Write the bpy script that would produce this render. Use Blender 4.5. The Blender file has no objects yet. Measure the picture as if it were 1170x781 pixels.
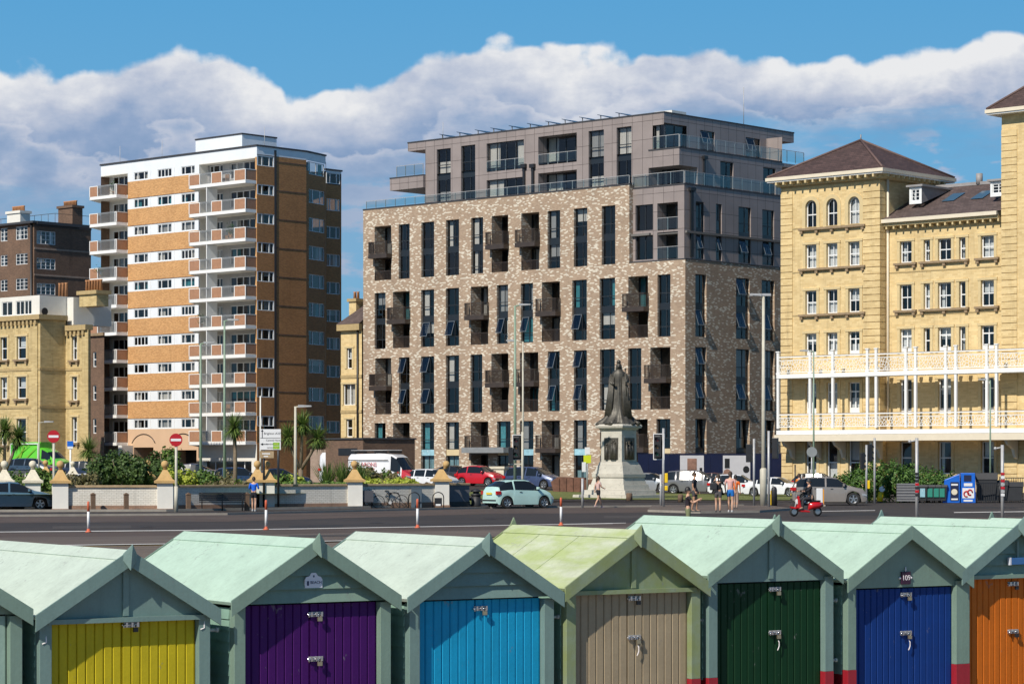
import bpy, bmesh, math, random
from mathutils import Vector, Matrix, noise
random.seed(7)
R=math.radians
scene=bpy.context.scene
COL=scene.collection
F=2880.0; CX=585.0; HY=527.0; CZ=2.45
def gx(px,D): return (px-CX)/F*D
def gz(py,D): return CZ-(py-HY)/F*D
def gnd(px,py,z=0.0):
    D=(CZ-z)*F/(py-HY); return Vector((gx(px,D),D,z))
# ---------------------------------------------------------------- materials
MATS={}
def mk(name):
    m=bpy.data.materials.new(name); m.use_nodes=True
    nt=m.node_tree; b=nt.nodes['Principled BSDF']; MATS[name]=m
    return m,nt,b
def N(nt,t,**kw):
    n=nt.nodes.new(t)
    for k,v in kw.items():
        if k in n.inputs: n.inputs[k].default_value=v
        else: setattr(n,k,v)
    return n
def ramp(nt,fac,stops):
    r=N(nt,'ShaderNodeValToRGB'); e=r.color_ramp.elements
    while len(e)<len(stops): e.new(0.5)
    for i,(p,c) in enumerate(stops):
        e[i].position=p; e[i].color=(c[0],c[1],c[2],1) if hasattr(c,'__len__') else (c,c,c,1)
    nt.links.new(fac,r.inputs[0]); return r.outputs[0]
def mixc(nt,fac,a,b,mode='MIX'):
    m=N(nt,'ShaderNodeMix',data_type='RGBA',blend_type=mode)
    for i,v in ((0,fac),(6,a),(7,b)):
        if hasattr(v,'type') and hasattr(v,'is_linked'): nt.links.new(v,m.inputs[i])
        elif i==0: m.inputs[i].default_value=v
        else: m.inputs[i].default_value=(v[0],v[1],v[2],1)
    return m.outputs[2]
def objco(nt,scale=(1,1,1)):
    tc=N(nt,'ShaderNodeTexCoord'); mp=N(nt,'ShaderNodeMapping'); mp.inputs['Scale'].default_value=scale
    nt.links.new(tc.outputs['Object'],mp.inputs[0]); return mp.outputs[0]
def noise_(nt,co,scale,detail=4,rough=.55):
    n=N(nt,'ShaderNodeTexNoise'); n.inputs['Scale'].default_value=scale; n.inputs['Detail'].default_value=detail
    n.inputs['Roughness'].default_value=rough
    if co is not None: nt.links.new(co,n.inputs['Vector'])
    return n.outputs[0]
def bump(nt,b,h,strength=.3,dist=.02):
    bp=N(nt,'ShaderNodeBump'); bp.inputs['Strength'].default_value=strength; bp.inputs['Distance'].default_value=dist
    nt.links.new(h,bp.inputs['Height']); nt.links.new(bp.outputs[0],b.inputs['Normal'])
def paint(name,c,rough=.5,var=.12,scale=1.5,metal=0,bmp=0,coat=0,dirt=None,sc=(1,1,1)):
    m,nt,b=mk(name)
    co=objco(nt,sc); n=noise_(nt,co,scale,6,.65)
    lo=tuple(v*(1-var) for v in c); hi=tuple(min(1,v*(1+var)) for v in c)
    col=ramp(nt,n,[(.3,lo),(.7,hi)])
    if dirt:
        n2=noise_(nt,co,scale*3.7,8,.7); k=ramp(nt,n2,[(.56,0),(.74,1)])
        col=mixc(nt,k,col,dirt)
    nt.links.new(col,b.inputs['Base Color'])
    b.inputs['Roughness'].default_value=rough; b.inputs['Metallic'].default_value=metal
    if coat: b.inputs['Coat Weight'].default_value=coat; b.inputs['Coat Roughness'].default_value=.05
    if bmp: bump(nt,b,noise_(nt,co,scale*12,4),bmp,.01)
    return m
def wallco(nt):
    # bricks laid on vertical faces: one horizontal axis + height
    tc=N(nt,'ShaderNodeTexCoord'); s=N(nt,'ShaderNodeSeparateXYZ'); nt.links.new(tc.outputs['Object'],s.inputs[0])
    a=N(nt,'ShaderNodeMath',operation='ADD'); nt.links.new(s.outputs[0],a.inputs[0]); nt.links.new(s.outputs[1],a.inputs[1])
    c=N(nt,'ShaderNodeCombineXYZ'); nt.links.new(a.outputs[0],c.inputs[0]); nt.links.new(s.outputs[2],c.inputs[1]); return c.outputs[0]
def brick(name,c1,c2,mortar,bw=.24,bh=.08,speck=None,rough=.85,big=.12,mott=None,ms=.01,streak=.25):
    m,nt,b=mk(name); co=wallco(nt)
    bt=N(nt,'ShaderNodeTexBrick'); nt.links.new(co,bt.inputs['Vector'])
    bt.inputs['Color1'].default_value=(*c1,1); bt.inputs['Color2'].default_value=(*c2,1); bt.inputs['Mortar'].default_value=(*mortar,1)
    bt.inputs['Scale'].default_value=1; bt.inputs['Mortar Size'].default_value=ms; bt.inputs['Brick Width'].default_value=bw; bt.inputs['Row Height'].default_value=bh
    bt.inputs['Bias'].default_value=0
    col=bt.outputs[0]
    if speck:
        # pale bricks scattered among the darker ones: one random value per brick
        def mth(op,a,b=None,c=None):
            q=N(nt,'ShaderNodeMath',operation=op)
            for ii,v in enumerate((a,b,c)):
                if v is None: continue
                if isinstance(v,(int,float)): q.inputs[ii].default_value=v
                else: nt.links.new(v,q.inputs[ii])
            return q.outputs[0]
        sx=N(nt,'ShaderNodeSeparateXYZ'); nt.links.new(co,sx.inputs[0])
        row=mth('FLOOR',mth('DIVIDE',sx.outputs[1],speck[2])); cl=mth('FLOOR',mth('ADD',mth('DIVIDE',sx.outputs[0],speck[1]),mth('MULTIPLY',row,.37)))
        cb=N(nt,'ShaderNodeCombineXYZ'); nt.links.new(cl,cb.inputs[0]); nt.links.new(row,cb.inputs[1])
        wn=N(nt,'ShaderNodeTexWhiteNoise',noise_dimensions='2D'); nt.links.new(cb.outputs[0],wn.inputs['Vector'])
        n=noise_(nt,co,.8,5,.7)
        k=ramp(nt,mth('ADD',wn.outputs['Value'],mth('MULTIPLY',mth('SUBTRACT',n,.55),.9)),[(speck[3],0),(speck[3]+.03,.92)])
        col=mixc(nt,k,col,speck[0])
    n=noise_(nt,co,.35,5,.6); sh=ramp(nt,n,[(.3,1-big),(.7,1+big)])
    col=mixc(nt,1.0,col,sh,'MULTIPLY')
    # rain streaks / grime with vertical drift
    mp=N(nt,'ShaderNodeMapping'); mp.inputs['Scale'].default_value=(1.6,.12,1); nt.links.new(co,mp.inputs[0])
    n3=noise_(nt,mp.outputs[0],1.0,6,.7); k3=ramp(nt,n3,[(.52,1),(.75,1-streak)])
    col=mixc(nt,1.0,col,k3,'MULTIPLY')
    nt.links.new(col,b.inputs['Base Color']); b.inputs['Roughness'].default_value=rough
    bump(nt,b,bt.outputs[1],-.3,.008)
    return m
def leafmat(name,c,c2,rough=.6):
    m,nt,b=mk(name)
    g=N(nt,'ShaderNodeNewGeometry'); col=ramp(nt,g.outputs['Random Per Island'],[(0,c),(.55,[(a+d)/2 for a,d in zip(c,c2)]),(1,c2)])
    nt.links.new(col,b.inputs['Base Color']); b.inputs['Roughness'].default_value=rough
    tr=N(nt,'ShaderNodeBsdfTranslucent'); nt.links.new(col,tr.inputs[0])
    mx=N(nt,'ShaderNodeMixShader'); mx.inputs[0].default_value=.25
    nt.links.new(b.outputs[0],mx.inputs[1]); nt.links.new(tr.outputs[0],mx.inputs[2]); nt.links.new(mx.outputs[0],nt.nodes['Material Output'].inputs[0])
    return m
def glassmat(name,tint,trans,refl=1.0,rough=.02):
    m,nt,b=mk(name)
    lw=N(nt,'ShaderNodeLayerWeight'); lw.inputs[0].default_value=.5
    pw=N(nt,'ShaderNodeMath',operation='POWER'); nt.links.new(lw.outputs['Facing'],pw.inputs[0]); pw.inputs[1].default_value=4
    fr=N(nt,'ShaderNodeMath',operation='MULTIPLY_ADD'); nt.links.new(pw.outputs[0],fr.inputs[0]); fr.inputs[1].default_value=.85; fr.inputs[2].default_value=.06*refl
    gl=N(nt,'ShaderNodeBsdfGlossy'); gl.inputs['Roughness'].default_value=rough; gl.inputs[0].default_value=(.95,.95,.95,1)
    tr=N(nt,'ShaderNodeBsdfTransparent'); tr.inputs[0].default_value=(tint[0]*trans,tint[1]*trans,tint[2]*trans,1)
    mx=N(nt,'ShaderNodeMixShader'); nt.links.new(fr.outputs[0],mx.inputs[0]); nt.links.new(tr.outputs[0],mx.inputs[1]); nt.links.new(gl.outputs[0],mx.inputs[2])
    nt.links.new(mx.outputs[0],nt.nodes['Material Output'].inputs[0]); nt.nodes.remove(b)
    return m
# ---------------------------------------------------------------- mesh builder
class MB:
    def __init__(s): s.v=[]; s.f=[]; s.m=[]; s.sm=[]; s.mats=[]
    def mi(s,mat):
        if mat not in s.mats: s.mats.append(mat)
        return s.mats.index(mat)
    def face(s,pts,mat,smooth=False):
        i=len(s.v); s.v+= [tuple(p) for p in pts]; s.f.append(tuple(range(i,i+len(pts)))); s.m.append(s.mi(mat)); s.sm.append(smooth)
    def grid(s,rows,mat,smooth=True,closed=False,cap=False):
        i=len(s.v); n=len(rows[0]); k=s.mi(mat)
        for r in rows: s.v+=[tuple(p) for p in r]
        for a in range(len(rows)-1):
            for b in range(n if closed else n-1):
                c=(b+1)%n; s.f.append((i+a*n+b,i+a*n+c,i+(a+1)*n+c,i+(a+1)*n+b)); s.m.append(k); s.sm.append(smooth)
        if cap:
            s.f.append(tuple(i+b for b in reversed(range(n)))); s.m.append(k); s.sm.append(False)
            j=i+(len(rows)-1)*n; s.f.append(tuple(j+b for b in range(n))); s.m.append(k); s.sm.append(False)
    def box(s,x0,x1,y0,y1,z0,z1,mat):
        if x0>x1:x0,x1=x1,x0
        if y0>y1:y0,y1=y1,y0
        if z0>z1:z0,z1=z1,z0
        i=len(s.v); s.v+=[(x0,y0,z0),(x1,y0,z0),(x1,y1,z0),(x0,y1,z0),(x0,y0,z1),(x1,y0,z1),(x1,y1,z1),(x0,y1,z1)]
        for f in ((0,3,2,1),(4,5,6,7),(0,1,5,4),(1,2,6,5),(2,3,7,6),(3,0,4,7)):
            s.f.append(tuple(i+k for k in f)); s.m.append(s.mi(mat)); s.sm.append(False)
    def prism(s,poly,a,b,mat,axis='y'):
        # poly in (x,z) extruded along y (axis='y'), (y,z) along x, or (x,y) along z
        def P(p,t): return (p[0],t,p[1]) if axis=='y' else ((t,p[0],p[1]) if axis=='x' else (p[0],p[1],t))
        n=len(poly); i=len(s.v); s.v+=[P(p,a) for p in poly]+[P(p,b) for p in poly]; k=s.mi(mat)
        area=sum(poly[j][0]*poly[(j+1)%n][1]-poly[(j+1)%n][0]*poly[j][1] for j in range(n))
        ccw=area>0
        for t in range(2):
            idx=list(range(i+t*n,i+t*n+n)); s.f.append(tuple(idx)); s.m.append(k); s.sm.append(False)
        for j in range(n):
            q=(j+1)%n; s.f.append((i+j,i+q,i+n+q,i+n+j)); s.m.append(k); s.sm.append(False)
    def tube(s,pts,rad,mat,n=8,cap=True,smooth=True):
        pts=[Vector(p) for p in pts]; rows=[]
        if not hasattr(rad,'__len__'): rad=[rad]*len(pts)
        up=None
        for i,p in enumerate(pts):
            t=(pts[min(i+1,len(pts)-1)]-pts[max(i-1,0)]).normalized()
            if up is None:
                up=Vector((0,0,1)) if abs(t.z)<.9 else Vector((1,0,0))
            a=t.cross(up)
            if a.length<1e-4: up=Vector((0,1,0)); a=t.cross(up)
            a.normalize(); b=a.cross(t).normalized(); up=b
            rows.append([p+(a*math.cos(2*math.pi*k/n)+b*math.sin(2*math.pi*k/n))*rad[i] for k in range(n)])
        s.grid(rows,mat,smooth,closed=True,cap=cap)
    def lathe(s,prof,mat,n=16,c=(0,0),smooth=True,cap=True):
        rows=[[(c[0]+r*math.cos(2*math.pi*k/n),c[1]+r*math.sin(2*math.pi*k/n),z) for k in range(n)] for r,z in prof]
        s.grid(rows,mat,smooth,closed=True,cap=cap)
    def ball(s,c,r,mat,n=12,sq=(1,1,1)):
        rows=[]
        for a in range(n//2+1):
            t=math.pi*a/(n//2); rr=max(1e-4,math.sin(t))
            rows.append([(c[0]+sq[0]*r*rr*math.cos(2*math.pi*k/n),c[1]+sq[1]*r*rr*math.sin(2*math.pi*k/n),c[2]-sq[2]*r*math.cos(t)) for k in range(n)])
        s.grid(rows,mat,True,closed=True)
    def mesh(s,name,fix=True,sharp=None):
        me=bpy.data.meshes.new(name); me.from_pydata(s.v,[],s.f)
        for m in s.mats: me.materials.append(m)
        me.polygons.foreach_set('material_index',s.m); me.polygons.foreach_set('use_smooth',s.sm)
        me.update()
        if fix:
            bm=bmesh.new(); bm.from_mesh(me); bmesh.ops.recalc_face_normals(bm,faces=bm.faces); bm.to_mesh(me); bm.free()
        if sharp: me.set_sharp_from_angle(angle=R(sharp))
        return me
    def obj(s,name,parent=None,loc=(0,0,0),rz=0,fix=True,sharp=None,bev=None):
        return addobj(name,s.mesh(name,fix,sharp),parent,loc,rz,bev)
def addobj(name,me,parent=None,loc=(0,0,0),rz=0,bev=None):
    o=bpy.data.objects.new(name,me); COL.objects.link(o); o.parent=parent; o.location=loc; o.rotation_euler=(0,0,rz)
    if bev:
        b=o.modifiers.new('bevel','BEVEL'); b.width=bev; b.segments=2; b.limit_method='ANGLE'; b.angle_limit=R(50)
    return o
def tag(o,label,cat,group=None,kind=None):
    if label: o['label']=label
    if cat: o['category']=cat
    if group: o['group']=group
    if kind: o['kind']=kind
    return o
def empty(name,loc,rz=0,label=None,cat=None,group=None,parent=None):
    o=bpy.data.objects.new(name,None); COL.objects.link(o); o.location=loc; o.rotation_euler=(0,0,rz); o.parent=parent
    o.empty_display_size=.2
    return tag(o,label,cat,group)
def struct(o): o['kind']='structure'; return o
def copy_tree(o,parent=None):
    c=o.copy(); COL.objects.link(c); c.parent=parent
    for ch in list(o.children): copy_tree(ch,c)
    return c
def textmesh(txt,size,mat,parent,loc,rot,name='lettering',ext=.002,align='CENTER',label=None):
    cu=bpy.data.curves.new(name,'FONT'); cu.body=txt; cu.size=size; cu.extrude=ext; cu.align_x=align; cu.align_y='CENTER'
    t=bpy.data.objects.new(name,cu); COL.objects.link(t)
    dg=bpy.context.evaluated_depsgraph_get(); me=bpy.data.meshes.new_from_object(t.evaluated_get(dg))
    bpy.data.objects.remove(t); me.materials.clear(); me.materials.append(mat)
    o=bpy.data.objects.new(name,me); COL.objects.link(o); o.parent=parent; o.location=loc; o.rotation_euler=rot
    return o
# ---------------------------------------------------------------- shared materials
MINT=(.38,.56,.45)
M=dict(
 white=paint('white_paint',(.80,.80,.78),.5,.04),
 offwhite=paint('offwhite_render',(.72,.70,.64),.7,.08,.6),
 cream=paint('cream_stucco',(.62,.50,.30),.7,.08,.7,dirt=(.40,.32,.19)),
 frame_w=paint('white_frame',(.75,.76,.76),.4,.03),
 frame_d=paint('dark_frame',(.025,.028,.032),.4,.1),
 metal_bz=paint('bronze_metal',(.050,.037,.030),.45,.15,2),
 metal_g=paint('grey_metal',(.30,.31,.31),.45,.1,3,metal=.3),
 galv=paint('galvanised',(.42,.42,.42),.5,.12,5,metal=.2),
 polegreen=paint('green_pole_paint',(.22,.30,.22),.5,.12,3),
 polecream=paint('cream_pole_paint',(.50,.47,.38),.5,.12,3),
 black=paint('black_paint',(.018,.018,.02),.4,.2,3),
 rubber=paint('tyre_rubber',(.02,.02,.02),.8,.2,6),
 dark=paint('dark_interior',(.02,.02,.022),.9,.1),
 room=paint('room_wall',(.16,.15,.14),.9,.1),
 roofdark=paint('roof_edge',(.045,.045,.05),.6,.1),
 roofflat=paint('flat_roof',(.22,.22,.22),.9,.1),
 curtain=paint('curtain_cloth',(.82,.80,.76),.9,.1,3),
 blind=paint('grey_blind',(.45,.46,.47),.9,.08,3),
 teal=paint('teal_cloth',(.05,.30,.36),.8,.2,3),
 glass=glassmat('window_glass',(.95,.95,.93),.72,1.0),
 glassw=glassmat('window_glass_clear',(.93,.97,1),.80,1.0),
 bal=glassmat('balustrade_glass',(.80,.92,.93),.85,1.2),
 carglass=glassmat('car_glass',(.4,.45,.5),.25,1.0),
 posterteal=paint('teal_poster',(.10,.42,.50),.6,.35,2.2,dirt=(.7,.75,.75)),
 posterblue=paint('blue_poster',(.28,.50,.58),.6,.25,1.6,dirt=(.75,.78,.78)),
 cab=paint('cabinet_paint',(.07,.10,.13),.5,.1), orangey=paint('orange_panel',(.75,.30,.02),.5,.05), lime=paint('lime_plate',(.55,.62,.02),.4,.05),
 cage=paint('cage_grey',(.09,.09,.10),.6,.2,3),
 rattan=paint('rattan',(.30,.17,.09),.7,.2,5), skyl=paint('skylight_glass',(.06,.12,.18),.08,.05),
 solar=paint('solar_panel',(.02,.03,.05),.25,.1),
 chrome=paint('chrome',(.65,.65,.66),.15,.02,metal=1),
)
# ---------------------------------------------------------------- camera, sun, sky
cam=bpy.data.cameras.new('camera'); co_=bpy.data.objects.new('camera',cam); COL.objects.link(co_); scene.camera=co_
co_.location=(0,0,CZ); co_.rotation_euler=(R(90),0,0)
cam.sensor_width=36; cam.lens=36*F/1170; cam.shift_y=(HY-390.5)/1170; cam.clip_end=6000; cam.clip_start=.5
SUN=Vector((-math.sin(R(35))*math.cos(R(42)),-math.cos(R(35))*math.cos(R(42)),math.sin(R(42)))).normalized()
sl=bpy.data.lights.new('sun','SUN'); sl.energy=5.0; sl.angle=R(.5); sl.color=(1,.93,.82)
so=bpy.data.objects.new('sun',sl); COL.objects.link(so); so.rotation_euler=SUN.to_track_quat('Z','Y').to_euler(); so.location=(-40,-60,80)
w=bpy.data.worlds.new('World'); scene.world=w; w.use_nodes=True
def build_world():
    nt=w.node_tree; L=nt.links; bg=nt.nodes['Background']; bg.inputs[1].default_value=.07
    def mt(op,a,b=None,c=None):
        n=N(nt,'ShaderNodeMath',operation=op)
        for i,v in enumerate((a,b,c)):
            if v is None: continue
            if isinstance(v,(int,float)): n.inputs[i].default_value=v
            else: L.new(v,n.inputs[i])
        return n.outputs[0]
    def sstep(v,a,b):
        n=N(nt,'ShaderNodeMapRange',interpolation_type='SMOOTHSTEP'); L.new(v,n.inputs[0]) 
        for i,x in ((1,a),(2,b)):
            if isinstance(x,(int,float)): n.inputs[i].default_value=x
            else: L.new(x,n.inputs[i])
        return n.outputs[0]
    sky=N(nt,'ShaderNodeTexSky',sky_type='NISHITA'); sky.sun_disc=False; sky.sun_elevation=R(42); sky.sun_rotation=math.atan2(SUN.x,SUN.y)%(2*math.pi)
    sky.air_density=1.0; sky.dust_density=.35; sky.ozone_density=2.0
    skyc0=mixc(nt,1.0,sky.outputs[0],(.50,.86,1.13),'MULTIPLY')
    tc=N(nt,'ShaderNodeTexCoord'); s=N(nt,'ShaderNodeSeparateXYZ'); L.new(tc.outputs['Generated'],s.inputs[0])
    az=mt('ARCTAN2',s.outputs[0],s.outputs[1]); el=mt('ARCTAN2',s.outputs[2],mt('SQRT',mt('ADD',mt('POWER',s.outputs[0],2),mt('POWER',s.outputs[1],2))))
    gr=ramp(nt,el,[(0,[v/.07 for v in (.23,.45,.64)]),(.06,[v/.07 for v in (.19,.44,.66)]),(.12,[v/.07 for v in (.15,.41,.68)]),(.19,[v/.07 for v in (.10,.36,.66)]),(.4,[v/.07 for v in (.05,.22,.52)])])
    skyc=mixc(nt,sstep(el,.5,.2),skyc0,gr)
    # outline of the cloud tops over azimuth
    fc=N(nt,'ShaderNodeFloatCurve'); cv=fc.mapping.curves[0]
    prof=[(-60,95),(0,90),(45,84),(95,92),(135,78),(190,66),(245,63),(290,72),(318,90),(334,106),(372,102),(405,92),(440,88),(470,70),(520,52),(600,46),(660,54),(740,52),(830,62),(900,74),(970,72),(1040,62),(1110,58),(1170,48),(1300,60)]
    def A(px): return (math.atan((px-CX)/F)+.3)/.6
    def E(py): return (HY-py)/F/.25
    pts=[(A(x),E(y)) for x,y in prof]
    pts=[(0,.62)]+pts+[(1,.62)]
    while len(cv.points)<len(pts): cv.points.new(.5,.5)
    for p,(x,y) in zip(cv.points,pts): p.location=(x,y)
    fc.mapping.update()
    L.new(mt('DIVIDE',mt('ADD',az,.3),.6),fc.inputs[1]); top=mt('MULTIPLY',fc.outputs[0],.25)
    cx=N(nt,'ShaderNodeCombineXYZ'); L.new(az,cx.inputs[0]); L.new(el,cx.inputs[1]); P=cx.outputs[0]
    def nz(sc,off=(0,0,0),detail=8,rough=.55,stretch=(1,1.25,1),dist=0):
        mp=N(nt,'ShaderNodeMapping'); mp.inputs['Location'].default_value=off; mp.inputs['Scale'].default_value=stretch; L.new(P,mp.inputs[0])
        n=N(nt,'ShaderNodeTexNoise',noise_dimensions='2D'); n.inputs['Scale'].default_value=sc; n.inputs['Detail'].default_value=detail; n.inputs['Roughness'].default_value=rough
        n.inputs['Distortion'].default_value=dist
        L.new(mp.outputs[0],n.inputs['Vector']); return n.outputs[0]
    def puffs(off):
        # rounded billows: inverted cell distance at two sizes, warped by noise
        outs=[]
        for sc,amp in ((48,.0038),(120,.0012)):
            mp=N(nt,'ShaderNodeMapping'); mp.inputs['Location'].default_value=off; mp.inputs['Scale'].default_value=(1,1.3,1)
            wv=N(nt,'ShaderNodeVectorMath',operation='SCALE'); nn=N(nt,'ShaderNodeTexNoise',noise_dimensions='2D'); nn.inputs['Scale'].default_value=sc*.8; nn.inputs['Detail'].default_value=5
            L.new(P,nn.inputs['Vector']); L.new(nn.outputs['Color'],wv.inputs[0]); wv.inputs['Scale'].default_value=1.1/sc
            va=N(nt,'ShaderNodeVectorMath',operation='ADD'); L.new(P,va.inputs[0]); L.new(wv.outputs[0],va.inputs[1]); L.new(va.outputs[0],mp.inputs[0])
            v=N(nt,'ShaderNodeTexVoronoi',voronoi_dimensions='2D',feature='SMOOTH_F1'); v.inputs['Scale'].default_value=sc; v.inputs['Smoothness'].default_value=.35; L.new(mp.outputs[0],v.inputs['Vector'])
            outs.append(mt('MULTIPLY',mt('SUBTRACT',.36,v.outputs['Distance']),amp*2))
        return mt('ADD',outs[0],outs[1])
    def field(off): return mt('ADD',puffs(off),mt('MULTIPLY',mt('SUBTRACT',nz(34,off,7,.5),.53),.010))
    f0=field((0,0,0)); f1=field((.0016,-.0022,0))
    d=mt('SUBTRACT',mt('ADD',top,f0),el)
    edge=sstep(d,0,.0040)
    # the flat, hazy undersides
    bw=sstep(az,-.075,.012)
    bot=mt('ADD',mt('MULTIPLY_ADD',bw,.024,.0965),mt('MULTIPLY',mt('SUBTRACT',nz(14,(3,1,0),6,.6,(1,4,1)),.5),.035))
    base=sstep(el,bot,mt('ADD',bot,.017))
    a=mt('MULTIPLY',edge,mt('MULTIPLY',base,.97))
    depth=mt('DIVIDE',mt('SUBTRACT',el,bot),mt('MAXIMUM',mt('SUBTRACT',top,bot),.005))
    big=nz(17,(5,2,0),6,.6,(1,1.6,1))
    lit=mt('ADD',mt('MULTIPLY_ADD',mt('SUBTRACT',f0,f1),26,mt('MULTIPLY',depth,.95)),mt('MULTIPLY',mt('SUBTRACT',big,.5),1.1))
    lit=mt('SUBTRACT',lit,mt('MULTIPLY',bw,-.10))
    cc=ramp(nt,lit,[(.10,(.18,.30,.50)),(.38,(.29,.39,.58)),(.64,(.52,.57,.69)),(.94,(.86,.86,.87))])
    # a second, lower row of billows in front of the first
    f2=mt('ADD',mt('MULTIPLY',mt('SUBTRACT',nz(21,(7,3,0),7,.55,(1,1.7,1)),.5),.05),mt('MULTIPLY',puffs((.31,.17,0)),.8))
    top2=mt('ADD',mt('MULTIPLY_ADD',mt('SUBTRACT',top,bot),.52,bot),f2)
    e2=sstep(mt('SUBTRACT',top2,el),0,.0035)
    lit2=mt('ADD',mt('SUBTRACT',.92,mt('MULTIPLY',mt('SUBTRACT',top2,el),42)),mt('MULTIPLY',mt('SUBTRACT',big,.5),.9))
    cc2=ramp(nt,lit2,[(.05,(.20,.32,.52)),(.45,(.33,.43,.61)),(.75,(.56,.60,.71)),(1,(.78,.79,.83))])
    cc=mixc(nt,mt('MULTIPLY',e2,.78),cc,cc2)
    cc=mixc(nt,1.0,cc,(14,14,14),'MULTIPLY')
    # low broken clouds and haze streaks nearer the horizon
    lo=sstep(mt('ADD',nz(26,(9,4,0),8,.6,(1,3.2,1)),mt('MULTIPLY',sstep(az,.09,-.06),.10)),.56,.72)
    lo=mt('MULTIPLY',lo,mt('MULTIPLY',sstep(el,.058,.08),sstep(el,.145,.11)))
    c1=mixc(nt,mt('MULTIPLY',lo,.8),skyc,(7.2,7.2,8.8))
    veil=mt('MULTIPLY',sstep(el,.05,.095),mt('MULTIPLY',sstep(el,.15,.10),mt('MULTIPLY',sstep(az,-.0,-.09),.55)))
    c1=mixc(nt,veil,c1,(3.6,5.6,8.2))
    out=mixc(nt,a,c1,cc)
    bg2=N(nt,'ShaderNodeBackground'); bg2.inputs[1].default_value=.07; L.new(out,bg2.inputs[0]); L.new(skyc,bg.inputs[0])
    band=mt('MULTIPLY',mt('LESS_THAN',el,.19),mt('GREATER_THAN',el,.045))
    ms=N(nt,'ShaderNodeMixShader'); L.new(band,ms.inputs[0]); L.new(bg.outputs[0],ms.inputs[1]); L.new(bg2.outputs[0],ms.inputs[2]); L.new(ms.outputs[0],nt.nodes['World Output'].inputs[0])
    w.cycles.sampling_method='MANUAL'; w.cycles.sample_map_resolution=256
build_world()
scene.view_settings.view_transform='Standard'; scene.view_settings.look='None'; scene.view_settings.gamma=1
scene.view_settings.exposure=0.0
scene.render.resolution_x=1024; scene.render.resolution_y=683
scene.render.engine='CYCLES'; scene.cycles.transparent_max_bounces=12; scene.cycles.max_bounces=6; scene.cycles.adaptive_threshold=.02; scene.cycles.use_denoising=True

# ---------------------------------------------------------------- ground
def grassmat():
    m,nt,b=mk('grass_turf'); co=objco(nt)
    n=noise_(nt,co,.25,6,.7); n2=noise_(nt,co,9,5,.8)
    a=ramp(nt,n,[(.3,(.075,.11,.02)),(.6,(.16,.17,.04)),(.8,(.24,.20,.08))]); c=mixc(nt,1,a,ramp(nt,n2,[(.3,.55),(.7,1.4)]),'MULTIPLY')
    nt.links.new(c,b.inputs['Base Color']); b.inputs['Roughness'].default_value=.95; bump(nt,b,n2,.8,.05); return m
def drygrass():
    m,nt,b=mk('dry_grass_turf'); co=objco(nt)
    n=noise_(nt,co,.5,6,.7); n2=noise_(nt,co,14,5,.8)
    a=ramp(nt,n,[(.35,(.14,.10,.045)),(.6,(.24,.175,.085)),(.8,(.12,.13,.04))]); c=mixc(nt,1,a,ramp(nt,n2,[(.3,.6),(.7,1.4)]),'MULTIPLY')
    nt.links.new(c,b.inputs['Base Color']); b.inputs['Roughness'].default_value=.95; bump(nt,b,n2,.8,.05); return m
def asphalt(name,c,patch=.25):
    m,nt,b=mk(name); co=objco(nt,(1,1,1)); n=noise_(nt,co,.18,7,.7); n2=noise_(nt,co,30,3,.8)
    a=ramp(nt,n,[(.3,[v*(1-patch) for v in c]),(.7,[v*(1+patch) for v in c])]); a=mixc(nt,1,a,ramp(nt,n2,[(.3,.75),(.7,1.3)]),'MULTIPLY')
    st=noise_(nt,objco(nt,(.06,1.6,1)),1,5,.6); a=mixc(nt,1,a,ramp(nt,st,[(.35,.8),(.65,1.25)]),'MULTIPLY')
    nt.links.new(a,b.inputs['Base Color']); b.inputs['Roughness'].default_value=.85; return m
M['grass']=grassmat(); M['dry']=drygrass()
M['asph']=asphalt('asphalt',(.034,.026,.022)); M['asph2']=asphalt('asphalt_brown',(.075,.052,.040)); M['pave']=asphalt('paving',(.13,.10,.075),.15)
M['path']=asphalt('path_paving',(.115,.088,.07),.2); M['kerb']=paint('kerb_stone',(.30,.27,.23),.85,.15,2); M['line']=paint('road_line_white',(.62,.60,.56),.7,.2,1.5,dirt=(.2,.17,.15))
M['prom']=asphalt('promenade_concrete',(.26,.22,.19),.12)
def poly_sheet(name,pts,mat,z):
    mb=MB(); mb.face([(p[0],p[1],z) for p in pts],mat); o=mb.obj(name,fix=False)
    if o.data.polygons[0].normal.z<0: o.data.flip_normals()
    return struct(o)
def strip(name,far,near,mat,z):
    "pixel polylines of the far and the near edge, laid on the ground plane"
    a=[gnd(*p) for p in far]; b=[gnd(*p) for p in near]
    return poly_sheet(name,a+b[::-1],mat,z)
mb=MB()
mb.face([(-4000,60,-.03),(4000,60,-.03),(4000,5500,-.03),(-4000,5500,-.03)],M['pave']); 
g=mb.obj('ground',fix=True); g.data.flip_normals() if g.data.polygons[0].normal.z<0 else None; struct(g)
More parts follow.
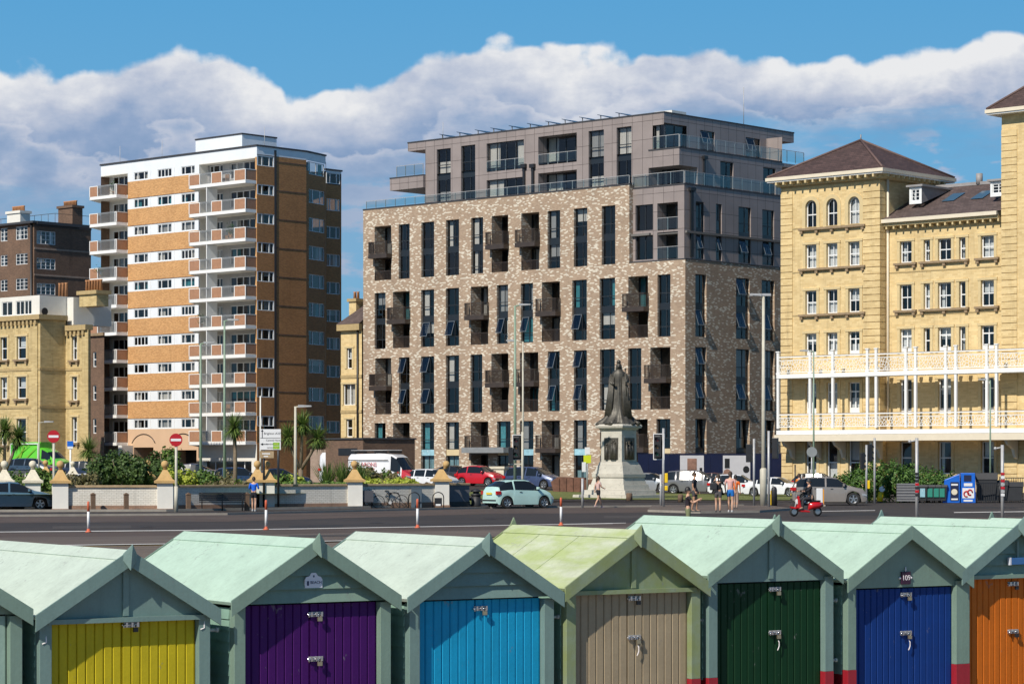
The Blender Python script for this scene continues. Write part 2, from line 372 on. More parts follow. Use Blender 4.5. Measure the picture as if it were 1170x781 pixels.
# lawn falls from the road edge to the promenade
e=[gnd(-400,630),gnd(0,624),gnd(260,620.5),gnd(560,613),gnd(715,606),gnd(900,601),gnd(1170,596.5),gnd(1500,592)]
mb=MB(); rows=[]
def mesh_z(t): return -.02-.98*min(1,t)**.8
for k in range(9):
    t=k/8; rows.append([Vector((p.x*(1-t)+(p.x*.45)*t, p.y*(1-t)+(33+p.x*.25)*t, mesh_z(t))) for p in e])
mb.grid(rows,M['dry'],False); o=mb.obj('lawn'); struct(o)
mb=MB(); mb.face([(-60,-10,-1.02),(80,-10,-1.02),(80,62,-1.02),(-60,62,-1.02)],M['prom']); o=mb.obj('promenade',fix=False); struct(o)
strip('shore_path',[(-400,616),(0,613.5),(260,611),(560,605),(715,601),(900,597.3),(1170,593.5),(1500,590)],[(-400,630),(0,624),(260,620.5),(560,613),(715,606),(900,601),(1170,596.5),(1500,592)],M['path'],0)
strip('cycle_lane',[(-400,609),(0,607.5),(260,605.2),(560,600.2),(715,597.2),(900,594.5),(1170,590),(1500,587)],[(-400,616),(0,613.5),(260,611),(560,605),(715,601),(900,597.3),(1170,593.5),(1500,590)],M['asph2'],0)
strip('near_road',[(-400,597.5),(0,597.2),(260,595.5),(560,586.5),(715,585.5),(850,583.2),(905,577.5),(1170,574.5),(1500,572)],[(-400,609),(0,607.5),(260,605.2),(560,600.2),(715,597.2),(900,594.5),(1170,590),(1500,587)],M['asph'],0)
strip('median_paving',[(-400,590.5),(0,590),(260,588),(560,580.5),(715,579),(850,578),(903,576)],[(-400,597.5),(0,597.2),(260,595.5),(560,586.5),(715,585.5),(850,583.2),(905,577.5)],M['asph2'],.004)
strip('far_road',[(-400,585),(0,584.5),(190,584),(400,580.5),(540,578),(640,573),(760,571.5),(905,571),(980,571.8),(1170,571.8),(1500,571)],[(-400,590.5),(0,590),(260,588),(560,580.5),(715,579),(850,578),(903,576),(905,577.5),(1170,574.5),(1500,572)],M['asph'],0)
strip('white_edge_line',[(-400,608.6),(0,607.1),(260,604.8),(560,599.9),(715,597)],[(-400,609.4),(0,607.9),(260,605.6),(560,600.5),(715,597.5)],M['line'],.008)
strip('path_edge_line',[(-400,629),(0,623.2),(260,619.8),(420,616.6)],[(-400,630),(0,624),(260,620.5),(420,617.2)],M['line'],.008)
strip('dashed_lane_line',[(930,583.6),(1000,582.6)],[(930,584.1),(1000,583.1)],M['line'],.008)
strip('turning_line',[(1090,584.8),(1200,583.5)],[(1090,585.5),(1200,584.2)],M['line'],.008)
strip('central_line_mark',[(640,598.6),(700,597.6)],[(640,599.1),(700,598.1)],M['line'],.0085)
# kerbs: real steps
def kerb(name,pts,h=.12,w_=.15,mat=None):
    P=[gnd(*p) for p in pts]; mb=MB(); mat=mat or M['kerb']
    for a,b in zip(P,P[1:]):
        d=(b-a).normalized(); n=Vector((-d.y,d.x,0))*w_
        A=[a,b,b+n,a+n]; mb.face([(q.x,q.y,h) for q in A],mat); mb.face([(a.x,a.y,-.02),(b.x,b.y,-.02),(b.x,b.y,h),(a.x,a.y,h)],mat)
    return struct(mb.obj(name))
kerb('kerb_stones',[(-300,590.6),(0,590.1),(260,588.1),(560,580.6),(715,579.1),(850,578.1)],.10)
kerb('kerb_edge',[(-300,585.1),(0,584.6),(190,584.1),(400,580.6),(540,578.1),(560,576.6)],.12)
strip('far_pavement',[(-400,578),(0,578),(400,573.5),(560,571.0)],[(-400,585),(0,584.4),(190,583.9),(400,580.4),(540,577.9),(560,576.5)],M['pave'],.004)
# island with kerb where the crowd waits
isl=[(740,584.5),(800,586.2),(868,585.3),(905,582.5),(880,579.5),(800,578.6),(745,579.4)]
mb=MB(); P=[gnd(*p) for p in isl]; mb.face([(p.x,p.y,.11) for p in P],M['path'])
for a,b in zip(P,P[1:]+P[:1]): mb.face([(a.x,a.y,-.02),(b.x,b.y,-.02),(b.x,b.y,.11),(a.x,a.y,.11)],M['kerb'])
struct(mb.obj('traffic_island'))
# green verge and planted ground behind the pier wall
strip('grass_verge',[(520,556.5),(640,556.5),(900,558.5),(1000,560)],[(520,570.5),(560,571.5),(640,569.5),(700,568.5),(905,568.6),(1000,568)],M['grass'],.06)
strip('grass_bed',[(-400,566),(0,566),(100,566),(400,562),(560,560)],[(-400,577.6),(0,577.6),(400,573.2),(535,571.5)],M['grass'],.03)
strip('car_park',[(-600,546),(0,546),(600,546),(1400,546)],[(-600,565.5),(0,565.5),(400,561.8),(560,556),(1000,558),(1400,560)],M['asph'],.0)

M['patch']=asphalt('asphalt_patch',(.022,.019,.018),.2); M['patch2']=asphalt('asphalt_patch_pale',(.052,.043,.037),.3); M['iron']=paint('drain_iron',(.03,.026,.024),.6,.2,8)
for i_,(f_,n_,mt_) in enumerate((([(330,600.3),(392,599.2)],[(330,602.6),(392,601.5)],'patch'),([(60,600.5),(150,600)],[(60,604),(150,603.3)],'patch2'),([(935,586),(1015,585)],[(935,589.5),(1015,588.3)],'patch'),([(690,589),(735,588.6)],[(690,592),(735,591.5)],'patch2'),([(1085,579),(1160,578.4)],[(1085,581),(1160,580.3)],'patch'),([(330,611.3),(430,609.6)],[(330,613.6),(430,611.6)],'patch2'))):
    strip('road_patch',f_,n_,M[mt_],.006)
for x_,y_ in ((168,601.5),(430,597),(812,589.8),(1065,586.5),(560,592.5)):
    p_=gnd(x_,y_); mb=MB(); mb.face([(p_.x+.32*math.cos(t),p_.y+.32*math.sin(t),.011) for t in [2*math.pi*k/14 for k in range(14)]],M['iron']); struct(mb.obj('manhole_cover',fix=False))
# ---------------------------------------------------------------- beach huts
def hutwood(name,c,rough=.5,var=.07,moss=None,boards=None):
    m,nt,b=mk(name); co=objco(nt)
    n=noise_(nt,co,2.2,7,.7); col=ramp(nt,n,[(.3,[v*(1-var) for v in c]),(.7,[min(1,v*(1+var)) for v in c])])
    fine=noise_(nt,co,26,5,.75); col=mixc(nt,1,col,ramp(nt,fine,[(.3,.93),(.7,1.05)]),'MULTIPLY')
    n2=noise_(nt,co,7,9,.75); k=ramp(nt,n2,[(.62,0),(.74,.40)])
    col=mixc(nt,k,col,[v*.62+.03 for v in c])
    if moss:
        n3=noise_(nt,objco(nt,(1.2,.35,1.2)),2.4,8,.65); k=ramp(nt,n3,[(.38,0),(.6,1)]); col=mixc(nt,k,col,moss)
    ch=noise_(nt,objco(nt,(1,1,.6)),17,4,.6); ch2=noise_(nt,co,1.3,3,.6)
    mm=N(nt,'ShaderNodeMath',operation='MULTIPLY'); nt.links.new(ch,mm.inputs[0]); nt.links.new(ch2,mm.inputs[1])
    col=mixc(nt,ramp(nt,mm.outputs[0],[(.375,0),(.40,.75)]),col,[v*.45+.10 for v in c])
    if 'roof' in name:
        big=noise_(nt,objco(nt,(.8,.5,.8)),1.6,7,.7); col=mixc(nt,1,col,ramp(nt,big,[(.3,.90),(.5,1),(.75,1.04)]),'MULTIPLY')
    # vertical run-off streaks
    st=noise_(nt,objco(nt,(9,9,.5)),1.0,6,.7); col=mixc(nt,1,col,ramp(nt,st,[(.5,1),(.75,.86)]),'MULTIPLY')
    nt.links.new(col,b.inputs['Base Color']); b.inputs['Roughness'].default_value=rough
    bump(nt,b,fine,.4,.006)
    return m
M['mint']=hutwood('mint_front_shaded',(.185,.27,.215)); M['mintroof']=hutwood('mint_roof_felt',(.43,.575,.47),.7)  # fronts: same paint as the roofs, darkened to hold their dim grazing light
M['mintroof_pale']=hutwood('pale_roof_felt',(.49,.57,.49),.75)
M['mossroof']=hutwood('moss_roof_felt',(.50,.54,.40),.8,moss=(.38,.45,.20)); M['mossmint']=hutwood('moss_mint_front_shaded',(.23,.285,.185),.6,moss=(.22,.265,.11))  # mossy front tone is darkened too, for the weak light it gets
M['mintblue']=hutwood('mint_blue_front_shaded',(.165,.25,.225)); M['redband']=hutwood('red_band_paint',(.30,.012,.022)); M['sidepaint']=hutwood('mint_side_paint',(.22,.36,.29))  # bluish hut fronts likewise have their shade mixed into the colour
M['plaque']=paint('plaque_white',(.62,.64,.70),.4,.05); M['ink']=paint('sign_ink',(.03,.04,.10),.5,.05); M['plaquedark']=paint('plaque_dark',(.04,.01,.03),.4,.1)
M['plaqueblue']=paint('plaque_blue',(.04,.13,.32),.4,.1); M['inkwhite']=paint('sign_white_ink',(.8,.75,.75),.5,.03)
M['pipe']=paint('grey_pipe',(.36,.40,.38),.5,.1,4)
HZ=-1.0
def hut(px,doorcol,label,o):
    D=151187.0/(5232-px); X=gx(px,D)
    root=empty('beach_hut',(X,D,HZ),R(31.8),label,'beach hut','beach huts standing in a row')
    zoff=o.get('dz',0); W=1.08; rz=2.47+zoff; ez=1.74+zoff; dp=o.get('depth',2.95)
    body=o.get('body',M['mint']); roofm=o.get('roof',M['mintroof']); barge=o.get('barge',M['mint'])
    doorm=hutwood('door_paint',doorcol,.6,.08); doorm.node_tree.nodes['Principled BSDF'].inputs['Specular IOR Level'].default_value=.25
    dz=o.get('door',1.69)+zoff; red=.52; dw=.93
    # walls (front posts, gable, sides, back)
    for s in (-1,1):
        f=MB()
        f.box(s*dw,s*W,-.045,.09,red,ez-.06,body)
        f.box(s*(dw-.004),s*(W+.004),-.049,.088,0,red-.001,M['redband'])
        f.obj('corner_post',root,bev=.006)
    n=12
    for s in (-1,1):
        sd=MB()
        for k in range(n):
            z0=.04+k*(ez-.12)/n; z1=.04+(k+1)*(ez-.12)/n; mat=M['redband'] if z1<red+.06 else M['sidepaint']
            p=[(s*(W-.03),z0),(s*(W+.018),z0),(s*(W+.002),z1-.002),(s*(W-.03),z1-.002)]
            sd.prism(p,.085,dp,mat)
        sd.obj('side_wall',root)
    sd=MB(); sd.box(-W+.03,W-.03,dp-.03,dp-.001,0,ez,M['sidepaint'])
    sd.prism([(-W+.03,ez-.05),(W-.03,ez-.05),(0,rz-.09)],dp-.03,dp-.001,M['sidepaint'])
    sd.obj('back_wall',root)
    g=MB(); slope=(rz-ez)/1.17
    def roofz(x): return rz-.07-abs(x)*slope
    kind=o.get('gable','boards')
    if kind=='boards':
        z=dz+.01
        while z<rz-.15:
            z1=min(z+.165,rz-.10); 
            wa=min(W,(rz-.06-z)/slope); wb=max(.01,min(W,(rz-.06-z1)/slope))
            # each weatherboard leans out at its foot
            v=[(-wa,-.03,z),(wa,-.03,z),(wb,.02,z1+.004),(-wb,.02,z1+.004)]; g.face(v,body)
            g.face([(-wa,-.03,z),(wa,-.03,z),(wa,.03,z),(-wa,.03,z)],body)
            z=z1
    else:
        g.prism([(-W,dz+.01),(W,dz+.01),(W,roofz(W)+.05),(0,rz-.06),(-W,roofz(-W)+.05)],.0,.03,body)
        if kind=='batten': g.box(-.035,.035,-.028,-.002,dz+.05,rz-.18,body)
    if o.get('lintel'): g.box(-dw-.05,dw+.07,-.075,-.002,dz-.02,dz+.035,body)
    g.obj('gable',root,bev=None)
    # roof: two felted slopes with lap strips and a ridge capping
    ov=.13
    for s in (-1,1):
        rf=MB()
        x0,z0=0,rz; x1,z1=s*1.17,ez
        nx,nz_=(rz-ez),1.17; q=math.hypot(nx,nz_); nx=s*nx/q; nz_/=q; t=.045
        a=[(x0,z0),(x1,z1),(x1-nx*t,z1-nz_*t),(x0,z0-t/nz_)]
        rf.prism(a,-ov,dp+.08,roofm)
        c0=[(x0,z0+.003),(s*.16,z0-.16*slope+.003),(s*.16+nx*.012,z0-.16*slope+nz_*.012+.003),(x0,z0+.019)]
        rf.prism(c0,-ov-.004,dp+.084,roofm)
        for yy in o.get('laps',()):
            rf.prism([(s*.17,z0-.17*slope+.001),(x1,z1+.001),(x1+nx*.007,z1+nz_*.007+.001),(s*.17+nx*.007,z0-.17*slope+nz_*.007+.001)],yy,yy+.05,roofm)
        rf.obj('roof_slope',root)
    for s in (-1,1):
        for (y0,y1) in ((-ov-.03,-ov-.006),(dp+.086,dp+.11)):
            h=.195; bg=MB()
            bg.prism([(0,rz+.02),(s*1.17,ez+.02),(s*1.17,ez+.02-h),(0,rz+.02-h)],y0,y1 ,barge)
            bg.obj('barge_board',root,bev=.003)
    if o.get('fin',True):
        fb=MB(); t=o.get('fint',0)
        for s in (-1,1):
            pts=[(0,rz+.085,-ov-.085),(s*.085,rz-.03,-ov-.033),(s*.085,rz-.11,-ov-.033),(0,rz-.22,-ov-.075)]
            fb.face([(x,y,z) for x,z,y in pts],barge)
            fb.face([(x,y+.02,z) for x,z,y in pts],barge)
            for a,b in zip(pts,pts[1:]+pts[:1]): fb.face([(a[0],a[2],a[1]),(b[0],b[2],b[1]),(b[0],b[2]+.02,b[1]),(a[0],a[2]+.02,a[1])],barge)
        fo=fb.obj('finial',root); fo.rotation_euler=(0,R(t),0)
        if t: fo.location=(-rz*math.sin(R(t)),0,rz*(1-math.cos(R(t))))
    if o.get('backfin'):
        fb=MB(); fb.prism([(-.06,rz-.05),(.02,rz-.1),(.1,rz+.0),(.05,rz+.12),(-.0,rz+.02)],dp+.12,dp+.15,barge); fb.obj('finial',root)
    # tongue-and-groove doors
    split=o.get('split',0)
    for s,(a,b) in ((-1,(-dw+.012,split-.004)),(1,(split+.004,dw-.012))):
        d=MB(); nb=max(3,round((b-a)/.118)); wd=(b-a)/nb; top=dz-.012
        for k in range(nb):
            x0=a+k*wd; x1=x0+wd
            prof=[(x0,.056),(x0+.002,.044),(x0+.013,.030),(x1-.013,.030),(x1-.002,.044),(x1,.056)]
            for p,q in zip(prof,prof[1:]): d.face([(p[0],p[1],.06),(q[0],q[1],.06),(q[0],q[1],top),(p[0],p[1],top)],doorm)
        d.face([(a,.03,top),(b,.03,top),(b,.07,top),(a,.07,top)],doorm)
        d.face([(a,.03,.06),(a,.07,.06),(a,.07,top),(a,.03,top)],doorm); d.face([(b,.03,.06),(b,.07,.06),(b,.07,top),(b,.03,top)],doorm)
        do=d.obj('door',root,(0,.025,0),fix=True)
        if s==1:
            for hz,hx,hk in o.get('locks',()):
                z=hz+zoff; h=MB()
                h.box(hx-.10,hx+.10,.016,.0295,z-.03,z+.03,M['galv'])
                h.tube([(hx-.13,.004,z),(hx+.05,.004,z)],.011,M['chrome'],8)
                for q in (-.07,.0,.07): h.box(hx+q-.012,hx+q+.012,-.010,.016,z-.028,z+.028,M['chrome'])
                h.tube([(hx-.115,.004,z),(hx-.115,-.02,z-.0),(hx-.115,-.02,z-.035)],.008,M['chrome'],6)
                h.obj('bolt',do,bev=None)
            for hz,hx,hk in o.get('locks',()):
                z=hz+zoff-.035; k=MB()
                kx=hx+.035
                k.tube([(kx-.017,-.02,z),(kx-.017,-.02,z+.03),(kx-.008,-.02,z+.042),(kx+.008,-.02,z+.042),(kx+.017,-.02,z+.03),(kx+.017,-.02,z)],.005,M['chrome'],6)
                k.box(kx-.03,kx+.03,-.035,-.008,z-.05,z,M['brass'] if hk!='d' else M['black'])
                k.obj('padlock',do,bev=.004)
                if hk=='h': 
                    k=MB(); k.tube([(kx+.0,-.01,z-.07),(kx+.012,-.012,z-.10),(kx+.012,-.012,z-.15),(kx-.005,-.012,z-.19),(kx-.018,-.012,z-.21)],.007,M['inkwhite'],6); k.obj('door_hook',do)
    # reveal behind the doors
    rv=MB(); rv.box(-dw,dw,.10,.115,0,dz+.02,M['dark']); rv.box(-dw,dw,-.0,.075,-.01,.05,M['redband']); rv.obj('door_sill',root)
    return root
M['brass']=paint('brass',(.50,.42,.28),.3,.1,4,metal=.8)
HUTS=[]
HUTS.append(hut(-80,(.30,.42,.36),'mint beach hut cut off at the far left edge, only right barge board in view',dict(fin=False,gable='plain',depth=2.9)))
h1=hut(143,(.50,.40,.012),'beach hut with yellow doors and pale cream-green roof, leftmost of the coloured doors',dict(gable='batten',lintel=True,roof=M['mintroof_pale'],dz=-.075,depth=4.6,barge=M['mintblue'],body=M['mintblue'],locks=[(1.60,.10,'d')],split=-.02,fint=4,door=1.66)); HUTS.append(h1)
h2=hut(357,(.05,.003,.10),'beach hut with deep purple doors and a small white arched plaque in its gable',dict(depth=3.7,dz=.02,locks=[(1.55,.07,'b'),(1.0,.07,'b')],split=-.01,fint=-6,backfin=False)); HUTS.append(h2)
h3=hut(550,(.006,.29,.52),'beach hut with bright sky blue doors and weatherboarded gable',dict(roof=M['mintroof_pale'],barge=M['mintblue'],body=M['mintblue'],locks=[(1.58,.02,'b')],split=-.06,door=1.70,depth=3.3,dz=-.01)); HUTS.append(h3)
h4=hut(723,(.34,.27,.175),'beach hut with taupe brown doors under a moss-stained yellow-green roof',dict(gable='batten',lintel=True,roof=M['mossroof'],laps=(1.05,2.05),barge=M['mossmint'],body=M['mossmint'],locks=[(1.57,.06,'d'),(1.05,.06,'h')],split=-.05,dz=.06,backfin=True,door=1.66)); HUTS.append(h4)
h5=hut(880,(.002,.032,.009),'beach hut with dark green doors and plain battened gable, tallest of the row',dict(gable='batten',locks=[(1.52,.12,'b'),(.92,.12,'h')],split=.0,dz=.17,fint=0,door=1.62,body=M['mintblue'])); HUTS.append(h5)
h6=hut(1034,(.003,.035,.19),'beach hut with navy blue doors and the dark number plaque 109',dict(gable='plain',fin=False,locks=[(1.50,.06,'b'),(.95,.06,'h')],split=-.02,dz=.05,backfin=True,door=1.60)); HUTS.append(h6)
h7=hut(1160,(.55,.135,.008),'beach hut with orange doors at the right edge, a small blue name board above',dict(gable='boards',lintel=True,barge=M['mintblue'],locks=[(1.55,.0,'d'),(.85,.0,'d')],split=-.02,dz=.10,door=1.66,roof=M['mintroof'],backfin=True)); HUTS.append(h7)
h8=hut(1290,(.45,.05,.02),'mint beach hut beyond the orange one, only its roof edge in view',dict(gable='plain',fin=False,dz=.05,backfin=True)); HUTS.append(h8)
for h,hs in ((h1,[(-1.0,1.42),(1.0,1.52)]),):
    for x,z in hs:
        k=MB(); k.tube([(x,-.03,z+.10),(x,-.045,z-.06),(x-.05,-.05,z-.075)],.008,M['inkwhite'],6); k.obj('cabin_hook',h)
    for x in (-.72,.62): k=MB(); k.box(x-.028,x+.028,.012,.028,1.565,1.62,M['black']); k.obj('door_buffer',h)
# plaques
pl=MB(); prof=[(-.12,1.90),(.12,1.90),(.12,2.0),(.10,2.035),(.06,2.045),(.03,2.085),(-.03,2.085),(-.06,2.045),(-.10,2.035),(-.12,2.0)]
pl.prism(prof,-.035,-.012,M['plaque']); po=pl.obj('plaque',h2)
textmesh('BEACH',.05,M['ink'],po,(.03,-.0365,1.965),(R(90),0,0)); 
k=MB(); k.box(-.095,-.065,-.037,-.0355,1.93,1.985,M['ink']); k.box(-.01,.01,-.037,-.0355,2.03,2.055,M['ink']); k.obj('emblem',po)
k=MB(); k.box(-.085,.085,-.03,-.004,1.70,1.88,M['plaquedark']); ko=k.obj('number_plaque',h6,bev=.004)
k=MB(); k.ball((-.105,-.012,1.79),.018,M['inkwhite']); k.ball((.105,-.012,1.79),.018,M['inkwhite']); k.tube([(0,-.015,1.86),(0,-.015,1.95)],.01,M['inkwhite'],6); k.obj('fixing',ko)
textmesh('109',.105,M['inkwhite'],ko,(0,-.0315,1.79),(R(90),0,0))
k=MB(); k.box(-.17,.17,-.10,-.06,1.94,2.04,M['plaqueblue']); ko=k.obj('name_board',h7,bev=.003); k=MB(); k.box(-.20,-.172,-.105,-.055,1.935,2.045,M['plaque']); k.box(-.012,.012,-.059,-.03,1.99,2.28,M['mintblue']); k.obj('bracket',ko)
# tie pipes across the gaps between neighbours
for h,zs in ((h1,(1.42,)),(h3,(1.42,)),(h5,(1.50,.66)),(h4,(1.30,))):
    for z in zs:
        k=MB(); k.tube([(1.02,.10,z),(1.24,.10,z+.0)],.02,M['pipe'],10); k.tube([(1.21,.10,z),(1.25,.10,z)],.03,M['pipe'],10); k.obj('tie_bar',h)
# ---------------------------------------------------------------- building kit
class Face:
    "a vertical facade plane of a building: a = metres along it, z = height, d = depth inwards"
    def __init__(s,b,ox,oy,ang=0):
        s.b=b; s.o=Vector((ox,oy)); s.ang=ang; s.dir=Vector((math.cos(ang),math.sin(ang))); s.inw=Vector((-s.dir.y,s.dir.x))
    def pt(s,a,z,d=0):
        p=s.o+s.dir*a+s.inw*d; return (p.x,p.y,z)
    def px(s,px,py,d=0):
        c,sn=math.cos(s.b.rz),math.sin(s.b.rz)
        rot=lambda v: Vector((v.x*c-v.y*sn,v.x*sn+v.y*c))
        O=s.b.O+rot(s.o+s.inw*d); n=rot(s.inw); dr=rot(s.dir)
        r=Vector(((px-CX)/F,1)); t=O.dot(n)/r.dot(n); P=r*t
        return ((P-O).dot(dr), CZ-(py-HY)/F*t)
    def a(s,px,d=0): return s.px(px,400,d)[0]
    def box(s,mb,a0,a1,d0,d1,z0,z1,mat):
        q=[s.pt(a0,z0,d0),s.pt(a1,z0,d0),s.pt(a1,z0,d1),s.pt(a0,z0,d1)]; t=[(p[0],p[1],z1) for p in q]
        mb.face(q,mat); mb.face(t,mat)
        for i in range(4):
            j=(i+1)%4; mb.face([q[i],q[j],t[j],t[i]],mat)
    def wall(s,mb,mat,a0,a1,z0,z1,holes=(),rev=.2,d=0,revmat=None,arches=()):
        A=sorted({round(x,3) for x in [a0,a1]+[h[i] for h in holes for i in (0,1)] if a0-1e-3<=x<=a1+1e-3})
        Z=sorted({round(x,3) for x in [z0,z1]+[h[i] for h in holes for i in (2,3)] if z0-1e-3<=x<=z1+1e-3})
        for i in range(len(A)-1):
            run=None
            for j in range(len(Z)-1):
                ca=(A[i]+A[i+1])/2; cz=(Z[j]+Z[j+1])/2
                solid=not any(h[0]<ca<h[1] and h[2]<cz<h[3] for h in holes)
                if solid and run is None: run=Z[j]
                if run is not None and (not solid or j==len(Z)-2):
                    top=Z[j+1] if solid else Z[j]
                    mb.face([s.pt(A[i],run,d),s.pt(A[i+1],run,d),s.pt(A[i+1],top,d),s.pt(A[i],top,d)],mat); run=None
        rm=revmat or mat
        for h in holes:
            r=h[4] if len(h)>4 else rev
            x0,x1,y0,y1=[round(v,3) for v in h[:4]]
            mb.face([s.pt(x0,y0,d),s.pt(x0,y1,d),s.pt(x0,y1,d+r),s.pt(x0,y0,d+r)],rm)
            mb.face([s.pt(x1,y0,d),s.pt(x1,y1,d),s.pt(x1,y1,d+r),s.pt(x1,y0,d+r)],rm)
            mb.face([s.pt(x0,y0,d),s.pt(x1,y0,d),s.pt(x1,y0,d+r),s.pt(x0,y0,d+r)],rm)
            mb.face([s.pt(x0,y1,d),s.pt(x1,y1,d),s.pt(x1,y1,d+r),s.pt(x0,y1,d+r)],rm)
    def place(s,name,me,a,z,d=0,parent=None,bev=None):
        p=s.pt(a,z,d); return addobj(name,me,parent or s.b.root,p,s.ang,bev)
class Bld:
    def __init__(s,name,label,cat,cpx,D,rzdeg,group=None):
        s.O=Vector((gx(cpx,D),D)); s.rz=R(rzdeg); s.root=empty(name,(s.O.x,s.O.y,0),s.rz,label,cat,group)
        s.F=Face(s,0,0,0); s.R=Face(s,0,0,R(90))
WC={}
def rnd(v): return round(v*20)/20
def win_mesh(style,w,h):
    "frame and pane meshes, x 0..w, z 0..h, front at y=0"
    key=(style,rnd(w),rnd(h))
    if key in WC: return WC[key]
    w,h=rnd(w),rnd(h); f=MB(); p=MB(); c=MB()
    def fr(x0,x1,z0,z1,mat,t=.06,y0=0,y1=.07):
        f.box(x0,x0+t,y0,y1,z0,z1,mat); f.box(x1-t,x1,y0,y1,z0,z1,mat); f.box(x0+t,x1-t,y0,y1,z0,z0+t,mat); f.box(x0+t,x1-t,y0,y1,z1-t,z1,mat)
    def gl(x0,x1,z0,z1,y=.04,mat=None): p.face([(x0,y,z0),(x1,y,z0),(x1,y,z1),(x0,y,z1)],mat or M['glass'])
    if style=='tall':      # two storeys of dark framed lights with a spandrel between
        fr(0,w,0,h,M['frame_d'],.07); m=h/2
        f.box(.07,w-.07,.005,.06,m-.35,m+.25,M['spandrel'])
        for z0,z1 in ((.07,m-.35),(m+.25,h-.07)):
            gl(.07,w-.07,z0,z1); zz=z0+(z1-z0)*.36
            f.box(.07,w-.07,-.01,.06,zz-.035,zz+.035,M['frame_d'])
            if w>.9: f.box(w*.58-.03,w*.58+.03,-.01,.06,z0,zz if style=='tall' else z1,M['frame_d'])
            f.box(w*.58-.03,w*.58+.03,-.005,.06,zz+.035,z1,M['frame_d'])
    elif style=='single':
        fr(0,w,0,h,M['frame_d'],.06); gl(.06,w-.06,.06,h-.06); zz=h*.36; f.box(.06,w-.06,-.01,.06,zz-.03,zz+.03,M['frame_d']); f.box(w*.58-.03,w*.58+.03,-.01,.06,zz,h-.06,M['frame_d'])
    elif style=='slider':  # wide glazed doors
        fr(0,w,0,h,M['frame_d'],.06); gl(.06,w-.06,.06,h-.06); n=max(2,round(w/1.3))
        for k in range(1,n): f.box(w*k/n-.035,w*k/n+.035,-.01,.065,.06,h-.06,M['frame_d'])
    elif style=='sash':
        fr(0,w,0,h,M['frame_w'],.09,0,.09); gl(.09,w-.09,.09,h-.09,.06,M['glassw']); m=h*.5
        f.box(.09,w-.09,.01,.08,m-.045,m+.045,M['frame_w']); f.box(w/2-.025,w/2+.025,.02,.08,.09,h-.09,M['frame_w'])
    elif style=='sash1':
        fr(0,w,0,h,M['frame_w'],.09,0,.09); gl(.09,w-.09,.09,h-.09,.06,M['glassw']); m=h*.5
        f.box(.09,w-.09,.01,.08,m-.05,m+.05,M['frame_w'])
    elif style=='french':  # doors with a fanlight
        fr(0,w,0,h,M['frame_w'],.09,0,.09); gl(.09,w-.09,.09,h-.09,.06,M['glassw']); m=h*.70
        f.box(.09,w-.09,.01,.08,m-.05,m+.05,M['frame_w']); f.box(w/2-.06,w/2+.06,.02,.08,.09,m,M['frame_w']); f.box(w/2-.025,w/2+.025,.02,.08,m,h-.09,M['frame_w'])
        f.box(.09,w-.09,.015,.075,.09,.45,M['frame_w'])
    elif style[:4]=='lite': # white casements, n lights
        n=int(style[4:]); fr(0,w,0,h,M['frame_w'],.07,0,.08); gl(.07,w-.07,.07,h-.07,.05,M['glass'])
        cuts={2:[.5],3:[.27,.73],4:[.25,.5,.75],5:[.2,.4,.6,.8]}.get(n,[])
        for k in cuts: f.box(w*k-.05,w*k+.05,.0,.08,.07,h-.07,M['frame_w'])
    elif style=='cas':     # many small panes
        fr(0,w,0,h,M['frame_w'],.07,0,.08); gl(.07,w-.07,.07,h-.07,.05,M['glassw']); n=max(2,round(w/.7))
        for k in range(1,n): f.box(w*k/n-.04,w*k/n+.04,.0,.08,.07,h-.07,M['frame_w'])
        for k in (.36,.68): f.box(.07,w-.07,.01,.075,h*k-.02,h*k+.02,M['frame_w'])
    elif style=='arch':    # round headed sash
        n=10; r=w/2; sp=h-r; t=.08
        def arc(rr): return [(w/2+rr*math.cos(math.pi*k/n),sp+rr*math.sin(math.pi*k/n)) for k in range(n+1)]
        o=arc(r); i=arc(r-t)
        for a,b,c2,d in zip(o,o[1:],i[1:],i): f.prism([a,b,c2,d],0,.09,M['frame_w'])
        f.box(0,t,0,.09,0,sp,M['frame_w']); f.box(w-t,w,0,.09,0,sp,M['frame_w']); f.box(t,w-t,0,.09,0,t,M['frame_w'])
        f.box(t,w-t,.01,.08,h*.48-.045,h*.48+.045,M['frame_w']); f.box(w/2-.025,w/2+.025,.02,.08,t,h-t,M['frame_w'])
        p.face([(t,.06,t),(w-t,.06,t)]+[(x,.06,z) for x,z in i],M['glassw'])
    WC[key]=(f.mesh('window'),p.mesh('pane',fix=False),w,h); return WC[key]
def curtain_mesh(w,h,kind,mat):
    key=('cur',rnd(w),rnd(h),kind,mat.name)
    if key in WC: return WC[key]
    c=MB()
    def drape(x0,x1,z0,z1):
        n=max(4,int((x1-x0)/.09)); rows=[[(x0+(x1-x0)*k/n,.02*(k%2),z) for k in range(n+1)] for z in (z0,z1)]; c.grid(rows,mat,True)
    if kind=='left': drape(.05,w*.38,.05,h-.05)
    elif kind=='right': drape(w*.62,w-.05,.05,h-.05)
    elif kind=='both': drape(.05,w*.27,.05,h-.05); drape(w*.74,w-.05,.05,h-.05)
    elif kind=='full': drape(.05,w-.05,.05,h-.05)
    elif kind=='top': c.face([(.05,0,h*.55),(w-.05,0,h*.55),(w-.05,0,h-.03),(.05,0,h-.03)],mat)
    elif kind=='half': c.face([(.05,0,.03),(w-.05,0,.03),(w-.05,0,h*.5),(.05,0,h*.5)],mat)
    WC[key]=c.mesh('curtain'); return WC[key]
rw=random.Random(11)
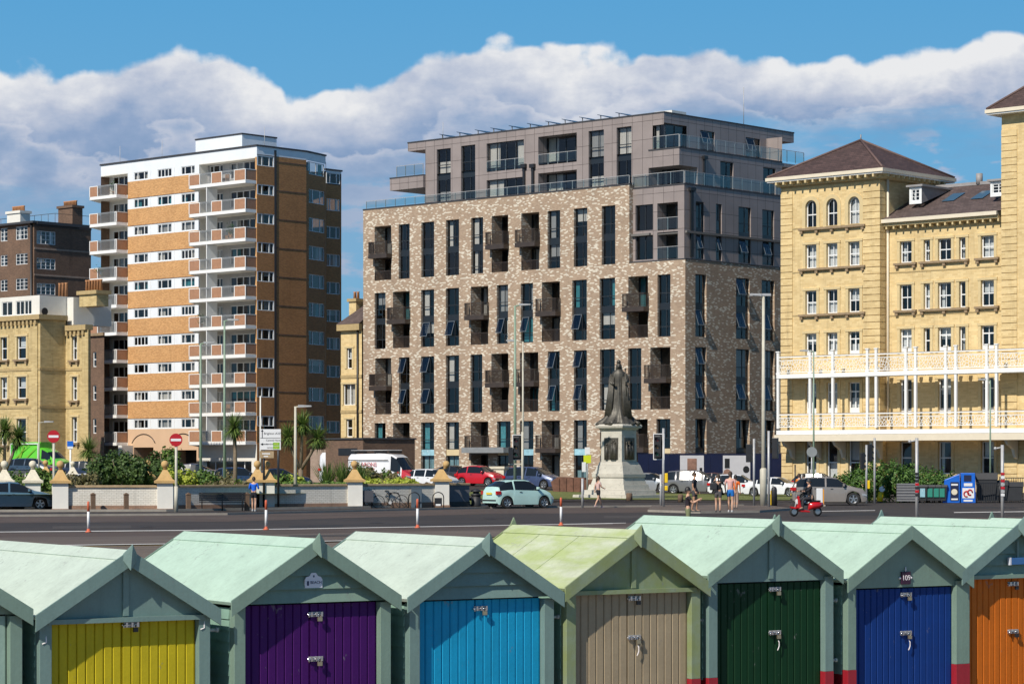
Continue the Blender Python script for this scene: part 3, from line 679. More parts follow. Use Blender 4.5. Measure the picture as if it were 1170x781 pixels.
def window(face,style,a0,a1,z0,z1,d=.15,parent=None,cur=.45,curmat=None,name='window',kinds=None,flap=0):
    f,p,w,h=win_mesh(style,a1-a0,z1-z0)
    o=face.place(name,f,a0,z0,d,parent); o.scale=((a1-a0)/w,1,(z1-z0)/h)
    addobj('pane',p,o)
    if rw.random()<cur:
        segs=[(0,h)] if style!='tall' else [(.05,h/2-.35),(h/2+.25,h-.05)]
        for s0,s1 in segs:
            if style=='tall' and rw.random()<.3: continue
            k=rw.choice(kinds or ['left','right','both','top','full','both']); mt=curmat or M[rw.choice(['curtain','curtain','blind','blind','teal'])]
            c=addobj('blind' if k=='top' else 'curtain',curtain_mesh(w,s1-s0,k,mt),o,(0,.22+rw.random()*.1,s0))
    if flap and style in('tall','single'):
        # top-hung light pushed open: sub-part of the window
        segs=[(.07,h/2-.35),(h/2+.25,h-.07)] if style=='tall' else [(.06,h-.06)]
        for i,(s0,s1) in enumerate(segs):
            if not (flap>>i)&1: continue
            zb=s0+(s1-s0)*.36; fw=w*.58-.08; fh=s1-zb-.04
            key=('flap',rnd(fw),rnd(fh))
            if key not in WC:
                m=MB(); 
                t=.05; m.box(0,t,-.02,.02,-fh,0,M['frame_s']); m.box(fw-t,fw,-.02,.02,-fh,0,M['frame_s']); m.box(t,fw-t,-.02,.02,-fh,-fh+t,M['frame_s']); m.box(t,fw-t,-.02,.02,-t,0,M['frame_s'])
                m.face([(t,0,-fh+t),(fw-t,0,-fh+t),(fw-t,0,-t),(t,0,-t)],M['glasssky']); WC[key]=m.mesh('casement')
            co=addobj('open_light',WC[key],o,(.07,-.03,s1-.02)); co.rotation_euler=(R(-19),0,0)
    return o
M['glasssky']=glassmat('window_glass_open',(.55,.6,.65),.6,1.6)
M['frame_s']=paint('frame_sill_grey',(.13,.15,.17),.35,.05)
M['spandrel']=paint('spandrel_panel',(.018,.022,.027),.3,.1)
M['brickC']=brick('brick_buff_mottled',(.31,.213,.145),(.43,.312,.215),(.35,.275,.205),.24,.078,speck=((.66,.60,.49),.27,.10,.745),big=.10,streak=.12)
M['brickG']=brick('brick_golden',(.44,.215,.075),(.66,.36,.14),(.50,.31,.16),.24,.08,big=.06,streak=.10)
M['brickW']=brick('brick_brown',(.34,.15,.052),(.50,.23,.08),(.34,.19,.09),.24,.08,big=.10,streak=.15)
M['brickD']=brick('brick_dark_brown',(.115,.066,.042),(.19,.108,.065),(.14,.10,.075),.24,.08,big=.15,streak=.3)
M['brickY']=brick('brick_yellow_stock',(.46,.34,.15),(.60,.46,.22),(.50,.40,.24),.5,.16,big=.12,streak=.3)
M['brickR']=brick('brick_pale_gault',(.59,.43,.20),(.72,.55,.28),(.62,.48,.27),.5,.16,big=.10,streak=.26)
M['brickL']=brick('brick_garden_wall',(.30,.20,.15),(.38,.27,.2),(.3,.25,.2),.24,.08,big=.15)
def cladding(name,c,w_=1.15,h_=1.6):
    m,nt,b=mk(name); co=wallco(nt); bt=N(nt,'ShaderNodeTexBrick'); nt.links.new(co,bt.inputs['Vector']); bt.offset=0
    bt.inputs['Color1'].default_value=(*[v*.94 for v in c],1); bt.inputs['Color2'].default_value=(*[v*1.06 for v in c],1); bt.inputs['Mortar'].default_value=(.06,.045,.04,1)
    bt.inputs['Scale'].default_value=1; bt.inputs['Mortar Size'].default_value=.018; bt.inputs['Brick Width'].default_value=w_; bt.inputs['Row Height'].default_value=h_
    n=noise_(nt,co,.5,6,.6); col=mixc(nt,1,bt.outputs[0],ramp(nt,n,[(.3,.9),(.7,1.1)]),'MULTIPLY')
    nt.links.new(col,b.inputs['Base Color']); b.inputs['Roughness'].default_value=.5; return m
M['clad']=cladding('panel_cladding',(.28,.235,.22))
def tiles(name,c1,c2,mort,w_,h_):
    m,nt,b=mk(name); tc=N(nt,'ShaderNodeTexCoord'); s=N(nt,'ShaderNodeSeparateXYZ'); nt.links.new(tc.outputs['Object'],s.inputs[0])
    a=N(nt,'ShaderNodeMath',operation='ADD'); nt.links.new(s.outputs[0],a.inputs[0]); nt.links.new(s.outputs[1],a.inputs[1])
    c=N(nt,'ShaderNodeCombineXYZ'); nt.links.new(a.outputs[0],c.inputs[0]); nt.links.new(s.outputs[2],c.inputs[1]); co=c.outputs[0]
    bt=N(nt,'ShaderNodeTexBrick'); nt.links.new(co,bt.inputs['Vector'])
    bt.inputs['Color1'].default_value=(*c1,1); bt.inputs['Color2'].default_value=(*c2,1); bt.inputs['Mortar'].default_value=(*mort,1); bt.inputs['Scale'].default_value=1
    bt.inputs['Mortar Size'].default_value=.012; bt.inputs['Brick Width'].default_value=w_; bt.inputs['Row Height'].default_value=h_
    n=noise_(nt,objco(nt),.9,8,.7); col=mixc(nt,1,bt.outputs[0],ramp(nt,n,[(.3,.75),(.7,1.3)]),'MULTIPLY')
    n2=noise_(nt,objco(nt),2.6,8,.8); col=mixc(nt,ramp(nt,n2,[(.62,0),(.72,.5)]),col,(.24,.20,.15))
    nt.links.new(col,b.inputs['Base Color']); b.inputs['Roughness'].default_value=.7; bump(nt,b,bt.outputs[1],-.4,.02); return m
M['slate']=tiles('slate_roof',(.080,.055,.050),(.115,.082,.075),(.045,.034,.03),.35,.16)
M['tile']=tiles('brown_tile_roof',(.058,.034,.030),(.088,.052,.046),(.03,.02,.018),.4,.2)
M['lead']=paint('lead_flashing',(.28,.27,.27),.6,.15,2)
M['stone']=paint('portland_stone',(.50,.47,.40),.8,.12,1.2,dirt=(.20,.18,.15)); M['yellowstone']=paint('yellow_trim',(.60,.47,.25),.8,.08,2)
M['terra']=paint('terracotta',(.42,.20,.09),.8,.15,3)
M['peach']=paint('peach_render',(.62,.42,.27),.7,.05,.5)
M['whitepanel']=paint('white_panel',(.76,.79,.82),.45,.05,.7)
M['browntile']=paint('balcony_panel_brown',(.38,.20,.115),.6,.15,3)
def railing_mesh(w,h,mat,step=.11,solid=None,bars=True,top=.05,key=None):
    k=('rail',rnd(w),rnd(h),mat.name,step)
    if k in WC: return WC[k]
    m=MB(); m.box(0,w,-.03,.03,h-top,h,mat); m.box(0,w,-.02,.02,.04,.09,mat)
    n=max(2,int(w/step))
    for i in range(n+1): x=w*i/n; m.box(max(0,x-.018),min(w,x+.018),-.018,.018,.09,h-top,mat)
    WC[k]=m.mesh('railing'); return WC[k]
def glass_rail(parent,face,a0,a1,z,d,h=1.1,post=1.3,name='balustrade'):
    m=MB(); n=max(1,round(abs(a1-a0)/post))
    face.box(m,a0,a1,d-.02,d+.02,z+h-.04,z+h,M['galv'])
    for k in range(n+1):
        a=a0+(a1-a0)*k/n; face.box(m,a-.025,a+.025,d-.025,d+.025,z,z+h-.04,M['galv'])
    o=m.obj(name,parent); g=MB(); g.face([face.pt(a0,z+.08,d-.03),face.pt(a1,z+.08,d-.03),face.pt(a1,z+h-.08,d-.03),face.pt(a0,z+h-.08,d-.03)],M['bal']); g.obj('glass_panel',o)
    return o
# ================================================================ the new brick apartment block (centre)
B=Bld('apartment_block','new apartment block of mottled buff brick with grey clad penthouse floors, centre of the view','apartment block',783,215,-42.6)
Fc,Rc=B.F,B.R; root=B.root
_,ztA=Fc.px(695,235); _,zbA=Fc.px(695,304.8); _,ztB=Fc.px(758,313.5); _,zbB=Fc.px(758,384.5); _,ztC=Fc.px(758,396.3); _,zbC=Fc.px(758,467.3); _,ztD=Fc.px(758,478.3)
zbD=.35; _,zbt=Fc.px(719,211); 
print('C rows',ztA,zbA,ztB,zbB,ztC,zbC,ztD,'top',zbt)
aL=Fc.a(415); aBR=Fc.a(719); _,zg0=Fc.px(783,296); _,zg1=Fc.px(783,209.6); yR=Rc.a(907)
print('aL',aL,'aBR',aBR,'grey',zg0,zg1,'yR',yR)
rowA=[(428,447,'b'),(455.5,468,'w'),(481.4,496,'w'),(509.6,524.5,'w'),(538.3,552,'w'),(561.7,580.6,'b'),(595.5,616,'b'),(625.6,640,'w'),(655.6,671,'w'),(687.5,703,'w')]
rowB=[(428,440.5,'w'),(449,468,'b'),(481,496,'w'),(509.4,524.5,'w'),(537.8,557.8,'b'),(567.5,580.5,'w'),(595,609,'w'),(619,639.7,'b'),(653.8,670.5,'w'),(685,702.8,'w'),(717.9,740.4,'b'),(751.2,766,'w')]
rowC=[(428.7,446.9,'b'),(455.8,468,'w'),(481,496,'w'),(509.4,524.5,'w'),(537.5,551,'w'),(561.4,580.8,'b'),(593.9,615,'b'),(625.9,639.5,'w'),(655.6,670.5,'w'),(685.4,702.5,'w'),(717.6,732.7,'w'),(743,765.8,'b')]
rowD=[(428,440.5,'w'),(449,468,'b'),(481,496,'w'),(509.4,524.5,'w'),(537.8,557.8,'b'),(567.7,583.4,'w'),(593.9,609.5,'w'),(619,639.7,'b'),(655.6,670.5,'w'),(685.4,702.5,'w'),(717.9,740,'b'),(750,765.8,'w')]
holes=[]; spec=[]
for row,zt,zb in ((rowA,ztA,zbA),(rowB,ztB,zbB),(rowC,ztC,zbC),(rowD,ztD,zbD)):
    for x0,x1,k in row:
        a0,a1=Fc.a(x0),Fc.a(x1); holes.append((a0,a1,zb,zt,1.5 if k=='b' else .22)); spec.append((a0,a1,zb,zt,k,row is rowD))
m=MB(); up=[h for h in holes if h[2]>zbA-.1]; low=[h for h in holes if h[2]<zbA-.1]
Fc.wall(m,M['brickC'],aL,aBR,zg0,zbt,up); Fc.wall(m,M['brickC'],aL,0,0,zg0,low)
zgD=[(794.5,807.2),(841,856.5),(870.3,885)]
Rh=[]; rspec=[]
for zt,zb in ((ztB,zbB),(ztC,zbC),(ztD,zbD)):
    for x0,x1 in zgD: h=(Rc.a(x0),Rc.a(x1),zb,zt,.45); Rh.append(h); rspec.append(h)
m2=MB(); Rc.wall(m2,M['brickC'],0,yR,0,zg0,Rh)
o=m.obj('brick_front',root,fix=False); o.data.name='brick_front'
m2.obj('brick_side',root,fix=False)
m=MB()
for px0,px1 in ((aBR,aBR),): 
    m.face([Fc.pt(aBR,zg0,0),Fc.pt(aBR,zg0,.6),Fc.pt(aBR,zbt,.6),Fc.pt(aBR,zbt,0)],M['brickC'])
Fc.box(m,aL-.04,aBR+.04,-.04,.36,zbt,zbt+.12,M['roofdark'])
Fc.box(m,aBR-.3,.04,-.04,.6,zg0,zg0+.10,M['roofdark']) if False else None
Fc.box(m,aBR,.03,-.03,.55,zg0,zg0+.09,M['roofdark']); Rc.box(m,.55,yR,-.03,.55,zg0,zg0+.09,M['roofdark'])
m.obj('parapet_coping',root)
# hidden back walls, roofs, interior
m=MB(); yB=yR-.3; Lb=Face(B,aL,0,R(90))
m.face([(aL,0,0),(aL,yR,0),(aL,yR,zbt),(aL,0,zbt)],M['brickC']); m.face([(aL,yR,0),(0,yR,0),(0,yR,zg0),(aL,yR,zg0)],M['brickC']); m.face([(aL,yR,zg0),(-.5,yR,zg0),(-.5,yR,zbt),(aL,yR,zbt)],M['clad'])
m.face([(aL,.01,zbt-.3),(-.6,.6,zbt-.3),(-.6,yR,zbt-.3),(aL,yR,zbt-.3)],M['roofflat']); 
m.obj('rear_wall',root,fix=False)
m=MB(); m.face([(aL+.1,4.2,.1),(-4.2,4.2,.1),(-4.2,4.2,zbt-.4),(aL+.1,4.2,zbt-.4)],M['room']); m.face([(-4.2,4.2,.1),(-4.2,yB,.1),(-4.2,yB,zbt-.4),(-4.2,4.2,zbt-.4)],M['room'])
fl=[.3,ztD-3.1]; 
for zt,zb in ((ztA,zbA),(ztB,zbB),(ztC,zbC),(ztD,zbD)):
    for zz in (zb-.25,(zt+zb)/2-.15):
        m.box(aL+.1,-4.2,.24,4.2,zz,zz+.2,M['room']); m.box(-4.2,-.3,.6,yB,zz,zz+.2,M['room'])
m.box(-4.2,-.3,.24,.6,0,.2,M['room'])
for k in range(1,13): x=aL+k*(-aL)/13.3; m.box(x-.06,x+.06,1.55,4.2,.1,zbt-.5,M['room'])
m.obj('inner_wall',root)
def balcony(face,a0,a1,z,p,parent,rail=M['metal_bz'],fh=.42,bx=.12):
    w=a1-a0+2*bx; m=MB(); m.box(0,w,-p,0,-fh,0,M['metal_bz']); o=face.place('balcony',m.mesh('balcony'),a0-bx,z,0,parent)
    r=addobj('railing',railing_mesh(w,1.15,rail,.13),o,(0,-p+.04,0))
    for x in (.03,w-.03):
        r=addobj('railing',railing_mesh(p-.1,1.15,rail,.13),o,(x,-p+.08,0),R(90))
    return o
i=0
for a0,a1,zb,zt,k,gf in spec:
    zm=(zt+zb)/2; i+=1
    if gf:
        # ground level: shopfront below, flat window above
        zs=zt-2.55
        if k=='b':
            window(Fc,'slider',a0,a1,zs,zt,1.4,root,.5); balcony(Fc,a0,a1,zs+.1,.75,root)
            window(Fc,'slider',a0,a1,zb,zs-.55,1.4,root,.3,name='shop_window')
            m=MB(); Fc.box(m,a0,a1,.0,1.45,zs-.5,zs-.06,M['room']); m.obj('floor_edge',root)
        else:
            teal=i%5 in(0,2)
            window(Fc,'single',a0,a1,zs,zt,.22,root,.8 if teal else .3,curmat=M['posterteal'] if teal else None,kinds=['left'])
            m=MB(); Fc.box(m,a0,a1,.1,.2,zs-.55,zs,M['posterblue'] if i%2 else M['cream']); m.obj('shop_sign_panel',root)
            window(Fc,'slider',a0,a1,zb,zs-.55,.22,root,.6,curmat=M['posterblue'],kinds=['half','full'],name='shop_window')
    elif k=='w':
        fl=0
        x=rw.random()
        if zt<ztA-1 and x<.5: fl=1 if zt>ztC+1 else 3
        window(Fc,'tall',a0,a1,zb,zt,.22,root,.6,flap=fl if x<.5 else 0)
    else:
        window(Fc,'slider',a0,a1,zm+.05,zt,1.4,root,.6); window(Fc,'slider',a0,a1,zb,zm-.45,1.4,root,.5)
        balcony(Fc,a0,a1,zm,.75,root)
        m=MB(); Fc.box(m,a0,a1,.02,1.5,zm-.40,zm-.02,M['metal_bz']); m.obj('floor_edge',root)
        Fc.place('railing',railing_mesh(a1-a0,1.1,M['metal_bz'],.13),a0,zb,.06,root)
for (a0,a1,zb,zt,_) in rspec:
    fl=rw.choice([1,2,3,1]) if zt>ztD+1 else 0
    if zt<ztD+1: window(Rc,'single',a0,a1,zt-2.5,zt,.42,root,.2); m=MB(); Rc.box(m,a0,a1,.3,.44,zb,zt-2.52,M['frame_d']); m.obj('infill_panel',root)
    else: window(Rc,'tall',a0,a1,zb,zt,.42 if not fl else .2,root,.4,flap=fl)
# grey canopy over the entrance
m=MB(); a0,a1=Fc.a(540),Fc.a(588); _,z=Fc.px(560,514); Fc.box(m,a0,a1,-1.5,-.01,z-.25,z+.25,M['metal_g']); m.obj('entrance_canopy',root)
# grey clad volume, floors seven and eight
Fg=Face(B,0,.5,0); Rg=Face(B,-.5,0,R(90))
m=MB()
def yz(face,px,py): return face.px(px,py)
g1=[(Fg.a(726),Fg.a(746),Fg.px(746,233)[1]-2.25,Fg.px(746,233)[1],.2),(Fg.a(751),Fg.a(774.5),Fg.px(774,230.5)[1]-2.35,Fg.px(774,230.5)[1],1.3),
    (Fg.a(726),Fg.a(746),zg0+.25,zg0+2.35,.2),(Fg.a(751),Fg.a(774.5),zg0+.15,zg0+2.5,1.3)]
Fg.wall(m,M['clad'],Fg.a(718),-.5,zg0,zg1,g1)
_,zq=Rg.px(800,230.5); gr=[(795,804.5),(818,824.8),(843.8,858),(871,884.5)]
gh=[(Rg.a(x0),Rg.a(x1),zg0+.2,zq,.2) for x0,x1 in gr]
Rg.wall(m,M['clad'],.5,yR,zg0,zg1,gh)
m.obj('clad_wall',root,fix=False)
window(Fg,'slider',*g1[0][:4],.18,root,.7); window(Fg,'slider',*g1[1][:4],1.25,root,1,curmat=M['teal'],kinds=['right']); window(Fg,'slider',*g1[2][:4],.18,root,.6); window(Fg,'slider',*g1[3][:4],1.25,root,1,curmat=M['teal'],kinds=['right'])
for g in (g1[1],g1[3]): glass_rail(root,Fg,g[0],g[1],g[2],.05)
for q,h in enumerate(gh): window(Rg,'tall',*h[:4],.12,root,.3,flap=1)
m=MB(); Fg.box(m,Fg.a(719),-.46,-.04,.5,zg1,zg1+.13,M['roofdark']); Rg.box(m,1.0,yR,-.04,.5,zg1,zg1+.13,M['roofdark']); 
m.face([(Fg.a(719),1.0,zg1-.02),(-1.0,1.0,zg1-.02),(-1.0,yR,zg1-.02),(Fg.a(719),yR,zg1-.02)],M['roofflat']); m.obj('terrace_edge',root)
Rt=Face(B,-.6,0,R(90)); Ft=Face(B,0,.6,0)
glass_rail(root,Rt,.7,yR-.1,zg1+.13,0); glass_rail(root,Ft,Ft.a(723),-.65,zg1+.13,0); glass_rail(root,Fc,aL+.3,aBR-.1,zbt+.12,.12,h=.75)
m=MB(); 
for z0,z1,pp in ((zg0+.2,zg1-.5,820),): 
    Rg.box(m,Rg.a(788),Rg.a(791),-.16,-.02,zg0+.3,zg1-.25,M['black']); Rg.box(m,Rg.a(786.5),Rg.a(792.5),-.3,-.02,zg1-.5,zg1-.2,M['black'])
m.obj('downpipe',root)
# penthouse floor nine
Fp=Face(B,0,.8,0); R9=Face(B,-1.3,0,R(90)); R10=Face(B,-3.0,0,R(90))
_,zr=Fp.px(761,128.5); _,z10t=Fp.px(780,168.5); _,z10b=Fp.px(780,188)
aP=Fp.a(486); print('pent',zr,z10t,z10b,'aP',aP)
tall=[(499,515,(170,230)),(527,543,(166,226.5)),(672.5,690,(149,213)),(704.5,721.5,(145,210))]
wide=[(556,598.6,(161.7,194.6),(204,226)),(615,659,(154,187),(196,219))]
ph=[]; sp9=[]
zT=zbt+.05
for x0,x1,(t,b_) in tall:
    z1=Fp.px((x0+x1)/2,t)[1]; z0=max(zT,Fp.px((x0+x1)/2,b_+4)[1]); ph.append((Fp.a(x0),Fp.a(x1),z0,z1,.2)); sp9.append(('tall',)+ph[-1])
for x0,x1,u,l in wide:
    xm=(x0+x1)/2
    ph.append((Fp.a(x0),Fp.a(x1),Fp.px(xm,u[1])[1],Fp.px(xm,u[0])[1],1.2)); sp9.append(('wideu',)+ph[-1])
    ph.append((Fp.a(x0),Fp.a(x1),zT,Fp.px(xm,l[0])[1],1.2)); sp9.append(('widel',)+ph[-1])
aC=Fp.a(741); aCu=Fp.a(745.8)
m=MB()
Fp.wall(m,M['clad'],aP,aC,zT-.3,zr,[h for h in ph])
Fp.wall(m,M['clad'],aC,-1.3,z10b,z10t,()); Fp.wall(m,M['clad'],aC,-3.0,z10t,zr,[(aCu,-3.0,z10t+.02,zr-1.0,.02)])
# side walls
hs9=[(R9.a(823),R9.a(838),zg1+.2,zg1+2.6,.2),(R9.a(872),R9.a(886.5),zg1+.2,zg1+2.6,.2)]
yN=R9.a(797); R9.wall(m,M['clad'],yN,yR,zg1,z10t,hs9); R9.wall(m,M['clad'],.8,yN,z10b,z10t,())
hs10=[(R10.a(800),R10.a(816.5),z10t+.25,zr-1.0,.2),(R10.a(852),R10.a(868.5),z10t+.25,zr-1.0,.2)]
yM=R10.a(784.5); yE=R10.a(884); R10.wall(m,M['clad'],yM,yE,z10t,zr-.85,hs10); R10.wall(m,M['clad'],.8,R10.a(907),zr-.85,zr,())
m.face([(-3.01,yE,z10t),(-9,yE,z10t),(-9,yE,zr-.85),(-3.01,yE,zr-.85)],M['clad'])
# notch walls and soffits
m.face([(aC,.8,zg1),(aC,3.0,zg1),(aC,3.0,z10b),(aC,.8,z10b)],M['clad']); m.face([(-1.3,yN,zg1),(-3.4,yN,zg1),(-3.4,yN,z10b),(-1.3,yN,z10b)],M['clad'])
m.face([(aC,.8,z10b),(-1.3,.8,z10b),(-1.3,yN,z10b),(aC,yN,z10b)],M['clad'])
m.face([(aP,.8,z10t),(-1.3,.8,z10t),(-1.3,yR,z10t),(aP,yR,z10t)],M['roofflat'])
m.face([(aP,.8,zr-.85),(-3,.8,zr-.85),(-3,R10.a(907),zr-.85),(aP,R10.a(907),zr-.85)],M['clad'])
m.face([(aP,.8,zT-.3),(aP,14,zT-.3),(aP,14,zr),(aP,.8,zr)],M['clad']); m.face([(aP,14.5,zT),(-1.3,yR,zT),(-1.3,yR,zr-.85),(aP,14.5,zr-.85)],M['clad'])
m.obj('penthouse_wall',root,fix=False)
m=MB()
xo=Fp.a(466); Fp.box(m,xo,aP,0,7,zr-.75,zr,M['clad']); Fp.box(m,Fp.a(448),aP,-.3,6,Fp.px(450,218)[1],Fp.px(450,204.5)[1],M['clad'])
Fp.box(m,Fp.a(465),aP,2.5,6,zT-.2,Fp.px(450,218)[1],M['roofdark'])  # near-black block paints the dark of the recess under the slab
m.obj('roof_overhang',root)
m=MB(); yE2=R10.a(907)
for (a,b,c,d_) in ((xo-.04,-2.96,.76,.96),): 
    m.box(a,b,c,yE2+.04,zr,zr+.12,M['roofdark'])
R9.box(m,yN-6.5 if False else .86,yR,-.04,.3,z10t,z10t+.12,M['roofdark']); Fp.box(m,aC,-1.26,-.04,.3,z10t-.001,z10t+.119,M['roofdark']); Fp.box(m,Fp.a(448)-.03,aP,-.34,.0,Fp.px(450,204.5)[1],Fp.px(450,204.5)[1]+.1,M['roofdark'])
m.obj('roof',root)
glass_rail(root,Fp,Fp.a(455),aP-.1,Fp.px(450,204.5)[1]+.1,-.2,h=1.05)
glass_rail(root,Fp,aCu,-1.4,z10t+.12,.08); glass_rail(root,R9,.95,R9.a(919),z10t+.12,.06)
m=MB(); m.box(-9,-1.3,yR,R9.a(919),z10t-.35,z10t,M['clad']); m.obj('terrace_slab',root)
for s in sp9:
    k=s[0]; h=s[1:5]
    if k=='tall': window(Fp,'tall',*h,.18,root,.7,kinds=['half','top','full'])
    elif k=='wideu': window(Fp,'slider',*h,1.15 if h[0]>Fp.a(610) else .18,root,1,kinds=['both','right'],curmat=M['curtain']); glass_rail(root,Fp,h[0],h[1],h[2]+.02,.05,h=1.0)
    else: window(Fp,'slider',*h,1.15 if h[0]>Fp.a(610) else .18,root,1,kinds=['both','left'],curmat=M['curtain'])
# corner glazing of both penthouse floors
window(Fp,'slider',aCu,-3.02,z10t+.05,zr-.95,.2,root,1,kinds=['left'],curmat=M['curtain'])
window(R10,'slider',1.1,yM,z10t+.05,zr-.9,.2,root,0)
Fn=Face(B,0,2.6,0); window(Fn,'slider',aC+.05,-3.3,zg1+.1,z10b-.05,0,root,1,kinds=['both'],curmat=M['curtain'])
Rn=Face(B,-3.3,0,R(90)); window(Rn,'slider',2.7,yN-.05,zg1+.1,z10b-.05,0,root,0)
for h in hs9: window(R9,'single',*h[:4],.15,root,.5)
for h in hs10: window(R10,'single',*h[:4],.1,root,.6,flap=1,kinds=['half'],curmat=M['curtain'])
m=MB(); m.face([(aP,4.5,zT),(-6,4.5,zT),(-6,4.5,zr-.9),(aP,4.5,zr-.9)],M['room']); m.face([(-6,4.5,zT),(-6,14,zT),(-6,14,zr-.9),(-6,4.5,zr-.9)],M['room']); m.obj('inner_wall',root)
m=MB()
for p_ in (599.5,609.5):
    a=Fp.a(p_); z1=Fp.px(p_,192)[1]; Fp.box(m,a-.12,a+.12,-.18,-.02,zT,z1,M['black']); Fp.box(m,a-.28,a+.28,-.3,-.02,z1,z1+.35,M['black'])
    m.obj('downpipe',root); m=MB()
Rp_=R9; a=R9.a(804); Rp_.box(m,a-.1,a+.1,-.16,-.02,zg1+.2,z10t-.7,M['black']); Rp_.box(m,a-.25,a+.25,-.3,-.02,z10t-.7,z10t-.4,M['black']); m.obj('downpipe',root)
# tilted solar panels along the roof
for x in (500,520,541,559,580,601,622,641,661,682,703):
    a=Fp.a(x); m=MB(); z=zr+.18
    m.prism([(a-1.15,z+.62),(a-1.18,z+.58),(a+.9,z+.02),(a+.93,z+.07)],2.2,4.1,M['solar']); m.box(a-.9,a-.86,2.3,2.4,z-.05,z+.55,M['galv']); m.box(a+.6,a+.64,2.3,2.4,z-.05,z+.12,M['galv'])
    m.obj('solar_panel',root)
m=MB(); m.box(-7.5,-5.5,5,7,zr+.12,zr+.9,M['offwhite']); m.obj('roof_vent',root)
m=MB(); m.tube([(-3.3,12.5,zr+.1),(-3.3,12.5,zr+3.5)],.03,M['galv'],5); m.obj('aerial',root)
m=MB(); m.tube([(xo+2.5,3,zr+.1),(xo+2.5,3,zr+2.0)],.025,M['galv'],5); m.obj('aerial',root)
M['plantleaf']=paint('plant_leaf',(.06,.14,.025),.6,.4,6)
M['bayshade']=paint('bay_shade_grey',(.42,.41,.40),.8,.1); M['tileridge']=paint('ridge_tile',(.13,.08,.07),.7,.15,3); M['creamg']=paint('cream_gutter',(.70,.62,.48),.6,.05); M['stonedark']=paint('weathered_sill',(.28,.20,.12),.85,.2,3); M['stonedark2']=paint('weathered_string',(.42,.31,.15),.85,.15,3)  # bay wall grey carries the shadow of the balcony recess in its colour
# ================================================================ the tall white and brick block of flats (left)
W=Bld('block_of_flats','tall block of flats with golden brick bands, white window ribbons and white balconies','block of flats',293.5,250,-42.6)
Fc,Rc=W.F,W.R; root=W.root
aL=Fc.a(115.3); aN=Fc.a(146); aB=Fc.a(227.5)
_,zt=Fc.px(146,185.6); _,zp=Fc.px(146,197.2); _,b0=Fc.px(146,208); _,b1=Fc.px(146,227); _,b12=Fc.px(146,470.5)
_,q=Fc.px(146,227+31.35*9); P_=(b1-q)/9; bh=b0-b1
print('W',aL,aN,aB,'zt',zt,'parapet',zp,'band',b0,b1,'pitch',P_)
nF=9   # brick bands
yA=Rc.a(314.5); yB=Rc.a(350); 
R2=Face(W,0,yB,R(90+17)); a2=R2.a(372); e2=R2.pt(a2,0); R3=Face(W,e2[0]-1.2,e2[1]+.5,R(90)); 
m=MB(); wr=MB()
R3a=R3.a(372.5); R3b=R3.a(390)
zs=[b1-P_*k for k in range(nF+1)]       # underside of every brick band
wz=[]
for k in range(nF):
    z0=zs[k]; z1=z0+bh
    Fc.wall(m,M['brickG'],aN,aB,z0,z1); 
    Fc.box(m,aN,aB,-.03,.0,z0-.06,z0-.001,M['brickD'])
    m.obj('brick_band',root,fix=False); m=MB(); Rc.wall(m,M['brickW'],0,yA-.15,z0,z1+.15)
    m.obj('brick_band',root,fix=False); m=MB()
zlow=zs[nF-1]
m=MB()
Rc.wall(m,M['brickW'],yA+.15,yB,zlow-2.6,b0+1.24); R2.wall(m,M['brickW'],0,a2,zlow-2.6,b0+.2,[(.5,a2-.15,zs[k]-1.25,zs[k]+.15,.15) for k in range(nF)]+[(.5,a2-.15,b0-.1,b0+.2,.15)])
R3.wall(m,M['brickW'],R3a,R3b,zlow-2.6,b0-.6,[(R3a+.1,R3b-.15,zs[k]-1.55,zs[k]-.3,.15) for k in range(nF)])
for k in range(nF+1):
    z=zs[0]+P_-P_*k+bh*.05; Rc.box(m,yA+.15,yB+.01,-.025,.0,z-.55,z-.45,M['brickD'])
m.obj('brick_wall',root,fix=False)
m=MB(); Rc.box(m,yA-.13,yA+.13,-.05,.1,zlow-2.6,zt-.2,M['metal_bz']); m.obj('drainpipe',root)
# white parapet and penthouse
m=MB()
Fc.wall(m,M['whitepanel'],aL,0,zp,zt); Rc.wall(m,M['whitepanel'],0,yB,b0+1.25,zt); Rc.wall(m,M['whitepanel'],0,yA-.15,b0+.15+1.2,b0+1.26) ; R2.wall(m,M['whitepanel'],0,a2,b0+1.25,zt)
R3.wall(m,M['whitepanel'],R3a,R3b,b0+.6,zt-1.2); m.obj('parapet',root,fix=False)
m=MB(); Fc.box(m,aL-.1,.06,-.1,.3,zt,zt+.16,M['roofdark']); Rc.box(m,.3,yB,-.1,.3,zt,zt+.16,M['roofdark']); R2.box(m,0,a2+.05,-.1,.3,zt,zt+.16,M['roofdark']); R3.box(m,R3a-.1,R3b+.1,-.1,.3,zt-1.2,zt-1.04,M['roofdark'])
m.face([(aL,.2,zt-.4),(-.2,.2,zt-.4),(-.2,6.8,zt-.4),(aL,6.8,zt-.4)],M['roofflat']); m.obj('roof_edge',root)
_,zh=Fc.px(276.6,153); ax=Fc.a(276.6)
# plant room set back on the roof
Fpl=Face(W,0,3.2,0); x1=Fpl.a(276.6); x0=Fpl.a(223.5); _,zh=Fpl.px(276.6,153.5); Rpl=Face(W,x1,0,R(90)); y1=Rpl.a(316)
m=MB(); m.box(x0,x1,3.2,y1,zt-.4,zh,M['whitepanel']); m.box(x0-.06,x1+.06,3.14,y1+.06,zh,zh+.15,M['roofdark']); Rq=Face(W,x1-.5,0,R(90)); m.box(x1-4,x1-.5,y1+.01,Rq.a(338),zt,zh-1.3,M['whitepanel']); m.box(x1-4,x1-.5,y1+.01,Rq.a(338),zh-1.3,zh-1.15,M['roofdark']); m.obj('plant_room',root)
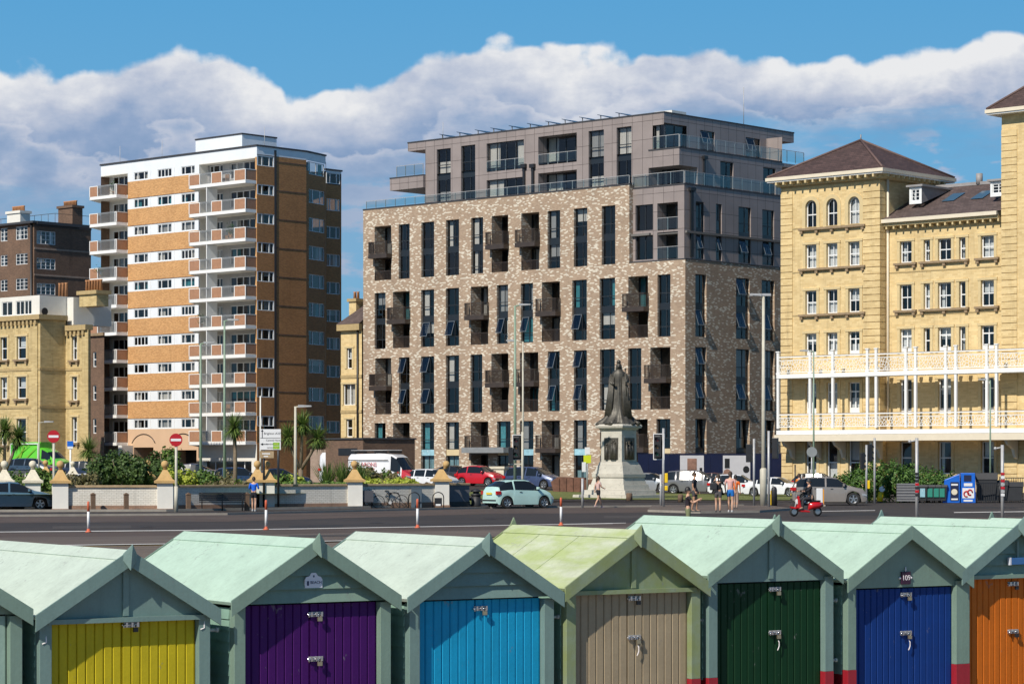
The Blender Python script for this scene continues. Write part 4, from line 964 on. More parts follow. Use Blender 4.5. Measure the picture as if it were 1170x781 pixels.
# window ribbons of the front
def ribbon(z0,z1,k):
    m=MB(); ws=[]
    for x0,x1 in ((153,169),(180,196),(207,222.5)):
        ws.append((Fc.a(x0),Fc.a(x1),z0+.08,z1-.08,.06))
    Fc.wall(m,M['whitepanel'],aN,aB,z0,z1,ws)
    for a in (aN+.02,Fc.a(172),Fc.a(199)): Fc.box(m,a,a+.07,-.03,0,z0,z1,M['frame_w'])
    o=m.obj('window_ribbon',root,fix=False)
    for w_ in ws: window(Fc,'lite'+rw.choice(['3','3','4','3']),*w_[:4],.04,o,.6,kinds=['both','left','right','full'])
ribbon(b0,zp,-1)
for k in range(nF): ribbon(zs[k]-(P_-bh),zs[k]-.06,k)
# bays behind the balconies
m=MB(); wins=[]
hL=[];hR=[]
for k in range(-1,nF+1):
    zf=(b0+P_-bh if k==-1 else zs[k-1] if k else zs[0]+P_) if False else zs[0]+P_-P_*(k+1)   # floor of storey k
    zf=zs[0]-P_*k if k>=0 else None
fl=[zs[0]+.38-P_*k for k in range(nF+1)]   # balcony floor levels
for zf in fl:
    hL.append((aL+.5,aN-.35,zf+.15,zf+2.25,.15))
    a=aB; hR.append((aB+.25,aB+2.3,zf+.15,zf+2.2,.15)); hR.append((aB+3.4,-.55,zf+.6,zf+2.2,.15))
z_lo=fl[-1]-.3
rd_=1.15
Fc.wall(m,M['offwhite'],aL,aN,z_lo,zp,hL,d=rd_); Fc.wall(m,M['bayshade'],aB,-.25,z_lo,zp,hR,d=rd_)
for a_,mt_ in ((aN-.001,'offwhite'),(aB+.001,'offwhite'),(-.26,'brickG')): m.face([Fc.pt(a_,z_lo,0),Fc.pt(a_,z_lo,rd_),Fc.pt(a_,zp,rd_),Fc.pt(a_,zp,0)],M[mt_])
m.face([Fc.pt(-.26,z_lo,0),Fc.pt(0,z_lo,0),Fc.pt(0,zp,0),Fc.pt(-.26,zp,0)],M['brickG'])
for zf in fl: Fc.box(m,aL,aN-.01,.0,rd_-.005,zf-.30,zf-.02,M['offwhite']); Fc.box(m,aB+.01,-.27,.0,rd_-.005,zf-.30,zf-.02,M['offwhite'])
Fc.box(m,aL,aN-.01,0,rd_-.005,zp-.1,zp,M['offwhite']); Fc.box(m,aB+.01,-.27,0,rd_-.005,zp-.1,zp,M['offwhite'])
m.obj('bay_wall',root,fix=False)
for i_,h in enumerate(hL): window(Fc,'lite4',*h[:4],rd_+.1,root,.6,name='balcony_window')
for i_,h in enumerate(hR): window(Fc,'lite3' if i_%2==0 else 'lite5',*h[:4],rd_+.1,root,.6,name='balcony_window')
def wbalcony(a0,a1,z,panels,p=1.45,rr=None):
    "panels: list of (from, to, kind) as fractions of the front"
    m=MB(); w=a1-a0; m.box(0,w,-p,0,-.34,-.02,M['white']); 
    m.prism([(-p,-.02),(0,-.02),(0,-.55),(-p+.0,-.34)],0,.12,M['white'],'x')
    o=Fc.place('balcony',m.mesh('balcony'),a0,z,0,root)
    fr=MB()
    H=1.08
    for f0,f1,kd in panels:
        x0,x1=f0*w,f1*w
        fr.box(x0,x0+.09,-p,-p+.08,0,H,M['white']); fr.box(x0+.09,x1,-p+.01,-p+.07,H-.07,H,M['white'] if kd=='b' else M['metal_g'])
        if kd=='b' and f1-f0>.1: pn=MB(); pn.box(x0+.09,x1,-p+.02,-p+.06,0,H-.07,M['browntile']); addobj('balcony_panel',pn.mesh('balcony_panel'),o)
    fr.box(w-.09,w,-p,-p+.08,0,H,M['white'])
    for x in (0,w-.08):
        fr.box(x,x+.08,-p+.08,-.0,H-.07,H,M['white']); pn=MB(); pn.box(x+.02,x+.06,-p+.08,-.0,0,H-.07,M['browntile']); addobj('balcony_side',pn.mesh('balcony_side'),o)
    addobj('balcony_frame',fr.mesh('balcony_frame'),o)
    for f0,f1,kd in panels:
        if kd=='r': addobj('railing',railing_mesh((f1-f0)*w-.09,.98,M['metal_g'],.14),o,(f0*w+.09,-p+.04,0))
    return o
for i_,zf in enumerate(fl):
    wbalcony(aL-.1,aN-.05,zf,[(0,.29,'b'),(.29,.93,'r'),(.93,1,'b')]); wbalcony(aB+.1,-.05,zf,[(0,.19,'b'),(.19,.40,'r'),(.40,.58,'b'),(.58,.80,'r'),(.80,1,'b')])
    # things people keep out there
    if i_%2==0:
        t=MB(); x=aB+3+rw.random()*4; t.box(x,x+.6,-1.0,-.5,zf,zf+.45,M['rattan']); t.box(x,x+.6,-.55,-.5,zf+.45,zf+.85,M['rattan']); o=t.obj('balcony_chair'); o.location=root.location; o.rotation_euler=root.rotation_euler; tag(o,'wicker chair on a right hand balcony of the white flats, %s floor from the top'%['first','','third','','fifth','','seventh','','ninth',''][i_],'chair','chairs kept out on the balconies')
m=MB(); Fc.box(m,aB+2.75,aB+2.9,-1.4,-.02,z_lo,fl[0]-.4,M['white']) if False else None
for zf in fl[1:]:
    m=MB(); Fc.box(m,aB+2.75,aB+2.85,-1.42,-.02,zf+.02,zf+P_-.36,M['white']); m.obj('balcony_divider',root)
# side windows
for k in range(nF+1):
    z0=b0+.15-P_*k; window(Rc,'lite3',.12,yA-.2,z0,z0+P_-bh-.13,.02,root,.6)
m=MB(); 
for k in range(nF+1): z0=b0+.15-P_*k; Rc.wall(m,M['whitepanel'],0,yA-.15,z0,z0+P_-bh-.1,[(.12,yA-.2,z0,z0+P_-bh-.13,.1)])
m.obj('side_panel',root,fix=False)
for k in range(nF): window(R2,'lite3',.5,a2-.15,zs[k]-1.25,zs[k]+.15,.08,root,.5); window(R3,'lite3',R3a+.1,R3b-.15,zs[k]-1.55,zs[k]-.3,.08,root,.5,flap=0)
window(R2,'lite2',.5,a2-.15,b0-.1,b0+1.2,.08,root,.5); window(R3,'lite3',R3a+.1,R3b-.15,b0-.5,b0+.6,.04,root,.5)
# ground storey in peach render
zq=zs[nF-1]-(P_-bh); m=MB()
Fc.wall(m,M['peach'],aN,aB,zq-1.6,zq,[]); Fc.box(m,aN,aB,.05,.35,.0,zq-1.6,M['room']) if False else None
Fc.wall(m,M['offwhite'],aL,aN,0,z_lo,[(Fc.a(122),aN-.4,.5,2.6,.3)]); Fc.wall(m,M['peach'],aN,aB,0,zq-1.6,[(aN+1.0,aN+4.2,0.02,zq-1.9,3),(aN+5.8,aB-.4,.6,zq-2.2,3)])
Fc.wall(m,M['offwhite'],aB,0,0,z_lo,[(aB+.6,-.8,.9,2.5,.5)]); Rc.wall(m,M['brickW'],0,yB,0,zlow-2.6); R2.wall(m,M['brickW'],0,a2,0,zlow-2.6); R3.wall(m,M['brickD'],R3a,R3b,0,zlow-2.6)
Fc.box(m,aN+.3,aN+.9,-1.5,-.02,0,zq-1.7,M['offwhite'])
for c_,rr in ((aN+2.6,2.1),(aN+8.9,2.1)):
    pts=[Fc.pt(c_+rr*math.cos(t),zq-2.2+rr*.8*math.sin(t),-.02) for t in [math.pi*k/14 for k in range(2,13)]]
    m.tube(pts,.05,M['metal_bz'],5)
m.obj('ground_storey',root,fix=False)
window(Fc,'lite5',aB+.6,-.8,.9,2.5,.4,root,.4)
m=MB(); 
for zf in fl+[fl[-1]-P_]: m.box(aL+.1,-.2,1.4,4,zf-.2,zf-.05,M['room']); 
m.box(aL+.05,-.05,4,4.1,.1,zt-.5,M['room']); m.obj('inner_floor',root)
m=MB(); yb=R3.pt(R3b,0); 
m.face([(aL,0,0),(aL,yb[1],0),(aL,yb[1],zt-.5),(aL,0,zt-.5)],M['brickD']); m.face([(aL,yb[1],0),(yb[0],yb[1],0),(yb[0],yb[1],zt-1.3),(aL,yb[1],zt-1.3)],M['brickD'])
m.face([(e2[0],e2[1],0),(yb[0],R3.pt(R3a,0)[1],0),(yb[0],R3.pt(R3a,0)[1],zt-.5),(e2[0],e2[1],zt-.5)],M['brickW'])
pa=R3.pt(R3a,0); m.face([(aL,8,zt-1.3),(pa[0],pa[1],zt-1.3),(yb[0],yb[1],zt-1.3),(aL,yb[1],zt-1.3)],M['roofflat'])
m.obj('rear_wall',root,fix=False)
for x in (Fc.a(120),Fc.a(168),Fc.a(285)):
    m=MB(); m.tube([(x,2,zt-.4),(x,2,zt+2.2)],.03,M['galv'],4); m.obj('aerial',root)
for i_,(x_,zi,lb) in enumerate(((aN-.9,0,'green potted plant on the top left balcony of the white flats'),(aL+1.2,3,'green potted plant on the fourth left hand balcony from the top of the white flats'),(aB+6.2,2,'green potted plant on the third right hand balcony from the top of the white flats'),(aB+1.6,5,'green potted plant on the sixth right hand balcony from the top of the white flats'))):
    pr=empty('potted_plant',root.location+Matrix.Rotation(W.rz,3,'Z')@Vector((x_,-1.1,fl[zi])),W.rz,lb,'potted plant','potted plants on the balconies of the flats')
    m=MB(); m.lathe([(.13,0),(.2,.35),(.18,.36)],M['terra'],10); m.obj('pot',pr); m=MB(); q=random.Random(i_)
    for k in range(170):
        v=Vector((q.gauss(0,.2),q.gauss(0,.2),.85+q.gauss(0,.26))); a=Vector((q.uniform(-1,1),q.uniform(-1,1),q.uniform(-1,1))).normalized()*.09; b=a.cross(Vector((.3,.5,.8))); m.face([v-a,v+b,v+a,v-b],M['plantleaf'])
    m.obj('foliage',pr,fix=False)
# ================================================================ the long pale yellow building with the white verandah (right)
Y=Bld('verandah_building','long pale yellow brick building with hipped tower, slate wing and two tier white iron verandah','building',1005,205,-42.6)
Fc,Rc=Y.F,Y.R; root=Y.root
rowT=[(240,263),(290,307),(333,358.5),(382,406)]
aL=Fc.a(892.5); _,ze=Fc.px(1005,199)
Wg=Face(Y,0,.9,0); aW1=Wg.a(1144.5); _,zwe=Wg.px(1010,256)
aT2=Fc.a(1144.5)
print('Y',aL,'eave',ze,'wing',aW1,zwe,'T2',aT2)
cols=[(920.6,933.2),(944.6,957.2),(969.5,982.5)]
lev=[('arch',Fc.px(952,258.5)[1],Fc.px(952,226.5)[1]),('sash',Fc.px(952,304.8)[1],Fc.px(952,277.5)[1]),('sash',Fc.px(952,357.5)[1],Fc.px(952,330.5)[1]),('french',Fc.px(952,407)[1],Fc.px(952,379.5)[1]),('french',Fc.px(952,472)[1],Fc.px(952,437)[1]),('sash1',.5,Fc.px(952,502)[1])]
holes=[];W_=[]
for st,z0,z1 in lev:
    for x0,x1 in cols: h=(Fc.a(x0),Fc.a(x1),z0,z1,.28); holes.append(h); W_.append((st,)+h)
m=MB(); Fc.wall(m,M['brickR'],aL,0,0,ze,holes)
yW=Rc.a(1045); Rc.wall(m,M['brickR'],0,yW+3.9,0,ze)
# spandrels round the arch heads
for st,a0,a1,z0,z1,_ in W_:
    if st=='arch':
        r=(a1-a0)/2; sp=z1-r; c=(a0+a1)/2
        for sgn in (-1,1):
            n=7; arc=[(c+sgn*r*math.cos(math.pi/2*k/n),sp+r*math.sin(math.pi/2*k/n)) for k in range(n+1)]
            for p,q in zip(arc,arc[1:]):
                m.face([Fc.pt(p[0],p[1]),Fc.pt(c+sgn*r,p[1]) ,Fc.pt(c+sgn*r,q[1]),Fc.pt(q[0],q[1])],M['brickR'])
                m.face([Fc.pt(p[0],p[1]),Fc.pt(q[0],q[1]),Fc.pt(q[0],q[1],.28),Fc.pt(p[0],p[1],.28)],M['brickR'])
m.obj('tower_wall',root,fix=False)
def trim(face,st,a0,a1,z0,z1,par,sill=True):
    "stone surround standing just proud of the brick"
    m=MB(); t=.26
    if st=='arch':
        r=(a1-a0)/2; sp=z1-r; c=(a0+a1)/2; n=10
        for k in range(n):
            t0,t1=math.pi*k/n,math.pi*(k+1)/n
            q=[(c+rr*math.cos(tt),sp+rr*math.sin(tt)) for rr,tt in ((r,t0),(r+.34,t0),(r+.34,t1),(r,t1))]
            for i in range(4):
                A,B_=q[i],q[(i+1)%4]; m.face([face.pt(*A,-.06),face.pt(*B_,-.06),face.pt(*B_,.0),face.pt(*A,.0)],M['yellowstone'])
            m.face([face.pt(*p,-.06) for p in q],M['yellowstone'])
        face.box(m,a0-.34,a0,-.06,0,z0,sp,M['yellowstone']); face.box(m,a1,a1+.34,-.06,0,z0,sp,M['yellowstone'])
    else:
        face.box(m,a0-t,a0,-.06,0,z0,z1,M['yellowstone']); face.box(m,a1,a1+t,-.06,0,z0,z1,M['yellowstone']); face.box(m,a0-t-.04,a1+t+.04,-.10,0,z1,z1+.2,M['yellowstone'])
    return m.obj('window_surround',par)
def sillbar(face,a0,a1,z,par,n=3):
    m=MB(); face.box(m,a0,a1,-.28,-.0,z-.2,z-.02,M['stonedark']); 
    for k in range(n):
        a=a0+.25+(a1-a0-.5)*k/(n-1); face.box(m,a-.13,a+.13,-.22,0,z-.45,z-.2,M['stonedark'])
    return m.obj('window_sill',par)
for w_ in W_:
    o=window(Fc,w_[0],*w_[1:5],.2,root,.8 if w_[0]!='arch' else .2,kinds=['full','top','half'],curmat=M['curtain']); trim(Fc,*w_[:5],root)
for st,z0,z1 in lev[:3]: sillbar(Fc,Fc.a(cols[0][0])-.6,Fc.a(cols[2][1])+.6,z0,root,5)
# bands, quoins, cornice
m=MB()
for z in (Fc.px(900,262)[1],Fc.px(900,312)[1],Fc.px(900,361)[1],lev[0][2]+1.2): Fc.box(m,aL,0,-.035,0,z-.05,z+.05,M['stonedark2']); Rc.box(m,.001,yW,-.035,0,z-.05,z+.05,M['stonedark2'])
m.obj('string_course',root)
for a0,a1 in ((aL,aL+1.2),(-1.6,0)):
    m=MB(); z=.4
    while z<ze-1.2:
        Fc.box(m,a0,a1,-.07,0,z,z+.50,M['brickR']); z+=.56
    m.obj('quoin',root)
m=MB(); z=.4
while z<ze-1.2: Rc.box(m,-.068,.8,-.07,0,z,z+.5,M['brickR']); z+=.56
m.obj('quoin',root)
o_=.85
m=MB(); Fc.box(m,aL-.3,.3,-.3,yW+4.2,ze-.35,ze-.02,M['yellowstone']) 
k=0; a=aL
while a<.3: Fc.box(m,a,a+.16,-.85,-.301,ze-.25,ze,M['yellowstone']); a+=.75
a=0
while a<yW+3.9: Rc.box(m,a,a+.16,-.85,-.301,ze-.25,ze,M['yellowstone']); a+=.75
m.obj('cornice',root)
_,zap=Fc.px(992,159)
def hip(parent,x0,x1,y0,y1,z,za,o,mat,fz=.28):
    m=MB(); m.box(x0-o,x1+o,y0-o,y1+o,z,z+.12,M['white']); m.box(x0-o-.1,x1+o+.1,y0-o-.1,y1+o+.1,z+.12,z+.12+fz,M['creamg']); m.obj('gutter',parent)
    m=MB(); z+=.13+fz; w=x1-x0; d=y1-y0; cx,cy=(x0+x1)/2,(y0+y1)/2; c=[(x0-o,y0-o,z),(x1+o,y0-o,z),(x1+o,y1+o,z),(x0-o,y1+o,z)]; ap=(cx,cy,za)
    for i in range(4): m.face([c[i],c[(i+1)%4],ap],mat)
    for p in c: m.tube([Vector(p)+Vector((0,0,.05)),Vector(ap)+Vector((0,0,.05))],.11,M['tileridge'],5)
    m.tube([ap,(cx,cy,za+.5)],.06,M['lead'],5)
    return m.obj('hipped_roof',parent)
yT=yW+3.9
zc=CZ+(HY-159)/F*(Y.O.y+8.5+1.5)-.55
hip(root,aL,0,0,yT,ze,zc,o_,M['tile'])
# wing
zwl=[(276.5,299.5,'sash',271),(327,354,'sash',323),(377,402,'french',0),(440,468,'french',0),(500,533,'sash1',0)]
wc=[(1028.5,1042),(1072,1087),(1121,1136)]
mw=MB(); holes=[];W_=[]
for i,(x0,x1) in enumerate(wc):
    xm=(x0+x1)/2
    for t,b_,st,_ in [(274,299,'sash',0),(323.5,353,'sash',0),(374,403,'french',0),(432,472,'french',0),(503,540,'sash1',0)]:
        dy=-(xm-1010)*(527-t)*(1/3400.0)*.35
        z1=Wg.px(1035,t-(-1.5))[1]; z0=Wg.px(1035,b_+1)[1]; 
        h=(Wg.a(x0),Wg.a(x1),z0,z1,.28); 
        if i==1 and t<400:
            a0,a1=h[0],h[1]; 
            hs=[(a0-1.35,a0-.75,z0,z1,.28),h,(a1+.75,a1+1.35,z0,z1,.28)]
            holes+=hs; W_+=[('sash1',)+hs[0],(st,)+h,('sash1',)+hs[2]]
        else: holes.append(h); W_.append((st,)+h)
Wg.wall(mw,M['brickR'],0,aW1,0,zwe,holes); mw.obj('wing_wall',root,fix=False)
for w_ in W_: window(Wg,w_[0],*w_[1:5],.2,root,.55,kinds=['full','top','both'],curmat=M['curtain']); trim(Wg,*w_[:5],root)
for t in (300,354):
    z0=Wg.px(1035,t)[1]
    for i,(x0,x1) in enumerate(wc): e=.5 if i!=1 else 1.7; sillbar(Wg,Wg.a(x0)-e,Wg.a(x1)+e,z0,root,2 if i!=1 else 3)
m=MB()
for y_ in (262,312,361): z=Wg.px(1012,y_)[1]; Wg.box(m,.05,aW1,-.035,0,z-.05,z+.05,M['stonedark2'])
m.obj('string_course',root)
m=MB(); Wg.box(m,-.1,aW1,-.55,0,zwe-.25,zwe-.02,M['yellowstone']); a=.3
while a<aW1: Wg.box(m,a,a+.14,-.5,-.01,zwe-.5,zwe-.25,M['yellowstone']); a+=.7
m.obj('cornice',root)
m=MB(); Wg.box(m,-.1,aW1,-.8,.3,zwe,zwe+.3,M['creamg']); m.obj('gutter',root)
dpt=6.2; zrd=Wg.px(1100,214)[1]+.9
m=MB(); m.face([Wg.pt(0,zwe+.31,-.7),Wg.pt(aW1+.5,zwe+.31,-.7),Wg.pt(aW1+.5,zrd,dpt),Wg.pt(0,zrd,dpt)],M['slate']); m.face([Wg.pt(0,zrd,dpt),Wg.pt(aW1+.5,zrd,dpt),Wg.pt(aW1+.5,zwe,dpt+7),Wg.pt(0,zwe,dpt+7)],M['slate'])
Wg.box(m,-.2,aW1+.5,dpt-.2,dpt+.2,zrd-.05,zrd+.22,M['lead']); m.obj('slate_roof',root,fix=False)
def dormer(px0,px1,pt,pb):
    tt=.38; a0,a1=Wg.a(px0,1.2),Wg.a(px1,1.2); z0=Wg.px(px0,pb,1.2)[1]; z1=Wg.px(px0,pt,1.2)[1]; m=MB()
    Wg.wall(m,M['frame_w'],a0,a1,z0,z1,[(a0+.2,a1-.2,z0+.25,z1-.2,.1)],d=1.2)
    m.face([Wg.pt(a1,z0,1.2),Wg.pt(a1,z1,1.2),Wg.pt(a1,z1,5.5)],M['lead']); m.face([Wg.pt(a0,z0,1.2),Wg.pt(a0,z1,1.2),Wg.pt(a0,z1,5.5)],M['lead'])
    Wg.box(m,a0-.2,a1+.2,1.0,5.6,z1,z1+.16,M['lead']); o=m.obj('dormer',root,fix=False)
    window(Wg,'cas',a0+.2,a1-.2,z0+.25,z1-.2,1.25,o,.3)
dormer(1039,1053,214,233.5); dormer(1131.5,1150,207.5,225)
for px0,px1 in ((1080,1094),(1113,1127)):
    a0,a1=Wg.a(px0,3),Wg.a(px1,3); f=lambda d:zwe+.31+(zrd-zwe-.31)*(d+.7)/(dpt+.7)+.08
    m=MB(); m.face([Wg.pt(a0,f(2.4),2.4),Wg.pt(a1,f(2.4),2.4),Wg.pt(a1,f(4.2),4.2),Wg.pt(a0,f(4.2),4.2)],M['skyl']); m.obj('skylight',root)
m=MB(); a=Wg.a(1119,dpt); m.tube([Wg.pt(a,zrd,dpt),Wg.pt(a,zrd+.9,dpt)],.28,M['lead'],8); m.obj('roof_vent',root)
m=MB(); m.tube([Wg.pt(.28,6,-.12),Wg.pt(.28,ze-.4,-.12)],.1,M['creamg'],6); m.obj('downpipe',root)
# second tower at the picture's right edge
_,ze2=Fc.px(1150,131); m=MB(); x0,x1=Fc.a(1166.5),Fc.a(1180)
hs=[]
W2=[]
for t,b_,st in ((165,238,'arch'),(277,290,'sash'),(328,350,'sash'),(376,400,'french'),(436,468,'french'),(500,540,'sash1')):
    z1=Fc.px(1168,t)[1]; z0=Fc.px(1168,b_)[1]; h=(x0+.8,x1+.8,z0,z1,.28); hs.append(h); W2.append((st,)+h)
Fc.wall(m,M['brickR'],aT2,aT2+13,0,ze2,[hs[i] for i in range(6)]); m.face([Fc.pt(aT2,0,0),Fc.pt(aT2,0,12),Fc.pt(aT2,ze2,12),Fc.pt(aT2,ze2,0)],M['brickR'])
h=W2[0]; m2=m; m.obj('tower_wall',root,fix=False)
for w_ in W2: window(Fc,'sash' if w_[0]=='arch' else w_[0],*w_[1:5],.2,root,.5); trim(Fc,'sash',*w_[1:5],root)
m=MB(); z=.4
while z<ze2-1.2: Fc.box(m,aT2-.0,aT2+1.4,-.07,0,z,z+.5,M['brickR']); z+=.56
m.obj('quoin',root)
hip(root,aT2,aT2+13,0,13,ze2,ze2+6.5,o_,M['tile'])
m=MB(); m.face([(aL,yT,0),(aL,0,0),(aL,0,ze),(aL,yT,ze)],M['brickR']); m.face([(aL,yT,0),(aT2,yT,0),(aT2,yT,zwe),(aL,yT,zwe)],M['brickR']); m.face([(0,yT,zwe),(0,yT,ze),(aL,yT,ze),(aL,yT,zwe)],M['brickR']); m.obj('rear_wall',root,fix=False)
m=MB()
m.box(aL+.2,aT2+12,3.2,3.3,.1,zwe-.1,M['room']); m.box(aL+.2,-.2,3.2,3.3,zwe,ze-.4,M['room'])
for st,z0,z1 in lev[:5]: m.box(aL+.2,aT2+12,1.3,3.2,z0-.8,z0-.65,M['room'])
m.obj('inner_wall',root)
# verandah: own thing? it is part of the building front
V=Face(Y,0,-1.9,0); aV0=V.a(888.5); aV1=aT2+13
vz=lambda y_,x=889.5: V.px(x,y_)[1]
zU0,zU1,zD0,zD1=vz(427.5),vz(407.5),vz(489.5),vz(473)
vc=[888.5,925,951,990.5,1000.5,1034.5,1045.5,1080,1091.5,1127,1138,1172]
m=MB()
for z0,z1 in ((zU0,zU0+.45),(zD0-.15,zD0+.3)): V.box(m,aV0-.1,aV1,-.05,1.85,z0-.35,z0,M['white'])
V.box(m,aV0-.25,aV1,-.15,1.87,zD0-1.05,zD0-.52,M['creamg'])
o=m.obj('verandah',root)
for i,x in enumerate(vc):
    a=V.a(x); m=MB(); m.box(-.11,.11,0,.2,zD0,zU1+.35,M['white']); m.box(-.17,.17,-.04,.24,zU1+.35,zU1+.45,M['white']); m.box(-.16,.16,-.03,.23,zU0-.02,zU0+.12,M['white'])
    c=addobj('column',m.mesh('column'),o,V.pt(a,0,0),V.ang)
M['filigree']=None
def lattice(name):
    mt_,nt,b=mk(name); co=wallco(nt); b.inputs['Base Color'].default_value=(.82,.82,.80,1); b.inputs['Roughness'].default_value=.5
    v=N(nt,'ShaderNodeTexVoronoi',voronoi_dimensions='2D',feature='DISTANCE_TO_EDGE'); v.inputs['Scale'].default_value=4; nt.links.new(co,v.inputs['Vector'])
    k=ramp(nt,v.outputs['Distance'],[(.055,0),(.085,1)]); tr=N(nt,'ShaderNodeBsdfTransparent'); mx=N(nt,'ShaderNodeMixShader')
    nt.links.new(k,mx.inputs[0]); nt.links.new(b.outputs[0],mx.inputs[1]); nt.links.new(tr.outputs[0],mx.inputs[2]); nt.links.new(mx.outputs[0],nt.nodes['Material Output'].inputs[0]); return mt_
M['filigree']=lattice('pierced_ironwork')
xs=[V.a(x) for x in vc]
for zb,zt_ in ((zU0,zU1),(zD0,zD1)):
    for a0,a1 in zip(xs,xs[1:]):
        m=MB(); a0+=.11; a1-=.11
        V.box(m,a0,a1,.04,.12,zt_-.1,zt_,M['white']); V.box(m,a0,a1,.05,.11,zb+.1,zb+.17,M['white']); V.box(m,a0,a1,.05,.11,zt_-.34,zt_-.29,M['white'])
        V.box(m,a0,a1,.065,.095,zb+.17,zt_-.34,M['filigree']); V.box(m,a0,a1,.03,.13,zt_,zt_+.035,M['stonedark']); m.obj('balustrade_panel',o)
for x in (893,923,951,993,1148):
    a=V.a(x); z=zD0-1.06; m=MB(); m.prism([(.1,z),(1.75,z),(1.75,z-1.5),(1.45,z-1.35),(1.1,z-.7),(.35,z-.35)],-.12,.12,M['creamg'],'x'); addobj('bracket',m.mesh('bracket'),o,V.pt(a,0,0),V.ang)
M['yellowin']=None
# ================================================================ far left: yellow Victorian house
H_=Bld('victorian_house','yellow brick Victorian house with white attic storey and arched windows, far left','house',46,236,-42.6)
Fc,Rc=H_.F,H_.R; root=H_.root
# faces: A (x<42) slightly proud left bay, corner at 46; shaded return 46-75; right pavilion 75-102
aL=Fc.a(-60); _,zt=Fc.px(40,365); 
cols=[(1,8.5),(19.5,30.2)]
lv=[(Fc.px(25,410)[1],Fc.px(25,384)[1],'sash1'),(Fc.px(25,455)[1],Fc.px(25,430)[1],'sash1'),(Fc.px(25,508)[1],Fc.px(25,478)[1],'sash1')]
cols=[(-38,-29),(-18,-8)]+cols
hs=[(Fc.a(x0),Fc.a(x1),z0,z1,.25) for z0,z1,_ in lv for x0,x1 in cols]
m=MB(); Fc.wall(m,M['brickY'],aL,0,0,zt,hs); yR=Rc.a(75); Rc.wall(m,M['brickY'],0,yR,0,zt)
F2=Face(H_,0,yR,0); x2=F2.a(98.5); hs2=[(F2.a(82.5),F2.a(88.5),F2.px(85,b_)[1],F2.px(85,t)[1],.25) for t,b_ in ((384,411),(430,457),(476,505))]
F2.wall(m,M['brickY'],0,x2,0,zt-1,hs2); R2_=Face(H_,x2,0,R(90)); ye=R2_.a(103.6); R2_.wall(m,M['brickY'],yR,ye,0,zt-1); m.face([(x2,ye,0),(x2-3.5,ye,0),(x2-3.5,ye,zt-1),(x2,ye,zt-1)],M['brickY'])
m.obj('wall',root,fix=False)
for h in hs: window(Fc,'sash1',*h[:4],.15,root,.7,kinds=['top','full'],curmat=M['curtain']); trim(Fc,'sash1',*h[:4],root); sillbar(Fc,h[0]-.35,h[1]+.35,h[2],root,2)
for h in hs2: window(F2,'sash1',*h[:4],.15,root,.9,kinds=['full'],curmat=M['curtain']); trim(F2,'sash1',*h[:4],root); sillbar(F2,h[0]-.35,h[1]+.35,h[2],root,2)
m=MB()
Fc.box(m,aL,.35,-.4,yR,zt,zt+.45,M['stonedark2']); a=aL
while a<0: Fc.box(m,a,a+.3,-.3,0,zt-.45,zt,M['stonedark2']); a+=.62
m.obj('cornice',root); m=MB(); F2.box(m,.36,x2+.35,-.38,ye-yR,zt-1,zt-.5,M['stonedark2']); a=.3
while a<x2: F2.box(m,a,a+.3,-.3,0,zt-1.45,zt-1,M['stonedark2']); a+=.62
m.obj('cornice',root)
for y_ in (422,465): m=MB(); z=Fc.px(25,y_)[1]; Fc.box(m,aL,.05,-.06,0,z-.12,z+.12,M['stonedark2']); F2.box(m,0,x2+.05,-.06,0,z-.12,z+.12,M['stonedark2']); Rc.box(m,.05,yR,-.06,0,z-.12,z+.12,M['stonedark2']); m.obj('string_course',root)
for a0 in (Fc.a(37),F2.a(95)):
    f_=Fc if a0<0 else F2; m=MB(); f_.box(m,a0,a0+.9,-.12,0,0,zt-(0.01 if f_ is Fc else 1.01),M['brickY']); m.obj('pilaster',root)
za=zt+.46; _,zA=Fc.px(40,337)
m=MB(); ah=[(Fc.a(x0),Fc.a(x1),Fc.px(20,359.5)[1],Fc.px(20,343.5)[1],.1) for x0,x1 in ((-28,-14),(-1,11),(15,24.5),(24.8,33))]
Fc.wall(m,M['offwhite'],aL,-.5,za,zA,ah,d=.3); m.face([(-.5,.3,za),(-.5,yR+3,za),(-.5,yR+3,zA),(-.5,.3,zA)],M['offwhite']); F2.box(m,-.4,F2.a(79),.5,5,zt-.4,zA-.1,M['offwhite']); m.face([(aL,.3,zA),(-.5,.3,zA),(-.5,6,zA),(aL,6,zA)],M['roofflat'])
m.obj('attic_wall',root,fix=False)
for h in ah: window(Fc,'lite2',*h[:4],.35,root,.2)
m=MB(); m.tube([Rc.pt(Rc.a(51)-.0,Fc.px(51,355)[1],-.06),Rc.pt(Rc.a(51),Fc.px(51,355)[1],.02)],.35,M['dark'],12); m.obj('round_vent',root)
m=MB(); zc=Fc.px(60,334)[1]; xx=.8; m.box(xx,xx+2.6,yR+1,yR+2.4,zA-1,zc,M['brickY']); m.box(xx-.2,xx+2.8,yR+.8,yR+2.6,zc,zc+.35,M['stonedark2']); ck=m.obj('chimney_stack',root)
for k in range(6): m=MB(); c=(xx+.25+k*.42,yR+1.7); m.lathe([(.17,zc+.35),(.13,zc+1.25),(.17,zc+1.3),(.17,zc+1.42)],M['terra'],8,c); m.obj('chimney_pot',ck)
for k in range(3): m=MB(); c=(-3.6+k*.5,5); m.lathe([(.17,zA),(.13,zA+1.4),(.17,zA+1.5)],M['terra'],8,c); m.obj('chimney_pot',root)
